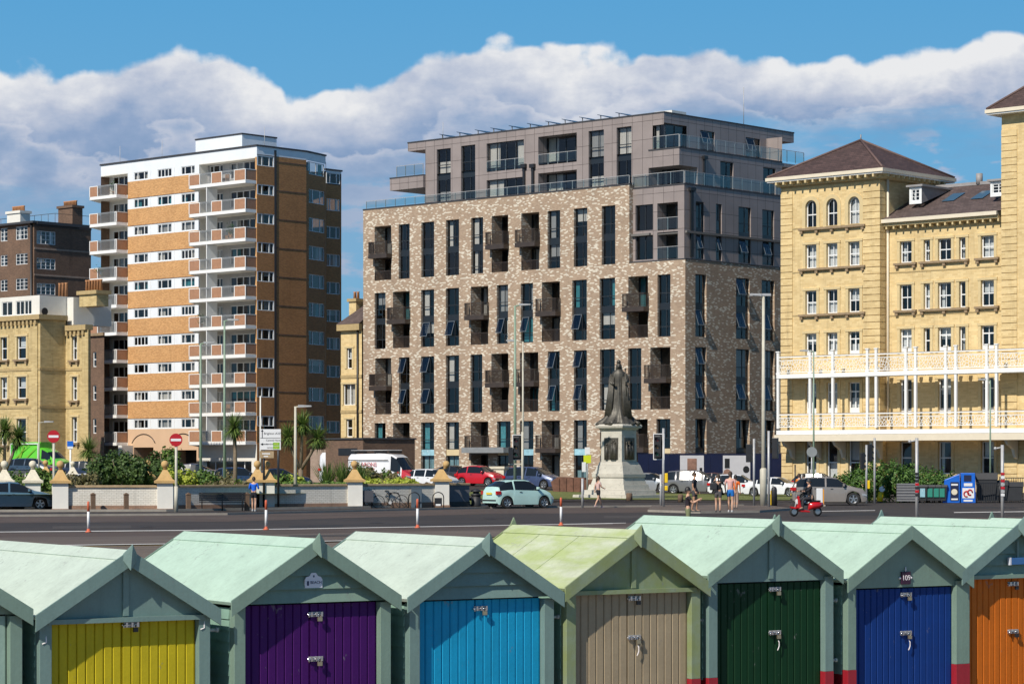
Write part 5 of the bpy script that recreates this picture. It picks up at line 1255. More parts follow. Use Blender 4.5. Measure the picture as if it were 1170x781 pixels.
m=MB(); m.box(aL,-.3,2.5,2.6,.1,zt,M['room']); m.box(.3,x2-3.6,yR+2.4,yR+2.5,.1,zt-1.2,M['room']); m.box(aL,-.5,5.9,6,0,zA,M['brickY']); m.box(.0,x2-3.5,yR+2.6,yR+2.7,0,zt-1,M['brickY']); m.obj('inner_wall',root)
# ---------------------------------------------------------------- dark brown mansion block behind
D_=Bld('mansion_block','dark brown brick mansion block with chimney stacks behind the yellow house, far left','mansion block',39,292,-42.6)
Fc,Rc=D_.F,D_.R; root=D_.root
aL=Fc.a(-60); _,zt=Fc.px(38,255); yR=Rc.a(104)
hs=[(Fc.a(x0),Fc.a(x1),Fc.px(25,b_)[1],Fc.px(25,t)[1],.15) for t,b_ in ((258.5,273.5),(289.5,302),(318,331)) for x0,x1 in ((0.5,8.5),(18,31.5))]
m=MB(); Fc.wall(m,M['brickD'],aL,0,0,zt,hs); hr=[(Rc.a(42),Rc.a(63.5),Fc.px(25,b_)[1]-.6,Fc.px(25,t)[1]-.6,.15) for t,b_ in ((258.5,273.5),(289.5,302),(318,331))]
Rc.wall(m,M['brickD'],0,yR,0,zt,hr); m.obj('wall',root,fix=False)
for h in hs: window(Fc,'cas',*h[:4],.06,root,.3)
for h in hr: window(Rc,'cas',*h[:4],.06,root,.3)
m=MB(); Fc.box(m,aL,.4,-.5,6,zt,zt+.25,M['roofdark']); m.box(.401,.5,.1,yR,zt-.1,zt+.25,M['roofdark']); m.box(aL,0.1,.1,yR,zt-.3,zt,M['roofdark']); 
for y_ in (285,315): z=Rc.px(60,y_)[1]; Rc.box(m,0,yR,-.05,0,z-.1,z+.1,M['brickL'])
m.obj('eaves',root)
m=MB(); m.tube([(-.35,-.15,0),(-.35,-.15,zt)],.14,M['black'],6); m.obj('downpipe',root)
def stack(px0,px1,pt,D,mat,n,pots=True,lbl=None):
    s=(D)/F; loc=Vector((gx(px0,D),D,0)); a=(px1-px0)*s/1.1
    rot=Matrix.Rotation(-D_.rz,3,'Z'); l=rot@(loc-root.location); z=gz(pt,D)
    m=MB(); m.box(l.x,l.x+a*.92,l.y,l.y+a*.5,zt-1,z-.5,mat); m.box(l.x-.15,l.x+a*.92+.15,l.y-.15,l.y+a*.5+.15,z-.5,z-.2,mat); o=m.obj('chimney_stack',root)
    for k in range(n): m=MB(); c=(l.x+.3+k*(a*.92-.6)/(n-1),l.y+a*.25); m.lathe([(.16,z-.2),(.13,z+.25),(.17,z+.3),(.17,z+.42)],M['terra'],7,c); m.obj('chimney_pot',o)
stack(8,38,240,297,M['offwhite'],8); stack(66.5,98,234,305,M['brickD'],9)
m=MB(); p0=Fc.pt(aL,zt+.25,3)
for k in range(14): a=aL+k*(-aL)/13; m.tube([Fc.pt(a,zt+.25,3),Fc.pt(a,zt+1.35,3)],.03,M['metal_bz'],4)
m.tube([Fc.pt(aL,zt+1.35,3),Fc.pt(0,zt+1.35,3)],.03,M['metal_bz'],4); m.tube([(0,3,zt+1.35),(0,14,zt+1.35)],.03,M['metal_bz'],4); m.obj('roof_railing',root)
m=MB(); m.box(aL,-.3,3,3.1,.1,zt-.2,M['room']); m.box(-3.1,-3,3,yR,.1,zt-.2,M['room']); m.face([(aL,yR,0),(0,yR,0),(0,yR,zt),(aL,yR,zt)],M['brickD']); m.obj('inner_wall',root)
# ---------------------------------------------------------------- narrow yellow house between the two big blocks
S_=Bld('terraced_house','slim yellow brick house with a slate roof, squeezed between the flats and new block','house',413.5,244,-42.6)
Fc,Rc=S_.F,S_.R; root=S_.root; aL=Fc.a(389.5); _,zt=Fc.px(400,374)
hs=[(Fc.a(x0),Fc.a(x1),Fc.px(400,b_)[1],Fc.px(400,t)[1],.2) for x0,x1,t,b_ in ((396.5,402.5,397.5,421),(392.5,406.5,438.5,462.5),(396,403,478.5,499))]
m=MB(); Fc.wall(m,M['brickR'],aL,0,0,zt,hs); m.face([Fc.pt(aL,0,0),Fc.pt(aL,0,4),Fc.pt(aL,zt,4),Fc.pt(aL,zt,0)],M['brickR']); m.obj('wall',root,fix=False)
for h in hs: window(Fc,'sash1' if h[1]-h[0]<1.2 else 'lite2',*h[:4],.12,root,.8,kinds=['full','top'],curmat=M['curtain']); trim(Fc,'sash',*h[:4],root)
m=MB(); Fc.box(m,aL-.2,0,-.4,0,zt-.3,zt+.3,M['stonedark2']); 
m.obj('cornice',root)
for y_ in (430,470): m=MB(); z=Fc.px(400,y_)[1]; Fc.box(m,aL,0,-.06,0,z-.15,z+.15,M['stonedark2']); m.obj('string_course',root)
zr=zt+3.3; m=MB(); m.face([Fc.pt(aL-.3,zt+.31,-.4),Fc.pt(0,zt+.31,-.4),Fc.pt(0,zr,3.6),Fc.pt(aL+1.6,zr,3.6)],M['slate']); m.face([Fc.pt(aL-.3,zt+.31,-.4),Fc.pt(aL+1.6,zr,3.6),Fc.pt(aL-.3,zt+.31,6)],M['slate']); m.obj('roof',root)
c0=Fc.a(403,2); m=MB(); zc=Fc.px(404,345,2)[1]; Fc.box(m,c0,c0+1.0,1.5,2.6,zt,zc,M['brickR']); Fc.box(m,c0-.15,c0+1.15,1.35,2.75,zc,zc+.3,M['stonedark2']); o=m.obj('chimney_stack',root)
for k in range(2): m=MB(); p=Fc.pt(c0+.3+k*.45,0,2); m.lathe([(.16,zc+.3),(.13,zc+.9),(.17,zc+1.0)],M['terra'],7,(p[0],p[1])); m.obj('chimney_pot',o)
m=MB(); Fc.box(m,aL+.2,0,2.6,2.7,.1,zt,M['room']); m.tube([Fc.pt(Fc.a(409.5),0,-.12),Fc.pt(Fc.a(409.5),zt,-.12)],.1,M['black'],5); m.obj('downpipe',root)

# ---------------------------------------------------------------- brown terrace closing the gap behind the yellow house
T_=Bld('brick_terrace','dark brown brick terrace wall glimpsed between the yellow house and the white flats','house',119,262,-42.6)
Fc=T_.F; a0=Fc.a(84); zt=Fc.px(105,384)[1]; m=MB()
hs=[(Fc.a(106),Fc.a(110),Fc.px(108,y+17)[1],Fc.px(108,y)[1],.15) for y in (402,440,478)]
Fc.wall(m,M['brickD'],a0,0,0,zt,hs); m.face([(a0,0,0),(a0,5,0),(a0,5,zt),(a0,0,zt)],M['brickD']); m.face([(a0,0,zt),(0,0,zt),(0,5,zt),(a0,5,zt)],M['roofflat']); m.box(a0,0,5,5.1,0,zt,M['brickD']); m.obj('wall',T_.root,fix=False)
for h in hs: window(Fc,'sash1',*h[:4],.1,T_.root,.5)
m=MB(); Fc.box(m,a0-.2,.1,-.25,0,zt,zt+.3,M['stonedark']); m.obj('cornice',T_.root)
# ---------------------------------------------------------------- terrain behind the wall: it rises inland on the left
def lerp(a,b,t): return a+(b-a)*max(0,min(1,t))
def wallD(px): 
    K=[(-400,125),(190,125.5),(300,128),(405,133.8),(505,138),(560,141),(640,152),(1300,152)]
    for (x0,a),(x1,b) in zip(K,K[1:]):
        if px<=x1: return lerp(a,b,(px-x0)/(x1-x0))
def hill(px):
    K=[(-300,1.4),(0,1.35),(200,1.1),(400,.65),(560,.55),(810,.1),(1300,.0)]
    for (x0,a),(x1,b) in zip(K,K[1:]):
        if px<=x1: return lerp(a,b,(px-x0)/(x1-x0))
    return 0
def terr(px,D):
    t=max(0,min(1.15,(D-148)/52))*hill(px)
    if px<520 and wallD(px)+.2<D<wallD(px)+16: t=max(t,.78)
    return t
def at(px,D,dz=0): return Vector((gx(px,D),D,terr(px,D)+dz))
bpy.data.objects.remove(bpy.data.objects['car_park']); bpy.data.objects.remove(bpy.data.objects['grass_verge']); bpy.data.objects.remove(bpy.data.objects['grass_bed'])
def tsheet(name,p0,p1,D0,D1,mat,dz,nx=40,ny=12):
    mb=MB(); mb.grid([[at(p0+(p1-p0)*i/nx,D0+(D1-D0)*j/ny if not callable(D0) else D0(p0+(p1-p0)*i/nx)+(D1-D0(p0+(p1-p0)*i/nx))*j/ny,dz) for i in range(nx+1)] for j in range(ny+1)],mat,True)
    return struct(mb.obj(name))
tsheet('car_park',-500,1500,153,240,M['asph'],.012)
tsheet('grass_bed',-400,545,lambda p:wallD(p)+.25,176,M['grass'],.03,60,40)
tsheet('grass_verge',545,1003,157,183,M['grass'],.05)
# ---------------------------------------------------------------- foliage
M['leafD']=leafmat('dark_leaves',(.03,.065,.014),(.10,.17,.035)); M['leafM']=leafmat('green_leaves',(.05,.115,.018),(.17,.27,.05)); M['leafY']=leafmat('yellow_leaves',(.24,.31,.03),(.52,.55,.07))
M['leafH']=leafmat('hedge_leaves',(.03,.085,.014),(.13,.25,.04)); M['leafO']=leafmat('olive_leaves',(.08,.075,.025),(.22,.19,.08)); M['leafB']=leafmat('brown_stems',(.10,.06,.03),(.26,.17,.08))
M['palmL']=leafmat('sword_leaves',(.05,.10,.02),(.26,.36,.08)); M['bark']=paint('bark',(.20,.15,.10),.9,.3,5)
def leaves(mb,c,r,n,s,mat,rnd_,shell=.55,aspect=1.7):
    for _ in range(n):
        while True:
            v=Vector((rnd_.uniform(-1,1),rnd_.uniform(-1,1),rnd_.uniform(-1,1)))
            if shell<v.length<=1: break
        # lumpy outline
        k=.78+.32*noise.noise(v*2.3+Vector(c)*.37)*1.6
        p=Vector((c[0]+v.x*r[0]*k,c[1]+v.y*r[1]*k,c[2]+v.z*r[2]*k))
        if p.z<.02 and c[2]>0 : p.z=abs(p.z)+.02
        d=(v+Vector((rnd_.uniform(-1,1),rnd_.uniform(-1,1),rnd_.uniform(-.6,1)))*.9).normalized(); t=d.cross(Vector((rnd_.uniform(-1,1),rnd_.uniform(-1,1),rnd_.uniform(-1,1)))).normalized(); b=d.cross(t)
        q=s*rnd_.uniform(.6,1.35)
        mb.face([p-t*q*.5,p+b*q*aspect*.4,p+t*q*.5,p-b*q*aspect*.5],mat)
def bush(name,px,D,w,h,mat,label,cat='shrub',group=None,n=900,s=.13,seed=1,depth=None,lumps=5,mat2=None,z=None):
    r_=random.Random(seed); loc=at(px,D); h*=1.18; n=int(n*1.7)
    if z is not None: loc.z=z
    root=empty(name,loc,0,label,cat,group)
    m=MB(); dp=depth or w*.7
    for k in range(lumps):
        cx=(k+.5)/lumps*w-w/2 if lumps>1 else 0; hh=h*r_.uniform(.75,1.0); cy=r_.uniform(-.25,.25)*dp
        leaves(m,(cx,cy,hh*.48),(w/lumps*r_.uniform(.75,1.15)+.12,dp*.5,hh*.52),n//lumps,s,mat2 if mat2 and r_.random()<.4 else mat,r_,.5)
    m.obj('foliage',root,fix=False)
    m=MB()
    for k in range(5):
        a=r_.uniform(0,6.28); m.tube([(0,0,-.05),(math.cos(a)*w*.12,math.sin(a)*dp*.12,h*.35),(math.cos(a)*w*.3,math.sin(a)*dp*.3,h*.7)],[.05,.035,.015],M['bark'],5)
    m.obj('stem',root)
    return root
def sword(mb,p,d,L,wd,droop,mat,n=3):
    side=d.cross(Vector((0,0,1)))
    if side.length<.05: side=Vector((1,0,0))
    side.normalize(); pts=[];q=Vector(p); dd=Vector(d)
    for k in range(n+1):
        t=k/n; pts.append((q.copy(),wd*(1-t)**.6 if k<n else .004)); q=q+dd*L/n; dd=(dd+Vector((0,0,-droop/n))).normalized()
    for (a,wa),(b,wb) in zip(pts,pts[1:]): mb.face([a-side*wa/2,a+side*wa/2,b+side*wb/2,b-side*wb/2],mat)
def head(mb,c,L,n,rnd_,mat,wd=.075,low=-.55):
    for _ in range(n):
        z=rnd_.uniform(low,1); a=rnd_.uniform(0,6.283); r=math.sqrt(max(0,1-z*z)); sword(mb,c,Vector((r*math.cos(a),r*math.sin(a),z)),L*rnd_.uniform(.75,1.1),wd,rnd_.uniform(.3,1.1),mat)
def palm(px,D,heads,label,seed,L=1.15,group='cabbage palms in the planted beds'):
    "heads: (px, py) of each leaf head"
    r_=random.Random(seed); loc=at(px,D); root=empty('cabbage_palm',loc,0,label,'palm tree',group)
    H=[Vector((gx(x,D)-loc.x,r_.uniform(-.3,.3),gz(y,D)-loc.z)) for x,y in heads]
    m=MB(); zt=min(h.z for h in H)*.55 if len(H)>1 else H[0].z
    if len(H)==1: m.tube([(0,0,-.1),(.05,0,zt*.5),H[0]],[.15,.12,.10],M['bark'],8)
    else:
        m.tube([(0,0,-.1),(0.03,0,zt)],[.17,.13],M['bark'],8)
        for h in H: m.tube([(0.03,0,zt-.1),Vector((h.x*.6,h.y*.6,(zt+h.z)/2)),h],[.12,.09,.08],M['bark'],7)
    m.obj('trunk',root)
    for h in H: m=MB(); head(m,h,L,330,r_,M['palmL'],.06); head(m,h-Vector((0,0,.1)),L*.85,90,r_,M['leafD'],.06,-1); head(m,h-Vector((0,0,.2)),L*.6,40,r_,M['leafB'],.06,-1); m.obj('crown',root,fix=False)
    return root
palm(268,146,[(268,489)],'single headed cabbage palm directly behind the bench and lamp posts',3,1.15)
palm(343,147,[(346,486),(364,501),(329,500)],'three headed cabbage palm beside the tall pale street lamp',4,1.05)
palm(4,143,[(6,492),(-8,510),(20,500)],'cabbage palm at the far left edge above low shrubs',5,1.0)
palm(101,168,[(101,514)],'low bushy cabbage palm in front of the yellow house corner',6,1.25)
palm(141,141,[(140,532)],'bright green spiky palm rising out of the big dark shrub',7,.95)
bush('round_shrub',137,139.5,3.0,2.1,M['leafD'],'big dark rounded shrub behind the white wall, left of the second no entry sign',n=4500,s=.12,seed=11,lumps=4)
bush('low_shrub',86,137,2.4,1.2,M['leafO'],'low olive brown shrub behind the wall between orange pier and dark shrub',n=900,seed=12,mat2=M['leafM'])
bush('low_shrub',25,150,3.6,2.0,M['leafM'],'green shrub mass at the left edge below the cabbage palm',n=1600,seed=13,group=None)
bush('conifer',188,172,1.7,3.0,M['leafD'],'dark upright tree in front of the peach ground storey of the flats','tree',n=2200,s=.16,seed=14,lumps=2,mat2=M['leafM'])
bush('low_shrub',218,139,2.7,1.25,M['leafM'],'green leafy shrub just right of the second no entry sign',n=1300,seed=15,mat2=M['leafY'])
bush('low_shrub',262,139,2.5,.75,M['leafO'],'thin low olive plants behind the wall above the bench',n=800,seed=16,mat2=M['leafM'])
bush('low_shrub',243,165,2.8,1.5,M['leafD'],'dark shrub in front of the ground floor windows of the flats',n=900,seed=17,mat2=M['leafO'])
bush('yellow_shrub',325,139,1.9,1.0,M['leafY'],'yellow green shrub right of the direction sign',n=900,seed=18,mat2=M['leafM'])
bush('yellow_shrub',445,142,2.9,.8,M['leafY'],'bright yellow green low shrub above the parked bicycles',n=1500,seed=19)
bush('low_shrub',432,148,2.2,1.2,M['leafO'],'tall olive and brown flowering shrub behind the yellow one',n=1500,seed=20,mat2=M['leafM'])
bush('dry_plant',489,143,2.6,.45,M['leafB'],'low dry brown plants left of the crooked pier ball',n=700,seed=21,mat2=M['leafO'],cat='plant')
bush('low_shrub',362,139,3.4,.6,M['leafM'],'flat green ground planting behind the wall below the flax',n=900,seed=22)
def flax(px,D,w,h,label,seed,n=130):
    r_=random.Random(seed); root=empty('flax_plant',at(px,D),0,label,'plant'); 
    for k in range(3):
        m=MB()
        for _ in range(n//2): a=r_.uniform(0,6.28); t=r_.uniform(.1,.62); sword(m,((k-1)*w*.28+r_.uniform(-.12,.12),r_.uniform(-.2,.2),0),Vector((math.cos(a)*t,math.sin(a)*t,1)).normalized(),h*r_.uniform(.8,1.25),.08,r_.uniform(.15,.6),M['palmL'] if r_.random()<.5 else M['leafD'],4)
        m.obj('leaf_clump',root,fix=False)
flax(392,142,3.2,1.55,'large spiky green flax clump left of the orange pier by the bicycles',31,200)
flax(302,160,1.8,1.3,'spiky flax clump behind the direction sign',32)
bush('low_shrub',172,141,1.7,1.0,M['leafM'],'small green shrub between the big dark shrub and the orange pier',n=700,seed=51,mat2=M['leafO'])
bush('low_shrub',52,138,1.3,1.25,M['leafM'],'green shrub between the two left gate piers',n=700,seed=52)
bush('low_shrub',408,147,1.9,1.5,M['leafO'],'olive shrub behind the orange pier by the bicycles',n=900,seed=53,mat2=M['leafD'])
# the big hedge on the right
r_=random.Random(40); D=151; x0,x1=gx(952,D),gx(1092,D); root=empty('hedge',((x0+x1)/2,D,0),0,'long rounded green hedge in front of the verandah building','hedge')
m=MB(); w=x1-x0
for k in range(11):
    t=(k+.5)/11; hh=2.55*(1-.55*abs(t-.5)**2.2*3.2)*r_.uniform(.92,1.04); leaves(m,((t-.5)*w,r_.uniform(-.2,.3),hh*.5),(w/11*1.05,1.0,hh*.53),2000,.095,M['leafH'],r_,.6)
m.obj('foliage',root,fix=False)
m=MB()
for k in range(12): x=(k/11-.5)*w*.9; m.tube([(x,0,0),(x+.1,.1,1.3)],[.05,.02],M['bark'],5)
m.obj('stem',root)
# far tree tops over the roofs behind the flats
# ---------------------------------------------------------------- garden wall and piers
M['wallw']=brick('painted_wall',(.60,.57,.50),(.68,.65,.58),(.46,.43,.38),.24,.09,ms=.012,streak=.3,big=.12); M['wallbase']=brick('wall_base_brick',(.24,.13,.08),(.32,.18,.11),(.25,.2,.16),.24,.08,streak=.3)
M['cope']=paint('coping_stone',(.36,.26,.15),.85,.2,3,dirt=(.18,.14,.09)); M['ochre']=paint('ochre_stone',(.52,.33,.13),.8,.15,3,dirt=(.62,.48,.28)); M['pale']=paint('pale_stone',(.66,.60,.47),.8,.12,3,dirt=(.40,.33,.22))
M['wallgrey']=paint('grey_render',(.155,.155,.165),.8,.1)
def pier(px,y,label,cap,h=1.38,w=.78,tilt=0,D=None,s=1.0):
    p=gnd(px,y) if D is None else at(px,D); root=empty('gate_pier',p,R(10),label,'gate pier','stone piers with ball finials along the garden wall')
    w*=s;h*=s; m=MB(); m.box(-w/2,w/2,-w/2,w/2,0,h,M['offwhite']); m.box(-w/2-.03,w/2+.03,-w/2-.03,w/2+.03,0,.12,M['wallbase']); m.obj('shaft',root,bev=.01)
    m=MB(); q=w/2+.13*s; m.box(-q,q,-q,q,h,h+.13*s,cap); 
    prof=[(q*1.30,h+.13*s),(q*1.0,h+.20*s),(q*.75,h+.36*s),(q*.38,h+.60*s),(q*.30,h+.66*s)]
    rows=[[(r*math.cos(math.pi/4+math.pi/2*k),r*math.sin(math.pi/4+math.pi/2*k),z) for k in range(4)] for r,z in prof]; m.grid(rows,cap,False,closed=True,cap=True); c=m.obj('pyramid_cap',root)
    m=MB(); m.lathe([(.10*s,h+.66*s),(.09*s,h+.74*s),(.13*s,h+.76*s)],cap,12); m.ball((0,0,h+.93*s),.195*s,cap,16); b=m.obj('ball_finial',root)
    if tilt: b.rotation_euler=(0,R(tilt),0); b.location=(-.28,0,.06)
    return root
pier(5,582,'pale stone gate pier at the far left edge, mostly behind the blue saloon',M['pale'])
pier(37.5,582.5,'pale stone gate pier behind the blue saloon, left of the no entry sign',M['pale'])
pier(69,583.5,'white gate pier with orange cap directly right of the first no entry sign',M['ochre'])
pier(188.5,583.3,'white pier with orange cap left of the second no entry sign',M['ochre'])
pier(294,580.3,'white pier with orange cap partly behind the person in blue',M['ochre']); pier(304.5,581.3,'white pier with orange cap right behind the black sign posts',M['ochre'])
pier(405,580.2,'white pier with orange cap at the left end of the parked bicycles',M['ochre'])
pier(504,579,'white pier with orange cap whose ball finial sits crooked',M['ochre'],tilt=14)
pier(52,0,'small distant orange pier seen between two dark cars',M['ochre'],D=160,s=.9)
pier(83,0,'small pale pier far behind beside the dark blue cars',M['pale'],D=163,s=.85)
pier(169,0,'distant orange pier in front of the blue car, left of the second sign',M['ochre'],D=150,s=1.0)
def gwall(p0,p1,label,mat=None,h=1.16,base=True):
    a,b=gnd(*p0),gnd(*p1); d=b-a; L=d.length; root=empty('garden_wall',a,math.atan2(d.y,d.x),label,'wall')
    m=MB(); m.box(.38,L-.38,-.12,.12,.28,h,mat or M['wallw']); m.box(.36,L-.36,-.16,.16,0,.279,M['wallbase'] if base else M['black']); m.obj('wall_face',root); m=MB(); m.box(.36,L-.36,-.2,.2,h,h+.12,M['cope']); m.obj('coping',root,bev=.02); return root
gwall((69,583.5),(188.5,583.3),'white painted brick wall with two wooden posts before it, between the left two orange piers')
gwall((188.5,583.3),(298,581.5),'white painted brick wall behind the dark bench')
gwall((304.5,581.3),(405,580.2),'white painted wall behind the first cycle hoops and the lamp post')
gwall((405,580.2),(504,579),'white painted wall behind the parked bicycles and grey cabinet')
gwall((499,578.8),(541,578.2),'short grey rendered wall end beside the black litter bin',M['wallgrey'],base=False)
m=MB(); p=gnd(466,579); m.box(-.16,.16,-.35,-.17,0,1.22,M['offwhite']); o=m.obj('wall_pillar',None,p); tag(o,'plain white pillar against the wall left of the grey cabinet','pillar')
# low brick garage beyond the palms
m=MB(); g0,g1=at(372,200),at(415,196); d=g1-g0; root=empty('brick_garage',(g0.x,g0.y,0),math.atan2(d.y,d.x),'low flat roofed brown brick garage left of the white vans','garage'); L=d.length
m.box(0,L,0,5,0,gz(502,200),M['brickD']); m.box(-3.6,-.02,1,1.3,0,gz(513,200),M['brickL']); m.box(-.1,L+.1,-.1,5.1,gz(502,200),gz(502,200)+.12,M['roofdark']); m.obj('wall',root); m=MB(); m.box(L*.35,L*.85,-.03,-.001,gz(520,200),gz(512,200),M['black']); m.obj('window',root)
# ---------------------------------------------------------------- street furniture
def post(name,label,cat,base,zt,r,mat,group=None,r2=None,rz=0):
    root=empty(name,base,rz,label,cat,group); m=MB(); m.tube([(0,0,0),(0,0,zt)],[r,r2 or r],mat,10); m.obj('pole',root); return root
def lamp(px,ybase,ytop,label,mat,r=.09,arm=(.5,0),D=None,dark=False,thick=None):
    p=gnd(px,ybase) if D is None else at(px,D); D=p.y; H=gz(ytop,D)-p.z
    root=empty('street_lamp',p,0,label,'street lamp','street lamps along the road')
    m=MB(); m.tube([(0,0,0),(0,0,H)],[r,r*.6],mat,10); 
    if thick: m.tube([(0,0,0),(0,0,thick),(0,0,thick+.1)],[r*1.5,r*1.5,r],mat,12)
    m.obj('pole',root)
    if arm:
        ax,az=arm; m=MB(); m.tube([(0,0,H-.05),(ax,0,H+az)],[r*.5,r*.4],mat,6); m.obj('arm',root)
        m=MB(); m.prism([(ax-.1,H+az-.06),(ax+.6*(1 if ax>=0 else -1),H+az-.02),(ax+.6*(1 if ax>=0 else -1),H+az+.05),(ax-.1,H+az+.08)],-.14,.14,M['galv']); m.obj('lantern',root)
    return root
lamp(337.5,580.2,464,'pale cream street lamp with a flat lantern, in front of the three headed palm',M['polecream'],.10,(.25,.0))
lamp(588.5,0,349,'tallest green street lamp, in front of the new brick block',M['polegreen'],.11,(.35,.05),D=155)
lamp(597.5,0,390,'thin cream street lamp right beside the tall green one',M['polecream'],.08,(-.45,.05),D=157)
lamp(872.3,578.5,337,'thick pale lamp column with a T shaped head beside the crossing signals',M['polecream'],.13,(-.01,.0),thick=2.0)
m=MB(); p=gnd(872.3,578.5); H=gz(337,p.y); m.box(-.75,.4,-.1,.1,H-.05,H+.08,M['galv']); m.obj('cross_arm',[o for o in COL.objects if o.name.startswith('street_lamp')][-1])
lamp(256.5,0,366,'tall green lamp column in front of the right hand balconies of the white flats',M['polegreen'],.10,(.3,.03),D=158)
lamp(229.3,0,392,'grey green lamp column left of the taller one before the white flats',M['polegreen'],.10,(.3,.03),D=160)
lamp(297.5,0,452,'slender pale lamp column rising behind the direction sign',M['offwhite'],.07,None,D=165)
lamp(44.5,0,482,'short lamp with white lantern above the green delivery van',M['polecream'],.07,(.5,.02),D=190)
lamp(929.7,0,401,'thin green lamp column in front of the verandah left part',M['polegreen'],.07,(-.3,.02),D=165)
lamp(1131.5,0,434,'thin green lamp column in front of the verandah right part',M['polegreen'],.07,(-.2,.03),D=172)
def noentry(px,yb,yc,label):
    p=gnd(px,yb); zc=gz(yc,p.y); root=post('no_entry_sign',label,'road sign',p,zc-.15,.065,M['polecream'],'no entry signs')
    m=MB(); m.tube([(0,-.09,zc),(0,-.075,zc)],.315,M['signred'],28,smooth=False); d=m.obj('sign_disc',root); m=MB(); m.box(-.25,.25,-.096,-.0905,zc-.06,zc+.06,M['signwhite']); m.obj('white_bar',d)
    m=MB(); m.tube([(0,0,0),(0,0,1.25)],.10,M['polecream'],10); m.obj('pole_base',root)
M['signred']=paint('sign_red',(.42,.008,.015),.4,.05); M['signwhite']=paint('sign_white',(.72,.72,.72),.4,.03); M['signgreen']=paint('sign_green',(.20,.42,.03),.4,.05); M['signyel']=paint('sign_yellow_ink',(.7,.65,.1),.5,.03)
M['yellow']=paint('yellow_plastic',(.80,.52,.01),.4,.06); M['orange']=paint('orange_red_plastic',(.62,.13,.06),.5,.12,dirt=(.5,.30,.22)); M['wood']=paint('weathered_timber',(.15,.095,.06),.85,.25,6,bmp=.3); M['bluebin']=paint('blue_bank_paint',(.008,.12,.55),.4,.1,1); M['binteal']=paint('green_bin',(.02,.22,.16),.5,.1); M['binblack']=paint('black_bin',(.022,.023,.026),.55,.2,3)
M['navy']=paint('navy_hoarding',(.010,.014,.05),.45,.15,1)
noentry(61.5,582.5,498.3,'no entry sign on a pale pole beside the blue saloon'); noentry(201.3,584.6,502.3,'no entry sign on a pale pole left of the bench')
# direction sign
p=gnd(309.5,581.5); D=p.y; sc=D/F; root=empty('direction_sign',p,R(0),'large white direction sign on two black posts behind the person in blue','road sign')
for x,yt in ((301.5,491),(318,491)): m=MB(); X=(x-309.5)*sc; m.tube([(X,0,0),(X,0,gz(yt,D))],.06,M['black'],8); m.obj('post',root)
m=MB(); xa,xb=(297-309.5)*sc,(321-309.5)*sc; za,zb=gz(513.5,D),gz(490,D); m.box(xa,xb,-.10,-.075,za,zb,M['signwhite']); sp=m.obj('sign_panel',root)
m=MB(); m.box(xa+.03,xb-.03,-.104,-.1005,gz(500.2,D)-.012,gz(500.2,D)+.012,M['black']); m.obj('divider',sp)
def arrow(x,z,vert):
    m=MB()
    if vert: m.box(x-.02,x+.02,-.104,-.1005,z-.22,z+.12,M['black']); m.face([(x-.07,-.104,z+.1),(x+.07,-.104,z+.1),(x,-.104,z+.22)],M['black'])
    else: m.box(x-.12,x+.16,-.104,-.1005,z-.02,z+.02,M['black']); m.face([(x-.1,-.104,z-.07),(x-.1,-.104,z+.07),(x-.24,-.104,z)],M['black'])
    m.obj('arrow',sp)
arrow(xa+.13,gz(495,D),True); arrow(xa+.27,gz(507.3,D),False)
textmesh('Brighton A259',.155,M['black'],sp,((xa+xb)/2+.13,-.1045,gz(495,D)),(R(90),0,0)); textmesh('Central Hove',.135,M['black'],sp,((xa+xb)/2+.15,-.1045,gz(502.8,D)),(R(90),0,0))
for y,t,t2 in ((507,'London','A23'),(511,'Lewes','A27')):
    textmesh(t,.12,M['black'],sp,((xa+xb)/2-.02,-.1045,gz(y,D)),(R(90),0,0)); m=MB(); m.box(xb-.40,xb-.06,-.104,-.1005,gz(y,D)-.08,gz(y,D)+.08,M['signgreen']); k=m.obj('green_patch',sp); textmesh(t2,.12,M['signyel'],k,(xb-.23,-.1055,gz(y,D)),(R(90),0,0))
m=MB(); m.box(xa,xb-.36,-.10,-.075,gz(523,D),gz(515,D),M['cope']); o=m.obj('lower_sign_panel',root); m=MB(); m.box(xa+.12,xb-.55,-.104,-.1005,gz(518,D)-.03,gz(518,D)+.03,M['signwhite']); m.box(xa+.2,xb-.65,-.104,-.1005,gz(521,D)-.03,gz(521,D)+.03,M['signwhite']); m.obj('white_stripe',o)
# small parking sign near the palms, and another round one by the verandah
root=post('parking_sign','small white and blue parking sign on a white post right of the green van','road sign',at(80.5,165),gz(506,165)-at(80.5,165).z,.06,M['white']); zc=gz(508,165)-at(80.5,165).z; m=MB(); m.box(-.2,.2,-.09,-.07,zc-.1,zc+.25,M['bluebin']); m.box(-.18,.18,-.095,-.091,zc-.25,zc-.1,M['signwhite']); m.obj('sign_plate',root)
root=post('round_sign','round sign seen from behind on a thin pole by the verandah','road sign',at(927.5,164),gz(511,164),.045,M['galv']); zc=gz(516.5,164); m=MB(); m.tube([(0,-.06,zc),(0,-.045,zc)],.34,M['metal_g'],20,smooth=False); m.obj('sign_disc',root)
# timber posts on the pavement
for i,(px,y,w_) in enumerate(((106.3,583.8,'left'),(144.2,583.8,'right'),(215.2,583.6,''),(282.2,583,''))):
    m=MB(); m.box(-.11,.11,-.11,.11,0,.80,M['wood']); m.prism([(-.13,.80),(.13,.80),(.13,.84),(0,.92),(-.13,.84)],-.13,.13,M['wood']); o=m.obj('timber_bollard',None,gnd(px,y),R(20),bev=.01)
    tag(o,('%s of two timber bollards before the long white wall'%w_) if w_ else ('timber bollard left of the bench' if px<250 else 'timber bollard between the bench and the person in blue'),'bollard','timber bollards on the pavement')
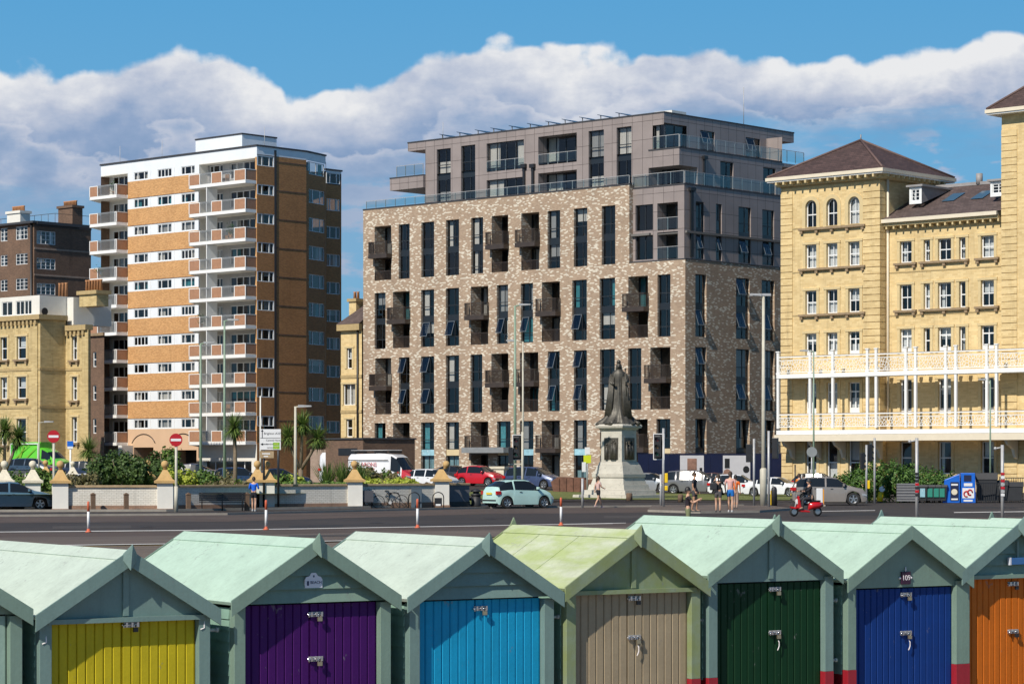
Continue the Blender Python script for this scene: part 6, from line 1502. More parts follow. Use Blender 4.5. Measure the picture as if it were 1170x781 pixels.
# orange and white lane posts
for px,y,lb in ((101,607.7,'leftmost orange and white flexible post, in front of the long white wall'),(304,604.9,'orange and white flexible post in front of the direction sign'),(477,602.7,'orange and white flexible post in front of the grey cabinet'),(641,599.9,'orange and white flexible post right of the mint hatchback')):
    root=empty('lane_post',gnd(px,y),0,lb,'lane post','orange and white flexible posts along the cycle lane')
    m=MB(); m.lathe([(.11,0),(.10,.04),(.055,.06),(.05,.12)],M['orange'],12); m.obj('foot',root); m=MB(); m.lathe([(.048,.12),(.045,.72)],M['signwhite'],12); m.obj('white_sleeve',root); m=MB(); m.lathe([(.046,.72),(.045,1.04),(.03,1.07),(.001,1.08)],M['orange'],12); m.obj('orange_top',root)
# bench
p=gnd(254,583.3); root=empty('bench',p,R(8),'dark slatted bench with its back to the sea in front of the white wall','bench')
m=MB(); 
for k in range(4): m.prism([(-1.15,.42),(1.15,.42),(1.15,.455),(-1.15,.455)],-.02+k*.11,.07+k*.11,M['black'])
m.obj('seat',root)
m=MB()
for k in range(5): z=.50+k*.085; y=-.07-k*.03; m.box(-1.15,1.15,y-.02,y+.015,z,z+.075,M['black'])
m.obj('backrest',root)
for x in (-1.0,0,1.0):
    m=MB(); m.tube([(x,-.2,.92),(x,-.05,.45),(x,-.1,0)],.025,M['black'],6); m.tube([(x,-.05,.44),(x,.38,.42),(x,.42,0)],.025,M['black'],6); m.tube([(x,-.12,.62),(x,.35,.64),(x,.38,.42)],.02,M['black'],6); m.obj('leg',root)
# cycle hoops
hoops=[(361.5,580.3,'cycle hoop with a small white plate, right of the lamp post'),(391.5,580.1,'cycle hoop just left of the pier by the bicycles'),(419,580,'cycle hoop behind the bicycle carrying a grey bag'),(451,579.6,'cycle hoop behind the second bicycle'),(473.5,579.6,'cycle hoop in front of the grey cabinet'),(501,579.4,'cycle hoop with a black box hung inside, by the crooked pier')]
for i,(px,y,lb) in enumerate(hoops):
    root=empty('cycle_hoop',gnd(px,y),0,lb,'cycle hoop','steel cycle hoops along the wall'); w=.29; m=MB(); pts=[(-w,-.45,0),(-w,-.45,.55)]+[(-w*math.cos(t),-.45,.55+.27*math.sin(t)) for t in [math.pi*k/8 for k in range(1,8)]]+[(w,-.45,.55),(w,-.45,0)]; m.tube(pts,.028,M['black'],8); m.obj('hoop',root)
    if i in (0,5): m=MB(); m.box(-.2,.2,-.47,-.43,.08,.22 if i==0 else .52,M['black']); q=m.obj('plate',root); m=MB(); m.box(-.13,.13,-.477,-.4705,.1,.2,M['signwhite']); m.obj('white_label',q)
m=MB(); m.box(-.28,.28,-.2,.2,0,1.02,M['cab']); m.box(-.30,.30,-.22,.22,1.02,1.07,M['cab']); o=m.obj('street_cabinet',None,gnd(476,579.5),bev=.01); tag(o,'blue grey steel street cabinet against the white wall','cabinet')
# black litter bin
root=empty('litter_bin',gnd(544,578.2),0,'black domed litter bin right of the short grey wall','litter bin'); m=MB(); m.lathe([(.26,0),(.27,.05),(.25,.6)],M['binblack'],16); m.obj('bin_body',root); m=MB(); m.lathe([(.30,.60),(.31,.66),(.17,.70),(.17,.80),(.30,.80),(.27,.88),(.10,.95),(.001,.96)],M['binblack'],16); m.obj('hood',root)
# black bollard with yellow back
root=empty('black_bollard',gnd(884.5,577.5),0,'black round topped bollard with a yellow back between signals and scooter','bollard'); m=MB(); m.lathe([(.17,0),(.16,.9),(.12,1.03),(.001,1.08)],M['binblack'],14); m.obj('bollard_body',root); m=MB(); m.box(-.2,-.165,-.05,.05,.05,.85,M['yellow']); m.obj('yellow_strip',root)
root=empty('traffic_bollard',gnd(937,578.5),0,'white keep left bollard with orange side between the scooter and beige hatchback','bollard'); m=MB(); m.box(-.2,.14,-.12,.12,.1,1.0,M['signwhite']); m.box(-.28,.28,-.2,.2,0,.1,M['kerb']); m.obj('bollard_body',root,bev=.03); m=MB(); m.box(.145,.2,-.11,.11,.12,.95,M['orangey']); m.obj('orange_side',root)
root=empty('yellow_bollard',gnd(1005,574),0,'leaning yellow bollard with a white disc, in front of the hedge','bollard'); root.rotation_euler=(0,R(7),0); m=MB(); m.lathe([(.17,0),(.16,.65)],M['yellow'],14); m.lathe([(.175,-.0),(.18,.08)],M['black'],14); m.obj('bollard_body',root); m=MB(); m.tube([(.03,-.08,.83),(.03,-.04,.83)],.17,M['signwhite'],18,smooth=False); m.obj('round_plate',root)
for px,y,lb,h in ((665.5,580.2,'short plain grey metal post left of the walking woman in black shorts',34),(755,579.5,'short grey post just left of the central signal pole',38)):
    p=gnd(px,y); m=MB(); m.tube([(0,0,0),(0,0,h/ (F/p.y))],.065,M['galv'],10); o=m.obj('metal_post',None,p); tag(o,lb,'post')
m=MB(); m.lathe([(.17,0),(.16,.45),(.10,.5)],M['wood'],12); o=m.obj('stone_stub',None,gnd(777.5,573.5)); tag(o,'brown stub bollard on the verge behind the man in the dark shirt','bollard')
m=MB(); m.lathe([(.2,0),(.19,.48),(.15,.52)],M['wood'],12); o=m.obj('stone_stub',None,gnd(719,572.5)); tag(o,'brown stub bollard at the foot of the statue pedestal','bollard')
# beacon with lime sign near the statue
D=168; root=post('stop_flag','white topped pole with a lime yellow sign plate left of the statue pedestal','road sign',at(671,D),gz(513,D),.06,M['galv']); m=MB(); m.box(-.25,.25,-.09,-.07,gz(531,D),gz(522,D),M['lime']); m.box(-.17,.17,-.09,-.07,gz(521,D),gz(513,D),M['signwhite']); m.box(-.36,-.1,-.1,-.06,gz(541,D),gz(530,D),M['signwhite']); m.obj('sign_plate',root)
# signals
def signal(px,y,ytop,heads,label,mat=None,r=.065,extra=None):
    p=gnd(px,y); D=p.y; s=D/F; root=empty('traffic_light',p,0,label,'traffic light','traffic lights at the crossing'); m=MB(); m.tube([(0,0,0),(0,0,gz(ytop,D))],r,mat or M['galv'],10); m.obj('pole',root)
    for hx,y0,y1,board,rz in heads:
        X=(hx-px)*s; z0,z1=gz(y1,D),gz(y0,D); w=.155; hd=empty('signal_head',(X,0,0),R(rz),parent=root)
        m=MB(); m.box(-w,w,-.16,.06,z0+.06,z1-.06,M['black']); k=m.obj('housing',hd,bev=.02)
        if board:
            b=.27; m=MB(); m.box(-b,b,.065,.085,z0-.03,z1+.03,M['black']); m.obj('backing_board',hd)
            m=MB(); t=.035
            m.box(-b-t,-b,.06,.09,z0-.06,z1+.06,M['signwhite']); m.box(b,b+t,.06,.09,z0-.06,z1+.06,M['signwhite']); m.box(-b,b,.06,.09,z1+.031,z1+.065,M['signwhite']); m.box(-b,b,.06,.09,z0-.065,z0-.031,M['signwhite']); m.obj('white_border',hd)
        for q in range(3):
            zc=z1-.06-(z1-z0-.12)*(q+.5)/3; m=MB(); m.tube([(0,-.161,zc),(0,-.175,zc)],.09,M['lens%d'%q],12,smooth=False); m.obj('lens',hd)
            m=MB(); rows=[[(.105*math.cos(t),yy,zc+.105*math.sin(t)) for t in [math.pi*(-.1+1.2*j/8) for j in range(9)]] for yy in (-.16,-.33)]; m.grid(rows,M['black'],True); m.obj('visor',hd,fix=False)
    return root
M['lens0']=paint('red_lens',(.10,.01,.01),.2,.02); M['lens1']=paint('amber_lens',(.12,.06,.01),.2,.02); M['lens2']=paint('green_lens',(.01,.07,.04),.2,.02)
t=signal(597,0 or 578.5,493,[(591,497.5,524,True,-22)],'traffic light with white bordered board in front of the tall green lamp',M['polecream'],.07)
m=MB(); p=gnd(597,578.5); s=p.y/F; m.box((581-597)*s,(586-597)*s,-.1,.1,gz(528.5,p.y),gz(511,p.y),M['black']); m.box((581-597)*s,(598-597)*s,.0,.05,gz(528.5,p.y)-.1,gz(528.5,p.y)-.03,M['polecream']); m.obj('signal_box',t)
t=signal(758,581,489,[(752.3,496.5,523.5,True,-22)],'traffic light with white bordered board right of the statue'); m=MB(); m.box(.06,.22,-.2,-.05,1.35,1.85,M['yellow']); m.box(.06,.22,-.2,-.05,.95,1.2,M['yellow']); m.obj('push_button_box',t,bev=.03)
signal(861.5,577.5,501,[(855.5,506,529,False,150)],'traffic light with its dark back turned, left of the thick lamp column')
signal(878.3,581,492,[(885.5,498.5,525,False,160)],'traffic light right of the thick lamp column, its head seen from behind')
signal(999.3,574.5,500,[(993,506,528,False,100)],'traffic light in front of the hedge, right hand pole of the pair')
t=signal(990,574.6,508,[(984.3,516,537,False,100)],'traffic light in front of the hedge, left hand pole of the pair'); m=MB(); m.box(.06,.2,-.1,.05,.85,1.35,M['yellow']); m.obj('push_button_box',t,bev=.03)
for px,yt,lb in ((1047.5,500,'tall bare grey pole covered in stickers left of the blue recycling banks'),(1145.3,508,'tall bare grey pole covered in stickers right of the blue recycling banks')):
    p=gnd(px,597.5); root=post('sticker_pole',lb,'pole',p,gz(yt,p.y),.065,M['galv'],'bare grey poles beside the near kerb')
    r_=random.Random(int(px))
    for k in range(7): z=gz(565-k*4,p.y); m=MB(); m.box(-.075,.075,-.078,-.06,z-.05,z+.05,M[r_.choice(['black','signwhite','signred','black','galv'])]); m.obj('sticker',root)
    m=MB(); m.tube([(0,0,gz(yt,p.y)-.1),(-.28,0,gz(yt,p.y)-.14)],.035,M['galv'],6); m.ball((-.28,0,gz(yt,p.y)-.14),.07,M['galv'],8); m.obj('camera_bracket',root)
# ---------------------------------------------------------------- vehicles
def carpaint(name,c,metal=.0):
    m,nt,b=mk(name); b.inputs['Base Color'].default_value=(*c,1); b.inputs['Roughness'].default_value=.35; b.inputs['Metallic'].default_value=metal
    b.inputs['Coat Weight'].default_value=.8; b.inputs['Coat Roughness'].default_value=.05
    n=noise_(nt,objco(nt),1.3,4); col=ramp(nt,n,[(.3,[v*.92 for v in c]),(.7,[min(1,v*1.06) for v in c])]); nt.links.new(col,b.inputs['Base Color']); return m
def _pl(name,c,r,**k):
    m,nt,b=mk(name); b.inputs['Base Color'].default_value=(*c,1); b.inputs['Roughness'].default_value=r
    for a,v in k.items(): b.inputs[a].default_value=v
    return m
M['cglass']=_pl('dark_car_glass',(.012,.016,.02),.04); M['headl']=_pl('headlamp_glass',(.55,.58,.6),.1,Metallic=.6); M['taill']=_pl('tail_lamp_red',(.45,.01,.01),.2); M['plateY']=_pl('plate_yellow',(.75,.55,.05),.5); M['plateW']=_pl('plate_white',(.7,.7,.7),.5)  # car glass is opaque; the unlit cabin behind is put into its colour
M['rim']=_pl('alloy_rim',(.45,.46,.47),.3,Metallic=.8); M['plast']=_pl('black_plastic',(.02,.02,.02),.6)
def interp(P,x):
    if x<=P[0][0]: return P[0][1]
    for (a,b),(c,d) in zip(P,P[1:]):
        if x<=c: return b+(d-b)*(x-a)/(c-a)
    return P[-1][1]
KIND=dict(
 hatch=dict(L=3.95,W=1.70,top=[(-1.97,.62),(-1.93,.95),(-1.72,1.18),(-1.42,1.40),(-.9,1.47),(0,1.48),(.35,1.44),(1.02,1.02),(1.25,.96),(1.75,.80),(1.93,.62)],belt=[(-1.97,.88),(-1.0,.94),(.9,.88),(1.93,.60)],ws=(.35,1.02),rw=(-1.76,-1.42),pill=[-1.15,-.18],wx=(-1.22,1.28),wr=.31),
 city=dict(L=3.55,W=1.63,top=[(-1.77,.60),(-1.74,.92),(-1.60,1.12),(-1.18,1.40),(-.6,1.49),(0,1.49),(.3,1.44),(.95,1.02),(1.2,.97),(1.58,.82),(1.75,.60)],belt=[(-1.77,.90),(-1.0,.97),(.8,.92),(1.75,.60)],ws=(.3,.95),rw=(-1.64,-1.18),pill=[-.72,],wx=(-1.15,1.14),wr=.30),
 saloon=dict(L=4.75,W=1.80,top=[(-2.37,.62),(-2.33,.95),(-2.05,1.06),(-1.55,1.12),(-.85,1.38),(-.1,1.43),(.35,1.38),(1.15,1.0),(1.5,.93),(2.15,.76),(2.35,.58)],belt=[(-2.37,.90),(-1.0,.94),(1.0,.88),(2.35,.58)],ws=(.35,1.15),rw=(-1.55,-.85),pill=[-1.2,-.1],wx=(-1.42,1.42),wr=.33),
 mpv=dict(L=4.5,W=1.82,top=[(-2.25,.62),(-2.2,1.0),(-2.02,1.38),(-1.8,1.60),(-1.0,1.66),(0,1.66),(.35,1.60),(1.35,1.08),(1.6,1.0),(2.08,.82),(2.23,.6)],belt=[(-2.25,.98),(-1.0,1.0),(1.2,.95),(2.23,.6)],ws=(.4,1.35),rw=(-2.02,-1.8),pill=[-1.25,-.25,.75],wx=(-1.4,1.38),wr=.33),
 suv=dict(L=4.2,W=1.78,top=[(-2.1,.66),(-2.06,1.0),(-1.92,1.22),(-1.55,1.50),(-.9,1.57),(0,1.58),(.4,1.52),(1.05,1.10),(1.3,1.04),(1.85,.92),(2.08,.66)],belt=[(-2.1,1.0),(-1.0,1.05),(1.0,1.0),(2.08,.66)],ws=(.4,1.05),rw=(-1.92,-1.55),pill=[-1.2,-.22],wx=(-1.28,1.32),wr=.36),
 van=dict(L=5.6,W=2.0,top=[(-2.8,.7),(-2.79,2.35),(-2.6,2.5),(0,2.55),(1.1,2.48),(1.55,2.25),(2.15,1.32),(2.35,1.22),(2.72,1.0),(2.79,.7)],belt=[(-2.8,1.25),(1.2,1.25),(2.79,.7)],ws=(1.55,2.15),rw=(9,9),pill=[],side=(1.05,1.95),wx=(-1.75,1.85),wr=.36),
 boxvan=dict(L=5.8,W=2.05,top=[(-2.9,.8),(-2.89,2.75),(-2.85,2.80),(.55,2.80),(.58,2.3),(1.1,2.1),(1.4,1.95),(2.1,1.30),(2.35,1.2),(2.82,1.0),(2.89,.7)],belt=[(-2.9,1.25),(1.2,1.25),(2.89,.7)],ws=(1.4,2.1),rw=(9,9),pill=[],side=(.8,1.8),wx=(-1.8,1.95),wr=.36))
WHEEL={}
def wheel_mesh(r):
    if r in WHEEL: return WHEEL[r]
    t=MB(); w=.2; prof=[(r*.68,-w/2),(r*.95,-w/2),(r,-w/2+.04),(r,w/2-.04),(r*.95,w/2),(r*.68,w/2)]
    rows=[[(a*math.cos(2*math.pi*k/20),y,a*math.sin(2*math.pi*k/20)) for k in range(20)] for a,y in prof]; t.grid(rows,M['rubber'],True,closed=True)
    d=MB(); 
    for sgn in (-1,1):
        y=sgn*w*.40; rr=r*.66
        d.face([(rr*math.cos(2*math.pi*k/20),y*.6,rr*math.sin(2*math.pi*k/20)) for k in range(20)],M['plast'])
        rows=[[(a*math.cos(2*math.pi*k/20),yy,a*math.sin(2*math.pi*k/20)) for k in range(20)] for a,yy in ((rr,y*.6),(rr*1.03,y*1.12),(rr*.9,y*1.1),(rr*.88,y*.6))]; d.grid(rows,M['rim'],True,closed=True)
        for k in range(5):
            a=2*math.pi*k/5+.3; c,s=math.cos(a),math.sin(a); p=lambda u,v:(c*u-s*v,y*1.0,s*u+c*v); d.face([p(0,-.03),p(rr*.92,-.045),p(rr*.92,.045),p(0,.03)],M['rim'])
    WHEEL[r]=(t.mesh('tyre',sharp=40),d.mesh('rim',fix=False)); return WHEEL[r]
def car(name,kind,loc,ang,col,label,cat='car',group='cars parked and driving by',two=None,plate='W',extra=None,scale=1.0,name_='car'):
    K=KIND[kind]; root=empty(name,loc,ang,label,cat,group); root.scale=(scale,)*3
    L,W=K['L'],K['W']; w=W/2; mat=carpaint('car_paint',*col) if isinstance(col[0],tuple) else carpaint('car_paint',col)
    xs=sorted(set([round(-L/2+L*k/52,3) for k in range(53)]+[x for x,_ in K['top']]+[K['ws'][0],K['ws'][1]]+[p+d for p in K['pill'] for d in (-.045,.045)]))
    xs=[x for x in xs if -L/2+.001<=x<=L/2-.001]
    rows=[]; g0=K['rw'][0]-.12 if K['rw'][0]<5 else K['side'][0]; g1=K['ws'][1]
    for x in xs:
        t=abs(x)/(L/2); wx=w*(1-.16*t**7)-.0; top=interp(K['top'],x); belt=min(interp(K['belt'],x),top-.02)
        zb=.20 if t<.93 else .28
        for xw in K['wx']:
            R_=K['wr']+.07; dx=x-xw
            if abs(dx)<R_: zb=max(zb,K['wr']+math.sqrt(R_*R_-dx*dx))
        zb=min(zb,belt-.12)
        gh=max(0,top-belt); lean=.30 if K is not KIND['van'] and K is not KIND['boxvan'] else .06
        wr_=wx*.97-gh*lean-.03
        half=[(wx*.97,zb),(wx,zb+(belt-zb)*.45),(wx*.975,belt),(wr_,belt+gh*.90 if gh>.1 else top-.012),(wr_*.86,top),(0,top+.02)]
        rows.append([Vector((x,-y,z)) for y,z in half]+[Vector((x,y,z)) for y,z in reversed(half[:-1])])
    body=MB(); gl=MB(); n=len(rows[0]); base=len(rows[0])
    for i in range(len(rows)-1):
        xm=(xs[i]+xs[i+1])/2; top=interp(K['top'],xm); belt=interp(K['belt'],xm)
        for j in range(n-1):
            jj=min(j,n-2-j); q=[rows[i][j],rows[i][j+1],rows[i+1][j+1],rows[i+1][j]]; isg=False
            if jj==2:
                if 'side' in K: isg=K['side'][0]<xm<K['side'][1] and top-belt>.25
                else: isg=g0+.18<xm<g1-.12 and top-belt>.16 and not any(abs(xm-p)<.045 for p in K['pill'])
            if jj in (3,4): isg=K['ws'][0]+.03<xm<K['ws'][1]-.02 or K['rw'][0]+.03<xm<K['rw'][1]-.02
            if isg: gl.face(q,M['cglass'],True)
            elif two and xm>two[1]: body.face(q,two[0],True)
            else: body.face(q,mat,True)
    for r,mm in ((rows[0],mat),(rows[-1],two[0] if two else mat)): body.face(r,mm)
    bm=MB(); 
    def merged(mb,nm,par):
        me=mb.mesh(nm); b=bmesh.new(); b.from_mesh(me); bmesh.ops.remove_doubles(b,verts=b.verts,dist=.0006); bmesh.ops.recalc_face_normals(b,faces=b.faces); b.to_mesh(me); b.free(); me.set_sharp_from_angle(angle=R(38)); return addobj(nm,me,par)
    bo=merged(body,'body',root); merged(gl,'window_glass',root)
    m=MB(); m.box(-L/2+.15,L/2-.15,-w*.82,w*.82,.17,.62,M['plast']); m.obj('underbody',root)
    f,b_=L/2,-L/2; hz=interp(K['top'],f-.12); 
    tw,tr=wheel_mesh(K['wr'])
    for xw in K['wx']:
        for s in (-1,1):
            wo=addobj('wheel',tw,root,(xw,s*(w-.115),K['wr'])); addobj('rim',tr,wo)
    for s in (-1,1):
        m=MB(); m.prism([(f-.42,hz-.07),(f-.05,hz-.16),(f-.03,hz-.26),(f-.30,hz-.2)],s*w*.60,s*(w*.93),M['headl']); m.obj('headlight',root)
        m=MB(); zt=interp(K['belt'],b_+.1)+.02; m.box(b_-.02,b_+.24,s*w*.80,s*w*.982,zt-.20,zt-.02,M['taill']) ; m.obj('tail_light',root)
        m=MB(); mx=K['ws'][1]-.28; mz=interp(K['belt'],mx)+.06; m.box(mx-.05,mx+.06,s*(w-.02),s*(w+.17),mz,mz+.13,two[0] if two else mat); m.obj('wing_mirror',root,bev=.02)
        m=MB(); 
        for dx in ([-.35,.55] if kind not in('van','boxvan','city') else [.1]): z=interp(K['belt'],dx)-.10; m.box(dx-.5,dx-.36,s*(w-.01),s*(w+.012),z,z+.03,M['plast'])
        m.obj('door_handle',root)
    m=MB(); m.box(f-.03,f+.025,-w*.5,w*.5,.30,.46,M['plast']); m.obj('grille',root)
    m=MB(); m.box(f+.0255,f+.04,-.26,.26,.40,.50,M['plateW']); m.obj('number_plate',root); m=MB(); zp=.72 if kind=='city' else .55; m.box(b_-.035,b_-.012,-.26,.26,zp,zp+.11,M['plateY']); m.obj('number_plate',root)
    m=MB(); m.box(b_-.03,b_+.05,-w*.8,w*.8,.40 if kind=='city' else .26,.46 if kind=='city' else .36,M['plast']); m.obj('bumper_strip',root)
    return root
mint=(.48,.70,.64)
def cp(px,D,dz=.02): v=at(px,D); v.z+=dz; return v
fi=car('hatchback','city',gnd(592,580.3)+Vector((0,0,.01)),R(32),mint,'pale mint green small hatchback driving right, seen from its rear corner, dark glass roof')
m=MB(); m.box(-.75,.22,-.52,.52,1.492,1.517,M['cglass']); m.obj('glass_roof',fi,bev=.01)
car('saloon','saloon',gnd(12,582.5),R(14),((.10,.19,.27),.2),'blue grey saloon car at the left edge, in front of the stone piers')
car('car','mpv',cp(38,158),R(-8),(.012,.016,.03),'near black car behind the left stone piers',scale=1.02)
car('car','hatch',cp(112,160),R(-15),(.60,.61,.62),'white hatchback half hidden left of the big dark shrub',scale=.95)
car('car','saloon',cp(96,192),R(-12),(.012,.022,.055),'dark navy car behind the white hatchback, above the orange pier')
car('car','hatch',cp(36,196),R(-20),(.03,.06,.10),'dark blue hatchback below the green delivery van at the left')
car('car','mpv',cp(182,176),R(-10),(.035,.09,.22),'mid blue people carrier right of the big dark shrub')
car('car','saloon',cp(222,190),R(-10),(.015,.025,.06),'dark navy saloon right of the blue people carrier')
car('car','hatch',cp(273,178),R(8),(.02,.045,.11),'dark blue hatchback behind the single headed palm')
car('car','saloon',cp(318,180),R(8),(.012,.02,.05),'near black saloon behind the direction sign')
gv=car('delivery_van','boxvan',cp(47,212),R(-28),(.12,.55,.02),'bright green delivery van with white framed cargo box before the yellow house','van',scale=.92)
m=MB()
for s in (-1,1):
    m.box(-2.75,.45,s*1.0,s*1.035,1.0,1.06,M['signwhite']); m.box(-2.75,.45,s*1.0,s*1.035,2.60,2.70,M['signwhite']); m.box(-2.75,-2.68,s*1.0,s*1.035,1.06,2.6,M['signwhite']); m.box(.38,.45,s*1.0,s*1.035,1.06,2.6,M['signwhite'])
m.obj('cargo_frame',gv)
M['leafart']=paint('leaf_graphic',(.22,.62,.03),.4,.75,.9); 
m=MB()
for x0,z0,x1,z1,w_ in ((-2.5,1.1,-.6,2.55,.25),(-1.9,1.1,-1.2,2.5,.3),(-1.2,1.15,.2,2.3,.22)): m.prism([(x0,z0),(x0+w_,z0),(x1+w_*.3,z1),(x1,z1)],-1.034,-1.026,M['limeart'] if 'limeart' in M else M['signgreen'])
m.obj('leaf_graphic',gv)
wv=car('tradesman_van','van',cp(440,188),R(-30),(.74,.74,.75),'white van with red bonnet and roof ladders in front of the new block','van',two=(carpaint('red_bonnet_paint',(.50,.012,.02)),2.02),scale=1.0)
m=MB()
for y in (-.5,-.2,.15,.45): m.tube([(-2.7,y,2.78),(1.2,y,2.80)],.03,M['galv'],5)
for k in range(12): x=-2.6+k*.33; m.tube([(x,-.5,2.78),(x,-.2,2.78)],.018,M['galv'],4); m.tube([(x,.15,2.78),(x,.45,2.78)],.018,M['galv'],4)
for x in (-2.2,-.4,.9): m.box(x-.03,x+.03,-.85,.85,2.58,2.74,M['plast'])
m.obj('roof_ladder',wv)
textmesh('LARONS',.42,M['signred'],wv,(-.9,-1.012,1.72),(R(90),0,0)); textmesh('01273 7',.26,M['signred'],wv,(-.7,-1.012,1.38),(R(90),0,0))
m=MB(); m.box(-2.7,.9,-1.012,-1.0,2.02,2.08,M['plast']); m.obj('black_stripe',wv)
car('van','van',cp(405,200),R(-30),(.70,.71,.73),'second plain white van behind and left of the red bonneted van','van')
car('car','hatch',cp(494,186),R(-30),(.74,.75,.77),'white hatchback behind the crooked pier ball',scale=.98)
car('car','city',cp(549,197),R(-32),(.50,.008,.02),'bright red small hatchback with its nose to the right',scale=1.06)
car('car','saloon',cp(520,214),R(-30),(.03,.03,.035),'dark car between the white and the red hatchbacks')
car('car','mpv',cp(610,190),R(-32),((.05,.075,.16),.2),'dark blue people carrier behind the mint hatchback')
car('car','saloon',cp(583,214),R(-32),(.42,.02,.03),'red car mostly hidden between the red hatchback and blue carrier')
car('car','saloon',cp(741,186),R(-28),((.42,.44,.46),.5),'silver car right of the statue in front of the navy hoarding')
car('car','mpv',cp(795,182),R(-18),((.20,.20,.21),.4),'grey people carrier in front of the navy hoarding with its white poster',scale=1.03)
car('car','hatch',cp(842,177),R(-14),(.74,.75,.76),'white hatchback behind the standing couple and man in blue shorts')
car('car','saloon',cp(887,172),R(-30),(.72,.73,.75),'white saloon behind the scooter and the black bollard',scale=.93)
car('car','saloon',cp(818,205),R(-25),(.10,.05,.045),'maroon car peeping out behind the grey people carrier')
car('car','hatch',cp(935,195),R(-20),(.03,.035,.04),'dark car behind the beige hatchback')
car('car','suv',gnd(947,576.8),R(-4),((.26,.235,.215),.2),'beige grey crossover hatchback with dark side panels beside the hedge')
# motor scooter with rider
def skinmesh(name,nodes,edges,mat,lv=1,root_i=0):
    "nodes: (pos, radius); grown with the Skin modifier and frozen to a mesh"
    me=bpy.data.meshes.new(name); me.from_pydata([n[0] for n in nodes],edges,[]); o=bpy.data.objects.new(name,me); COL.objects.link(o)
    md=o.modifiers.new('s','SKIN'); md.use_smooth_shade=True; o.modifiers.new('u','SUBSURF').levels=lv
    for i,n in enumerate(nodes):
        r=n[1]; me.skin_vertices[0].data[i].radius=(r,r) if not hasattr(r,'__len__') else r
        me.skin_vertices[0].data[i].use_root=(i==root_i)
    dg=bpy.context.evaluated_depsgraph_get(); out=bpy.data.meshes.new_from_object(o.evaluated_get(dg)); bpy.data.objects.remove(o); out.materials.clear(); out.materials.append(mat); return out
def joinmesh(a,mb):
    b=bmesh.new(); b.from_mesh(a); t=mb.mesh('t'); 
    off=len(a.materials)
    for m in t.materials: a.materials.append(m)
    n0=len(b.faces); b.from_mesh(t); b.faces.ensure_lookup_table()
    for f in b.faces[n0:]: f.material_index+=off
    b.to_mesh(a); b.free(); return a
M['skin']=paint('skin',(.56,.33,.22),.55,.05); M['skin2']=paint('tanned_skin',(.42,.23,.14),.55,.05); M['hairB']=paint('brown_hair',(.05,.028,.015),.6,.2,8); M['hairG']=paint('grey_hair',(.28,.25,.22),.6,.2,8); M['hairK']=paint('dark_hair',(.015,.012,.01),.5,.2,8); M['lips']=paint('lips',(.35,.12,.10),.5); M['eye']=paint('eye',(.02,.02,.02),.2)
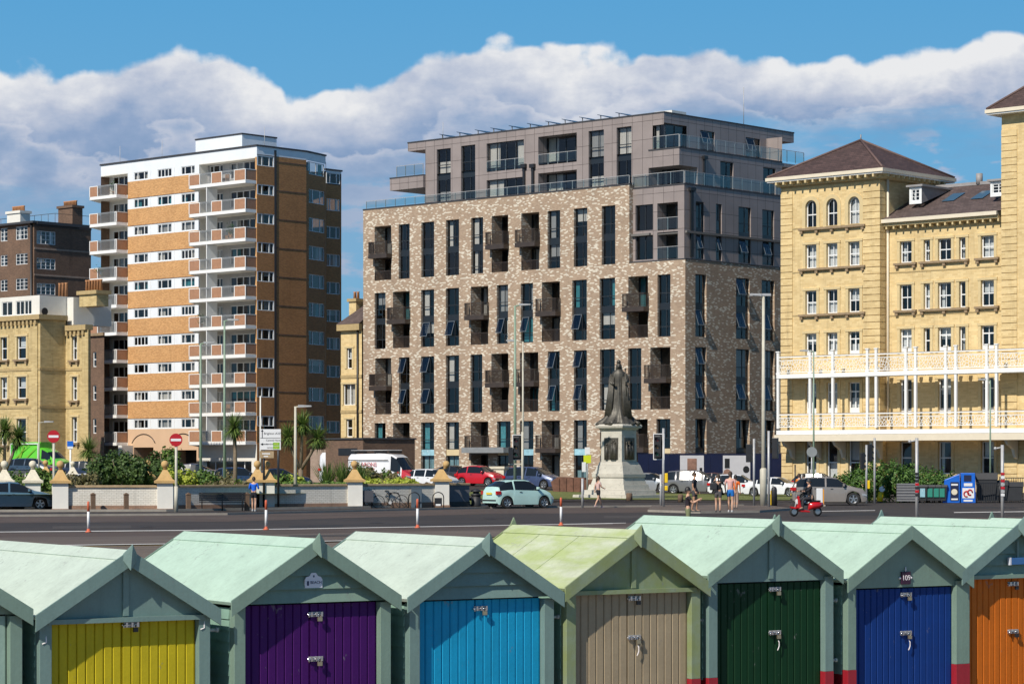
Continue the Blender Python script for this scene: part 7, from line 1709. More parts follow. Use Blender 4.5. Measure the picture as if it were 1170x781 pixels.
def person(px,D,z,rz,label,H=1.72,legs=((.10,0),(-.10,0)),arms=None,top=('shirt',(.01,.1,.5),'long'),bot=('shorts',(.01,.01,.015)),hair='hairB',skin='skin',fem=False,shoes=(.05,.05,.05),lean=0,seat=False,longhair=False,group=None,bare=False,dz=0,helmet=None):
    """faces local -Y. legs: (stride forward, lift) for left/right foot. arms: two (elbow, hand) in metres from shoulder"""
    root=empty('person',Vector((gx(px,D),D,z+dz)),rz,label,'person',group); s=H/1.75; sw=.185 if not fem else .165
    V=lambda x,y,zz: Vector((x*s,y*s,zz*s))
    hipz=.92 if not seat else .80; ly=-lean
    pel=V(0,0,hipz); waist=V(0,ly*.35,hipz+.20); chest=V(0,ly*.8,hipz+.40); neck=V(0,ly,hipz+.55); hd=V(0,ly*1.15,hipz+.62)
    nodes=[(pel,(.135*s,.105*s)),(waist,(.118*s,.09*s)),(chest,(.145*s,.105*s)),(neck,.058*s),(hd,.055*s)]; edges=[(0,1),(1,2),(2,3),(3,4)]
    J={}
    for k,sg in enumerate((1,-1)):
        f,l=legs[k][:2]; hip=V(sg*.088,0,hipz-.04)
        if seat: kn=V(sg*.15,-.44,hipz-.06); an=V(sg*.15,-.46-.0,hipz-.50+.05); toe=an+V(0,-.15,-.03)
        else:
            an=V(sg*.09,-f,.08+l); kn=(hip+an)/2+V(0,-.05-abs(l)*.5,0.0); toe=an+V(0,-.15,-.045)
        b=len(nodes); nodes+=[(hip,.088*s),(kn,.058*s),((kn*.6+an*.4)+V(0,.02,0),.055*s),(an,.036*s),(toe,.03*s)]; edges+=[(0,b),(b,b+1),(b+1,b+2),(b+2,b+3),(b+3,b+4)]
        J['leg%d'%k]=(hip,kn,(kn*.6+an*.4)+V(0,.02,0),an,toe)
        sh=chest+V(sg*sw,0,.095); e,h=(arms or (((.05*sg,0,-.29),(.04*sg,-.08,-.53)),((.05*sg,0,-.29),(.04*sg,-.08,-.53))))[k] if arms else ((.05,0.02,-.29),(.04,-.10,-.52))
        el=sh+V(sg*e[0],e[1],e[2]); ha=sh+V(sg*h[0],h[1],h[2]); b=len(nodes)
        nodes+=[(sh,.055*s),(el,.040*s),(ha,.026*s)]; edges+=[(2,b),(b,b+1),(b+1,b+2)]; J['arm%d'%k]=(sh,el,ha)
    me=skinmesh('body',nodes,edges,M[skin])
    # head with face, and hands with separate fingers, in the same body mesh
    mb=MB(); hc=hd+V(0,-.01,.10); hr=.105*s; rows=[]
    for a in range(11):
        t=math.pi*a/10; zz=-math.cos(t); rr=math.sin(t); jaw=.80 if zz<-.3 else 1.0
        rows.append([(hc.x+hr*.78*rr*jaw*math.cos(2*math.pi*k/16),hc.y+hr*.95*rr*math.sin(2*math.pi*k/16)-(.01 if zz<-.3 else 0),hc.z+hr*1.22*zz) for k in range(16)])
    mb.grid(rows,M[skin],True,closed=True)
    mb.prism([(hc.y-hr*.92,hc.z+.015*s),(hc.y-hr*1.18,hc.z-.03*s),(hc.y-hr*.9,hc.z-.035*s)],hc.x-.012*s,hc.x+.012*s,M[skin],'x')
    for sg in (-1,1): mb.ball((hc.x+sg*.032*s,hc.y-hr*.86,hc.z+.018*s),.010*s,M['eye'],6); mb.ball((hc.x+sg*hr*.78,hc.y+.01*s,hc.z-.005*s),.022*s,M[skin],6,(.5,.8,1.3))
    mb.box(hc.x-.022*s,hc.x+.022*s,hc.y-hr*.93,hc.y-hr*.85,hc.z-.062*s,hc.z-.052*s,M['lips'])
    for k,sg in enumerate((1,-1)):
        sh,el,ha=J['arm%d'%k]; d=(ha-el).normalized(); side=d.cross(Vector((0,1,0.2))).normalized(); fw=side.cross(d).normalized()
        pc=ha+d*.045*s; mb.tube([ha-d*.01,pc,pc+d*.045*s],[.024*s,.033*s,.026*s],M[skin],8)
        for q in range(4):
            L_=(.062,.075,.070,.055)[q]*s; b0=pc+d*.035*s+fw*(q-1.5)*.017*s; mb.tube([b0,b0+d*L_*.55-side*.004,b0+d*L_*.9+side*sg*-.015*s],[.0095*s,.0085*s,.0065*s],M[skin],5)
        b0=pc+fw*-.028*s; mb.tube([b0-d*.02*s,b0+fw*-.025*s+d*.015*s,b0+fw*-.03*s+d*.045*s],[.012*s,.010*s,.007*s],M[skin],5)
    joinmesh(me,mb); addobj('body',me,root)
    # clothes
    if not bare:
        nm,c,sl=top; cm=paint('cloth_'+nm,c,.85,.12,6); g=.014*s
        n=[(pel+V(0,0,.02),(.142*s,.115*s)),(waist,(.130*s,.102*s)),(chest,(.155*s,.117*s)),(neck-V(0,0,.045),.066*s)]; ed=[(0,1),(1,2),(2,3)]
        for k in range(2):
            sh,el,ha=J['arm%d'%k]; b=len(n)
            if sl=='vest': n+=[(sh-V(0,0,.01),.060*s)]; ed+=[(2,b)]
            elif sl=='short': n+=[(sh,.068*s),(sh*.35+el*.65,.056*s)]; ed+=[(2,b),(b,b+1)]
            else: n+=[(sh,.068*s),(el,.055*s),(el*.15+ha*.85,.042*s)]; ed+=[(2,b),(b,b+1),(b+1,b+2)]
        addobj(nm,skinmesh(nm,n,ed,cm),root)
    nm,c=bot[:2]; cm=paint('cloth_'+nm,c,.85,.12,6); n=[(waist-V(0,0,.06),(.128*s,.10*s)),(pel,(.148*s,.118*s))]; ed=[(0,1)]
    for k in range(2):
        hip,kn,cf,an,toe=J['leg%d'%k]; b=len(n); n+=[(hip,.102*s)]; ed+=[(1,b)]
        if nm=='shorts': n+=[(hip*.42+kn*.58,.088*s)]; ed+=[(b,b+1)]
        else: n+=[(kn,.074*s),(an,.058*s)]; ed+=[(b,b+1),(b+1,b+2)]
    addobj(nm,skinmesh(nm,n,ed,cm,1,1),root)
    sm=paint('shoe',shoes,.6,.1)
    for k in range(2):
        hip,kn,cf,an,toe=J['leg%d'%k]; m=MB(); d=V(0,-.17,0); z0=an.z-.075*s
        rows=[[(an.x+w_*math.cos(2*math.pi*j/10),an.y+yy*s,z0+hh*max(0,math.sin(2*math.pi*j/10)) ) for j in range(10)] for yy,w_,hh in ((.07,.03,.05),(.04,.045,.10),(-.05,.048,.09),(-.13,.05,.06),(-.19,.03,.035))]
        m.grid(rows,sm,True,closed=True,cap=True); m.obj('shoe',root)
    hm=MB(); hk=M[hair]; rows=[]
    R0=hr*1.10 if not helmet else hr*1.32
    for a in range(7):
        t=math.pi*.52*a/6; rr=math.sin(t); rows.append([(hc.x+R0*.84*rr*math.cos(2*math.pi*k/14),hc.y+.018*s+R0*.98*rr*math.sin(2*math.pi*k/14),hc.z+.012*s+R0*1.18*math.cos(t)-(.05*s*max(0,math.sin(2*math.pi*k/14)) if a==6 else 0)) for k in range(14)])
    hm.grid(rows,helmet or hk,True,closed=True)
    hm.obj('helmet' if helmet else 'hair',root)
    if longhair: m=MB(); m.tube([hc+V(0,.08,.05),hc+V(0,.12,-.06),hc+V(0.01,.11,-.2)],[.05*s,.05*s,.02*s],hk,8); m.obj('ponytail',root)
    return root
pb=gnd(290,583.6)
person(290,pb.y,0,R(172),'person in a bright blue jacket and black shorts walking away beside the black sign post',1.68,((.10,0),(-.08,0)),(((.06,-.02,-.26),(-.02,-.24,-.18)),((.06,-.02,-.26),(-.02,-.24,-.18))),('jacket',(.008,.12,.62),'long'),('shorts',(.012,.012,.018)),'hairB',shoes=(.4,.4,.4),longhair=False)
pb=gnd(683.5,579.8)
person(683.5,pb.y,0,R(120),'woman walking in a pale pink top and black shorts, in front of the statue pedestal',1.66,((.30,0),(-.26,.05)),(((.05,.10,-.25),(.03,.10,-.45)),((.05,-.08,-.26),(.0,-.26,-.32))),('top',(.62,.42,.38),'short'),('shorts',(.012,.012,.018)),'hairB',fem=True,longhair=True,shoes=(.4,.3,.3))
# man on the lawn in front
def lawn_z(px,D): 
    return -.30
person(786,94,-.30,R(95),'man in a black shirt and olive trousers close to the green hut roof',1.78,((.12,0),(-.12,0)),(((.03,-.14,-.24),(.0,-.36,-.14)),((.03,-.14,-.24),(.0,-.36,-.12))),('shirt',(.018,.012,.018),'short'),('trousers',(.16,.18,.09)),'hairK')
pb=gnd(794,584.5,.11)
person(793.5,pb.y,.11,R(70),'man in a dark grey shirt standing behind the olive trousered man',1.84,((.08,0),(-.1,0)),None,('shirt',(.035,.033,.04),'short'),('shorts',(.05,.05,.055)),'hairB',skin='skin2')
pb=gnd(820.5,584.8,.11)
person(820.5,pb.y,.11,R(178),'woman in a black top and patterned shorts seen from behind with raised hands',1.74,((.06,0),(-.04,0)),(((.10,-.10,-.16),(-.05,-.12,.14)),((.10,-.10,-.16),(-.05,-.12,.12))),('top',(.012,.012,.014),'short'),('shorts',(.10,.09,.09)),'hairB',fem=True,longhair=True)
m=MB(); m.box(-.17,.17,.10,.24,1.02,1.36,M['binblack']); o=m.obj('backpack',None,Vector((gx(815,pb.y),pb.y-.30,.11)),bev=.04); tag(o,'black bag on the back of the woman in patterned shorts','bag')
pb=gnd(835,584.6,.11)
person(834.5,pb.y,.11,R(165),'man in a pink shirt and bright blue shorts seen from behind',1.86,((.10,0),(-.08,0)),None,('shirt',(.66,.36,.33),'short'),('shorts',(.01,.16,.52)),'hairB',shoes=(.5,.5,.5))
person(840.5,gnd(840.5,583.2).y,.05,R(150),'person in a bright orange top partly behind the man in blue shorts',1.72,((.06,0),(-.06,0)),(((.08,-.05,-.26),(.1,-.2,-.3)),((.05,0,-.28),(.04,-.06,-.52))),('shirt',(.72,.13,.01),'short'),('trousers',(.35,.25,.2)),'hairK',skin='skin2')
person(913,150,.0,R(130),'person in an orange top standing behind the scooter rider',1.72,((.05,0),(-.05,0)),None,('shirt',(.75,.20,.01),'short'),('trousers',(.05,.05,.06)),'hairB')
person(918.5,147,.0,R(200),'person in a white shirt standing behind the scooter rider',1.72,((.05,0),(-.05,0)),None,('shirt',(.68,.70,.74),'short'),('trousers',(.18,.17,.17)),'hairK')
# scooter
pb=gnd(921,589.5); SR=R(200); root=empty('motor_scooter',pb,SR+R(-2),'shiny red motor scooter heading left across the junction','scooter'); root.scale=(.9,.9,.9)
M['scred']=carpaint('scooter_red',(.55,.008,.012))
for x in (.66,-.62):
    w=MB(); rows=[[(a*math.cos(2*math.pi*k/18)+x,y,a*math.sin(2*math.pi*k/18)+.24) for k in range(18)] for a,y in ((.14,-.05),(.22,-.05),(.24,0),(.22,.05),(.14,.05))]; w.grid(rows,M['rubber'],True,closed=True); wo=w.obj('wheel',root); w=MB(); w.tube([(x,-.045,.24),(x,.045,.24)],.14,M['rim'],14); w.obj('rim',wo)
m=MB(); m.prism([(.48,.42),(.50,1.0),(.44,1.02),(.30,.36),(-.15,.26),(-.15,.20),(.34,.22)],-.17,.17,M['scred']); m.prism([(.44,.44),(.86,.50),(.82,.40),(.60,.36)],-.1,.1,M['scred']); m.obj('leg_shield',root,bev=.02)
m=MB(); rows=[[(x,w_*math.cos(2*math.pi*k/12),z+h*math.sin(2*math.pi*k/12)) for k in range(12)] for x,w_,z,h in ((-.12,.12,.50,.18),(-.35,.19,.54,.20),(-.65,.19,.55,.19),(-.92,.07,.58,.10))]; m.grid(rows,M['scred'],True,closed=True,cap=True); m.obj('rear_body',root)
m=MB(); m.box(-.75,-.05,-.13,.13,.72,.80,M['plast']); m.obj('saddle',root,bev=.03)
m=MB(); m.tube([(.66,.0,.24),(.46,0,1.02)],.03,M['galv'],6); m.tube([(.44,-.30,1.06),(.48,0,1.03),(.44,.30,1.06)],.02,M['plast'],6); m.tube([(.52,0,1.0),(.56,0,.99)],.08,M['headl'],10); m.obj('handlebar',root)
m=MB(); m.box(.505,.53,-.12,.12,.62,.84,M['signwhite']); m.obj('front_plate',root)
for s in (-1,1): m=MB(); m.tube([(.46,s*.25,1.05),(.42,s*.30,1.22)],.008,M['plast'],4); m.tube([(.42,s*.30,1.25),(.41,s*.30,1.25)],.06,M['plast'],8); m.obj('mirror',root)
rd=person(922,pb.y,0,0,'scooter rider in black jacket and dark helmet on the red scooter',1.74,((0,0),(0,0)),(((.06,-.20,-.20),(.10,-.42,-.20)),((.06,-.20,-.20),(.10,-.42,-.20))),('jacket',(.012,.012,.015),'long'),('trousers',(.03,.03,.035)),'hairK',seat=True,helmet=M['binblack'],lean=.06)
rd.rotation_euler=(0,0,SR+R(-2)+R(90)); d_=Vector((math.cos(SR),math.sin(SR),0)); rd.location=pb-d_*.22+Vector((0,0,.04))
# ---------------------------------------------------------------- bicycles
def bicycle(px,y,ang,label,col,bag=False):
    p=gnd(px,y)+Vector((0,-.35,0)); root=empty('bicycle',p,ang,label,'bicycle','bicycles locked to the cycle hoops'); fr=paint('bike_frame',col,.35,.05)
    for x in (-.52,.53):
        w=MB(); rows=[]
        for k in range(24):
            a=2*math.pi*k/24; rows.append([(x+(.33+.018*math.cos(t))*math.cos(a),.018*math.sin(t),.34+(.33+.018*math.cos(t))*math.sin(a)) for t in [2*math.pi*j/6 for j in range(6)]])
        rows.append(rows[0]); w.grid(rows,M['rubber'],True,closed=True); wo=w.obj('wheel',root); w=MB()
        for k in range(12): a=2*math.pi*k/12; w.tube([(x,0,.34),(x+.32*math.cos(a),0,.34+.32*math.sin(a))],.004,M['galv'],3)
        w.tube([(x,-.04,.34),(x,.04,.34)],.025,M['galv'],8); w.obj('spokes',wo)
    m=MB(); P=dict(bb=(-.08,0,.28),st=(-.22,0,.80),hd=(.36,0,.78),hb=(.40,0,.64),ra=(-.52,0,.34),fa=(.53,0,.34))
    for a,b in (('bb','st'),('st','hd'),('hb','bb'),('hd','hb')): m.tube([P[a],P[b]],.018,fr,7)
    for s in (-.05,.05):
        for a in ('bb','st'): m.tube([P[a],(P['ra'][0],s,.34)],.010,fr,5)
        m.tube([P['hb'],(.46,s,.5),(P['fa'][0],s,.34)],.013,fr,5)
    m.tube([P['st'],(-.25,0,.90)],.013,M['galv'],6); m.obj('frame',root)
    m=MB(); m.prism([(-.38,.90),(-.36,.94),(-.14,.93),(-.10,.90)],-.07,.07,M['plast']); m.obj('saddle',root,bev=.015)
    m=MB(); m.tube([(.36,0,.78),(.34,0,.95)],.013,M['galv'],6); m.tube([(.30,-.28,.97),(.38,-.1,.96),(.38,.1,.96),(.30,.28,.97)],.012,M['plast'],6); m.obj('handlebar',root)
    m=MB(); m.tube([(-.08,-.06,.28),(-.08,-.05,.28)],.09,M['galv'],14); m.tube([(-.08,-.08,.28),(.02,-.09,.14)],.012,M['galv'],5); m.tube([(-.08,.08,.28),(-.18,.09,.42)],.012,M['galv'],5); m.obj('crank',root)
    for z in (.63,): m=MB(); m.tube([(-.80,-.0,.45),(-.70,0,.66),(-.52,0,.715),(-.36,0,.68)],.02,M['plast'],5); m.obj('mudguard',root)
    if bag: m=MB(); m.box(-.3,.28,-.32,-.12,.32,.92,M['baggrey']); m.tube([(-.12,-.22,.92),(0,-.22,1.0),(.12,-.22,.92)],.015,M['plast'],5); o=m.obj('grey_bag',None,p,ang,bev=.06); tag(o,'grey bag hanging on the left hand parked bicycle','bag')
    return root
M['baggrey']=paint('grey_bag_cloth',(.06,.065,.08),.85,.15,6)
bicycle(421,580,R(4),'left hand bicycle against the white wall with a grey bag hung on it',(.02,.02,.022),True)
bicycle(448,579.7,R(-6),'right hand black bicycle against the white wall',(.012,.012,.014))
# ---------------------------------------------------------------- statue on its pedestal
D=163; p=Vector((gx(707,D),D,0)); RZ=R(-38); root=empty('statue_pedestal',p,RZ,'tall pale stone pedestal with dark bronze relief panels carrying the statue','pedestal'); sc=D/F
M['bronze']=paint('weathered_bronze',(.075,.068,.055),.5,.45,3,metal=.35,bmp=.5,dirt=(.13,.14,.11))
def sq(m,z0,z1,w0,w1,mat): m.grid([[(x*w/2,y*w/2,z) for x,y in ((-1,-1),(1,-1),(1,1),(-1,1))] for z,w in ((z0,w0),(z1,w1))],mat,False,closed=True,cap=True)
zt=gz(485,D)
Z=lambda y: gz(y,D)
m=MB(); 
sq(m,0,.32,4.3,4.25,M['stone']); sq(m,.32,.62,3.5,3.4,M['stone']); m.obj('base_step',root,bev=.02)
m=MB(); sq(m,.62,Z(553),2.9,2.75,M['stone']); sq(m,Z(553),Z(545),2.6,2.35,M['stone']); sq(m,Z(545),Z(541),2.5,2.5,M['stone']); sq(m,Z(541),Z(531),2.35,2.0,M['stone']); sq(m,Z(531),Z(527.5),1.95,1.8,M['stone']); m.obj('plinth',root,bev=.02)
m=MB(); sq(m,Z(527.5),Z(491),1.68,1.62,M['stone']); sq(m,Z(491),Z(489),1.74,1.9,M['stone']); sq(m,Z(489),Z(486.5),2.1,2.2,M['stone']); sq(m,Z(486.5),Z(484.5),2.2,2.05,M['stone']); m.obj('shaft',root,bev=.015)
for k in range(4):
    m=MB(); w=.55; m.box(-w,w,-.86,-.82,Z(525),Z(500),M['bronze']); 
    r_=random.Random(k+5)
    for q in range(5): x=r_.uniform(-.36,.36); h_=r_.uniform(.7,1.15); m.tube([(x,-.87,Z(524.5)),(x+.02,-.88,Z(524.5)+h_*.6),(x,-.87,Z(524.5)+h_)],[.13,.12,.05],M['bronze'],7); m.ball((x,-.88,Z(524.5)+h_+.06),.075,M['bronze'],8)
    o=m.obj('bronze_relief',root,rz=k*math.pi/2)
root=empty('bronze_statue',p+Vector((0,0,zt-.02)),R(-12),'dark bronze statue of a crowned woman in long flowing robes holding a sceptre','statue'); Hh=gz(410,D)-zt
k=Hh/3.55; m=MB(); r_=random.Random(9); rows=[]
prof=[(0,.98,.80),(.12,.95,.78),(.30,.80,.66),(.55,.58,.50),(.9,.47,.42),(1.3,.41,.37),(1.7,.36,.32),(2.0,.31,.27),(2.25,.29,.24),(2.5,.34,.25),(2.72,.40,.25),(2.86,.33,.21),(2.95,.20,.16),(3.02,.12,.12)]
n=56
for z,a,b in prof:
    row=[]
    for j in range(n):
        t=2*math.pi*j/n; f=(1-z/3.3); fold=1+f*(.07*math.sin(t*9+z*1.2)+.06*math.sin(t*14-z*2+1)+.10*noise.noise(Vector((math.cos(t)*2,math.sin(t)*2,z*1.3)))*1.5)
        tr=1+.28*max(0,-math.cos(t))*max(0,1-z/1.0)    # train spreading to the left
        row.append((a*fold*tr*math.cos(t)*k,b*fold*math.sin(t)*k,z*k))
    rows.append(row)
m.grid(rows,M['bronze'],True,closed=True,cap=True); m.obj('robe',root)
m=MB()
for j in range(34):
    t=r_.uniform(0,6.28); rr=r_.uniform(.55,1.05); m.tube([(rr*1.08*math.cos(t)*k,rr*.85*math.sin(t)*k,.04*k),((rr-.2)*math.cos(t+.15)*k,(rr-.2)*.8*math.sin(t+.15)*k,r_.uniform(.2,.42)*k)],[.13*k,.05*k],M['bronze'],6)
m.obj('robe_train',root)
m=MB(); m.ball((0,-.02*k,3.17*k),.155*k,M['bronze'],16,(.85,.95,1.2)); m.prism([(-.16*k,3.2*k),(-.205*k,3.13*k),(-.16*k,3.12*k)],-.02*k,.02*k,M['bronze'],'x'); m.tube([(0,-.01*k,2.9*k),(0,-.02*k,3.1*k)],.085*k,M['bronze'],10)
for s in (-1,1): m.ball((s*.05*k,-.15*k,3.2*k),.02*k,M['bronze'],6); m.tube([(s*.10*k,.0,3.24*k),(s*.15*k,.06*k,3.0*k),(s*.22*k,.10*k,2.7*k)],[.06*k,.05*k,.03*k],M['bronze'],6)
m.obj('head',root)
m=MB(); m.lathe([(.10*k,3.32*k),(.11*k,3.40*k),(.125*k,3.43*k),(.06*k,3.50*k),(.02*k,3.55*k)],M['bronze'],10); m.tube([(0,.05*k,3.34*k),(0,.17*k,3.2*k),(0,.24*k,2.8*k),(0,.3*k,2.0*k),(0,.36*k,1.0*k)],[.09*k,.13*k,.17*k,.21*k,.27*k],M['bronze'],10); m.obj('crown_and_veil',root)
m=MB()
m.tube([(.36*k,0,2.72*k),(.50*k,-.16*k,2.35*k),(.46*k,-.42*k,2.25*k)],[.13*k,.11*k,.06*k],M['bronze'],9)
m.tube([(-.36*k,0,2.72*k),(-.46*k,-.12*k,2.3*k),(-.20*k,-.38*k,2.15*k)],[.13*k,.12*k,.06*k],M['bronze'],9)
for sx in (.46,-.20):
    for q in range(4): m.tube([((sx-.03+q*.02)*k,-.42*k,2.24*k),((sx-.03+q*.022)*k,-.50*k,2.2*k),((sx-.03+q*.02)*k,-.50*k,2.14*k)],[.014*k,.012*k,.010*k],M['bronze'],5)
    m.tube([((sx+.05)*k,-.40*k,2.27*k),((sx+.06)*k,-.46*k,2.31*k)],[.015*k,.01*k],M['bronze'],5)
m.obj('arm',root)
m=MB(); m.tube([(.50*k,-.47*k,1.55*k),(.44*k,-.47*k,2.95*k)],.025*k,M['bronze'],7); m.ball((.438*k,-.47*k,3.0*k),.06*k,M['bronze'],8); m.obj('sceptre',root)
m=MB(); m.ball((-.20*k,-.49*k,2.22*k),.085*k,M['bronze'],10); m.obj('orb',root)
for s,a in ((-1,.3),(1,-.2)):
    m=MB()
    for q in range(5): x=s*(.30+.06*q); m.tube([(x*.8*k,-.22*k,2.6*k),(x*1.0*k,(-.30+.03*q)*k,1.6*k),(x*1.3*k,(-.38+.05*q)*k,.3*k)],[.04*k,.07*k,.09*k],M['bronze'],6)
    m.obj('mantle_fold',root)
# ---------------------------------------------------------------- navy hoarding with posters
a=at(729,203); b=Vector((gx(893,208),208,0)); a.z=0; d=b-a; L=d.length; root=empty('site_hoarding',a,math.atan2(d.y,d.x),'navy blue site hoarding with two white posters along the side street','hoarding')
n=14
for k in range(n):
    m=MB(); m.box(L*k/n+.01,L*(k+1)/n-.01,0,.05,0,3.05,M['navy']); m.obj('panel',root)
m=MB(); m.box(0,L,-.02,.07,3.055,3.12,M['navy']); m.obj('top_rail',root)
M['poster']=paint('poster_white',(.72,.70,.70),.5,.05); M['posterskin']=paint('poster_brown',(.36,.20,.14),.6,.4,2)
def hx(px): 
    r=Vector(((px-CX)/F,1)); n_=Vector((-d.y,d.x)).normalized(); t=(Vector((a.x,a.y))).dot(n_)/r.dot(n_); P=r*t; return (P-Vector((a.x,a.y))).dot(Vector((d.x,d.y)).normalized())
for x0,x1,kd in ((777,804,0),(826,857,1)):
    m=MB(); q0,q1=hx(x0),hx(x1); m.box(q0,q1,-.03,-.005,.7,2.95,M['poster']); po=m.obj('poster',root)
    m=MB(); w=q1-q0
    if kd==0: m.box(q0+w*.30,q0+w*.70,-.036,-.0305,1.2,2.7,M['posterskin']); m.box(q0+w*.82,q0+w*.93,-.036,-.0305,1.6,1.95,M['plast'])
    else:
        m.box(q0+w*.06,q0+w*.24,-.036,-.0305,1.9,2.7,M['plast']); m.tube([(q0+w*.15,-.036,1.5),(q0+w*.15,-.031,1.5)],.35,M['posterskin'],14,smooth=False); m.obj('poster_picture',po); m=MB(); m.tube([(q0+w*.85,-.036,1.8),(q0+w*.85,-.031,1.8)],.3,M['plast'],10,smooth=False)
    m.obj('poster_picture',po)
# rusty low skip near the statue
D=181; q=at(650,D); root=empty('rusty_skip',q,R(-10),'rusty brown low skip on the verge left of the statue','skip'); M['rust']=paint('rust_brown',(.15,.07,.045),.85,.35,3,bmp=.4); w=1.25
m=MB(); m.prism([(-w*.8,.0),(w*1.0,.0),(w*1.0,1.05),(-w*.55,1.1),(-w*.95,.75)],-.8,.8,M['rust']); m.obj('skip_body',root); m=MB()
for x in (-.6,-.1,.4,.9): m.box(x-.04,x+.04,-.86,-.801,.05,1.0,M['rust'])
m.obj('rib',root)
m=MB(); m.box(0,.9,0,.7,0,.95,M['rust']); o=m.obj('brown_planter',None,at(668,179)); tag(o,'plain dark brown box right of the rusty skip','planter')
# low stone gate blocks before the new block
for px,D,lb in ((540,209,'low pale stone block between the dark car and red hatchback'),(571,203,'low pale stone block right of the red hatchback')):
    m=MB(); m.box(-.6,.6,-.4,.4,0,1.3,M['pale']); m.box(-.72,.72,-.5,.5,1.3,1.5,M['pale']); o=m.obj('stone_block',None,at(px,D),R(-30)); tag(o,lb,'stone block')
# ---------------------------------------------------------------- recycling point
pb=gnd(1112,574.2); D=pb.y; s=D/F
def bank(px0,px1,ytop,label,name='recycling_bank',slant=.0,depth=1.5,rz=R(-8)):
    x0,x1=gx(px0,D),gx(px1,D); w=x1-x0; h=gz(ytop,D); root=empty(name,Vector((x0,D,0)),rz,label,'recycling bank','blue recycling banks')
    m=MB(); m.prism([(0,0),(w,0),(w,h),(w*.12,h-slant)] if slant else [(0,0),(w,0),(w*.97,h),(w*.03,h)],0,depth,M['bluebin']); m.obj('bank_body',root,bev=.03); return root,w,h
r1,w,h=bank(1077,1096.5,541,'lower blue recycling bank with slanted top, dark panel and yellow disc',slant=.35)
m=MB(); m.box(w*.45,w*.93,-.012,-.001,.12,h*.72,M['navy']); k=m.obj('dark_panel',r1); m=MB(); m.tube([(w*.68,-.02,h*.38),(w*.68,-.013,h*.38)],.18,M['pale'],16,smooth=False); m.obj('yellow_disc',k); m=MB(); m.box(w*.5,w*.88,-.019,-.0125,h*.6,h*.66,M['signwhite']); m.box(w*.5,w*.88,-.019,-.0125,.18,.27,M['signwhite']); m.obj('white_lettering',k)
r2,w,h=bank(1097.5,1114.5,540,'taller blue recycling bank with square hatch and red swirl on white')
m=MB(); m.box(w*.22,w*.72,-.014,.0,h*.72,h*.93,M['navy']); m.obj('hatch',r2)
m=MB(); m.box(w*.12,w*.9,-.014,-.001,h*.16,h*.50,M['signwhite']); k=m.obj('white_poster',r2)
for cx,cz in ((.38,.30),(.62,.35)):
    m=MB(); m.tube([(w*cx+.14*math.cos(t),-.02,h*cz+.16*math.sin(t)) for t in [2*math.pi*j/12 for j in range(11)]],.045,M['signred'],6); m.obj('red_swirl',k)
m=MB(); m.box(w*.22,w*.78,-.02,-.013,h*.56,h*.66,M['signwhite']); m.box(w*.2,w*.8,-.02,-.013,h*.05,h*.11,M['signwhite']); m.obj('white_lettering',r2)
def wheelie(px,label,front=None,w=.58,h=1.08,D_=None,cat='wheelie bin',dy=0):
    x=gx(px,D); root=empty('wheelie_bin',Vector((x,D+.2+dy,0)),R(-12),label,cat,'wheelie bins by the hedge'); m=MB()
    m.grid([[(sx*ww/2,sy*ww/2,z) for sx,sy in ((-1,-1),(1,-1),(1,1),(-1,1))] for z,ww in ((.12,w*.78),(h*.86,w))],M['binblack'],False,closed=True,cap=True); m.obj('bin_body',root,bev=.02)
    m=MB(); m.prism([(-w*.56,h*.86),(w*.6,h*.86),(w*.5,h*.97),(-w*.5,h)],-w*.55,w*.55,M['binblack'],'x'); m.obj('lid',root,bev=.02)
    for s_ in (-1,1): m=MB(); m.tube([(s_*w*.36,w*.42,.1),(s_*w*.44,w*.42,.1)],.1,M['rubber'],12); m.obj('wheel',root)
    if front: m=MB(); m.box(-w*.25,w*.25,-w*.5-.02,-w*.5+.03,.35,h*.8,front); m.obj('front_panel',root)
wheelie(1055,'blue fronted wheelie bin just right of the stickered pole',M['posterblue']); wheelie(1063.5,'wheelie bin with dark teal front, second right of the stickered pole',M['binteal'])
wheelie(1070.5,'wheelie bin with green front, third right of the stickered pole',M['binteal'],dy=-.05); wheelie(1077,'wheelie bin with green front touching the lower blue bank',M['binteal'],dy=-.1)
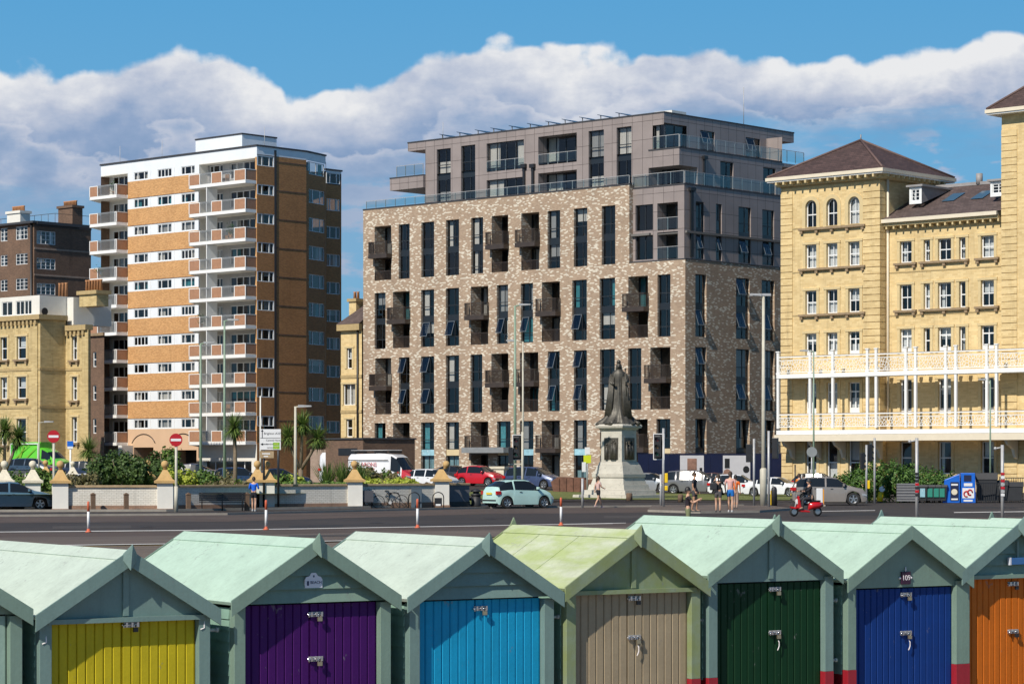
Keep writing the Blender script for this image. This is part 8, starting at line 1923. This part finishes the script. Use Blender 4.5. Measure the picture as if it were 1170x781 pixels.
x=gx(1038.5,D); root=empty('mesh_cage',Vector((x,D,0)),R(-5),'dark grey mesh sided roll container left of the stickered pole','container'); m=MB(); m.box(-.7,.55,0,.8,.1,1.15,M['cage']); m.obj('cage_body',root); m=MB()
for k in range(7): m.box(-.72,.57,-.03,-.001,.12+k*.165,.15+k*.165,M['galv'])
m.obj('wire',root)
# big black communal bins behind railings
for i,(px,w_,h_,lb) in enumerate(((1127,1.15,1.72,'large black communal bin directly right of the taller blue bank'),(1141,1.0,1.3,'black communal bin behind the right hand stickered pole'),(1156,1.2,1.2,'black communal bin at the right, half hidden by railings'))):
    root=empty('communal_bin',Vector((gx(px,D+1.2),D+1.2,0)),R(-8),lb,'bin','black communal bins'); m=MB(); m.grid([[(sx*ww/2,sy*.5,z) for sx,sy in ((-1,-1),(1,-1),(1,1),(-1,1))] for z,ww in ((.1,w_*.85),(h_*.8,w_*1.1))],M['binblack'],False,closed=True,cap=True); m.obj('bin_body',root,bev=.03)
    m=MB(); m.prism([(-.55,h_*.8),(.55,h_*.8),(.4,h_),(-.3,h_*1.04)],-w_*.57,w_*.57,M['binblack'],'x'); m.obj('lid',root,bev=.03)
def rails(px0,px1,label,h=1.2,dy=0):
    x0,x1=gx(px0,D),gx(px1,D); root=empty('railing_fence',Vector((x0,D+dy,0)),0,label,'railings','black railings round the bins'); w=x1-x0; m=MB(); m.box(0,w,-.02,.02,h-.05,h,M['black']); m.box(0,w,-.02,.02,.12,.16,M['black'])
    n=int(w/.13)
    for k in range(n+1): x=w*k/n; m.box(x-.012,x+.012,-.012,.012,0,h-.05,M['black'])
    m.obj('bars',root); 
    for x in (0,w): m=MB(); m.tube([(x,0,0),(x,0,h+.05)],.035,M['black'],6); m.obj('post',root)
rails(1116,1142,'black railings in front of the large communal bins'); rails(1148,1185,'black railings at the right edge of the picture',1.5,1.5)
# pedestrian guardrail and board post near the verandah
p=at(908.5,168); m=MB(); m.tube([(0,0,0),(0,0,gz(531,168))],.045,M['black'],8); o=m.obj('black_post',None,p); tag(o,'slim black post against the corner of the verandah building','post')
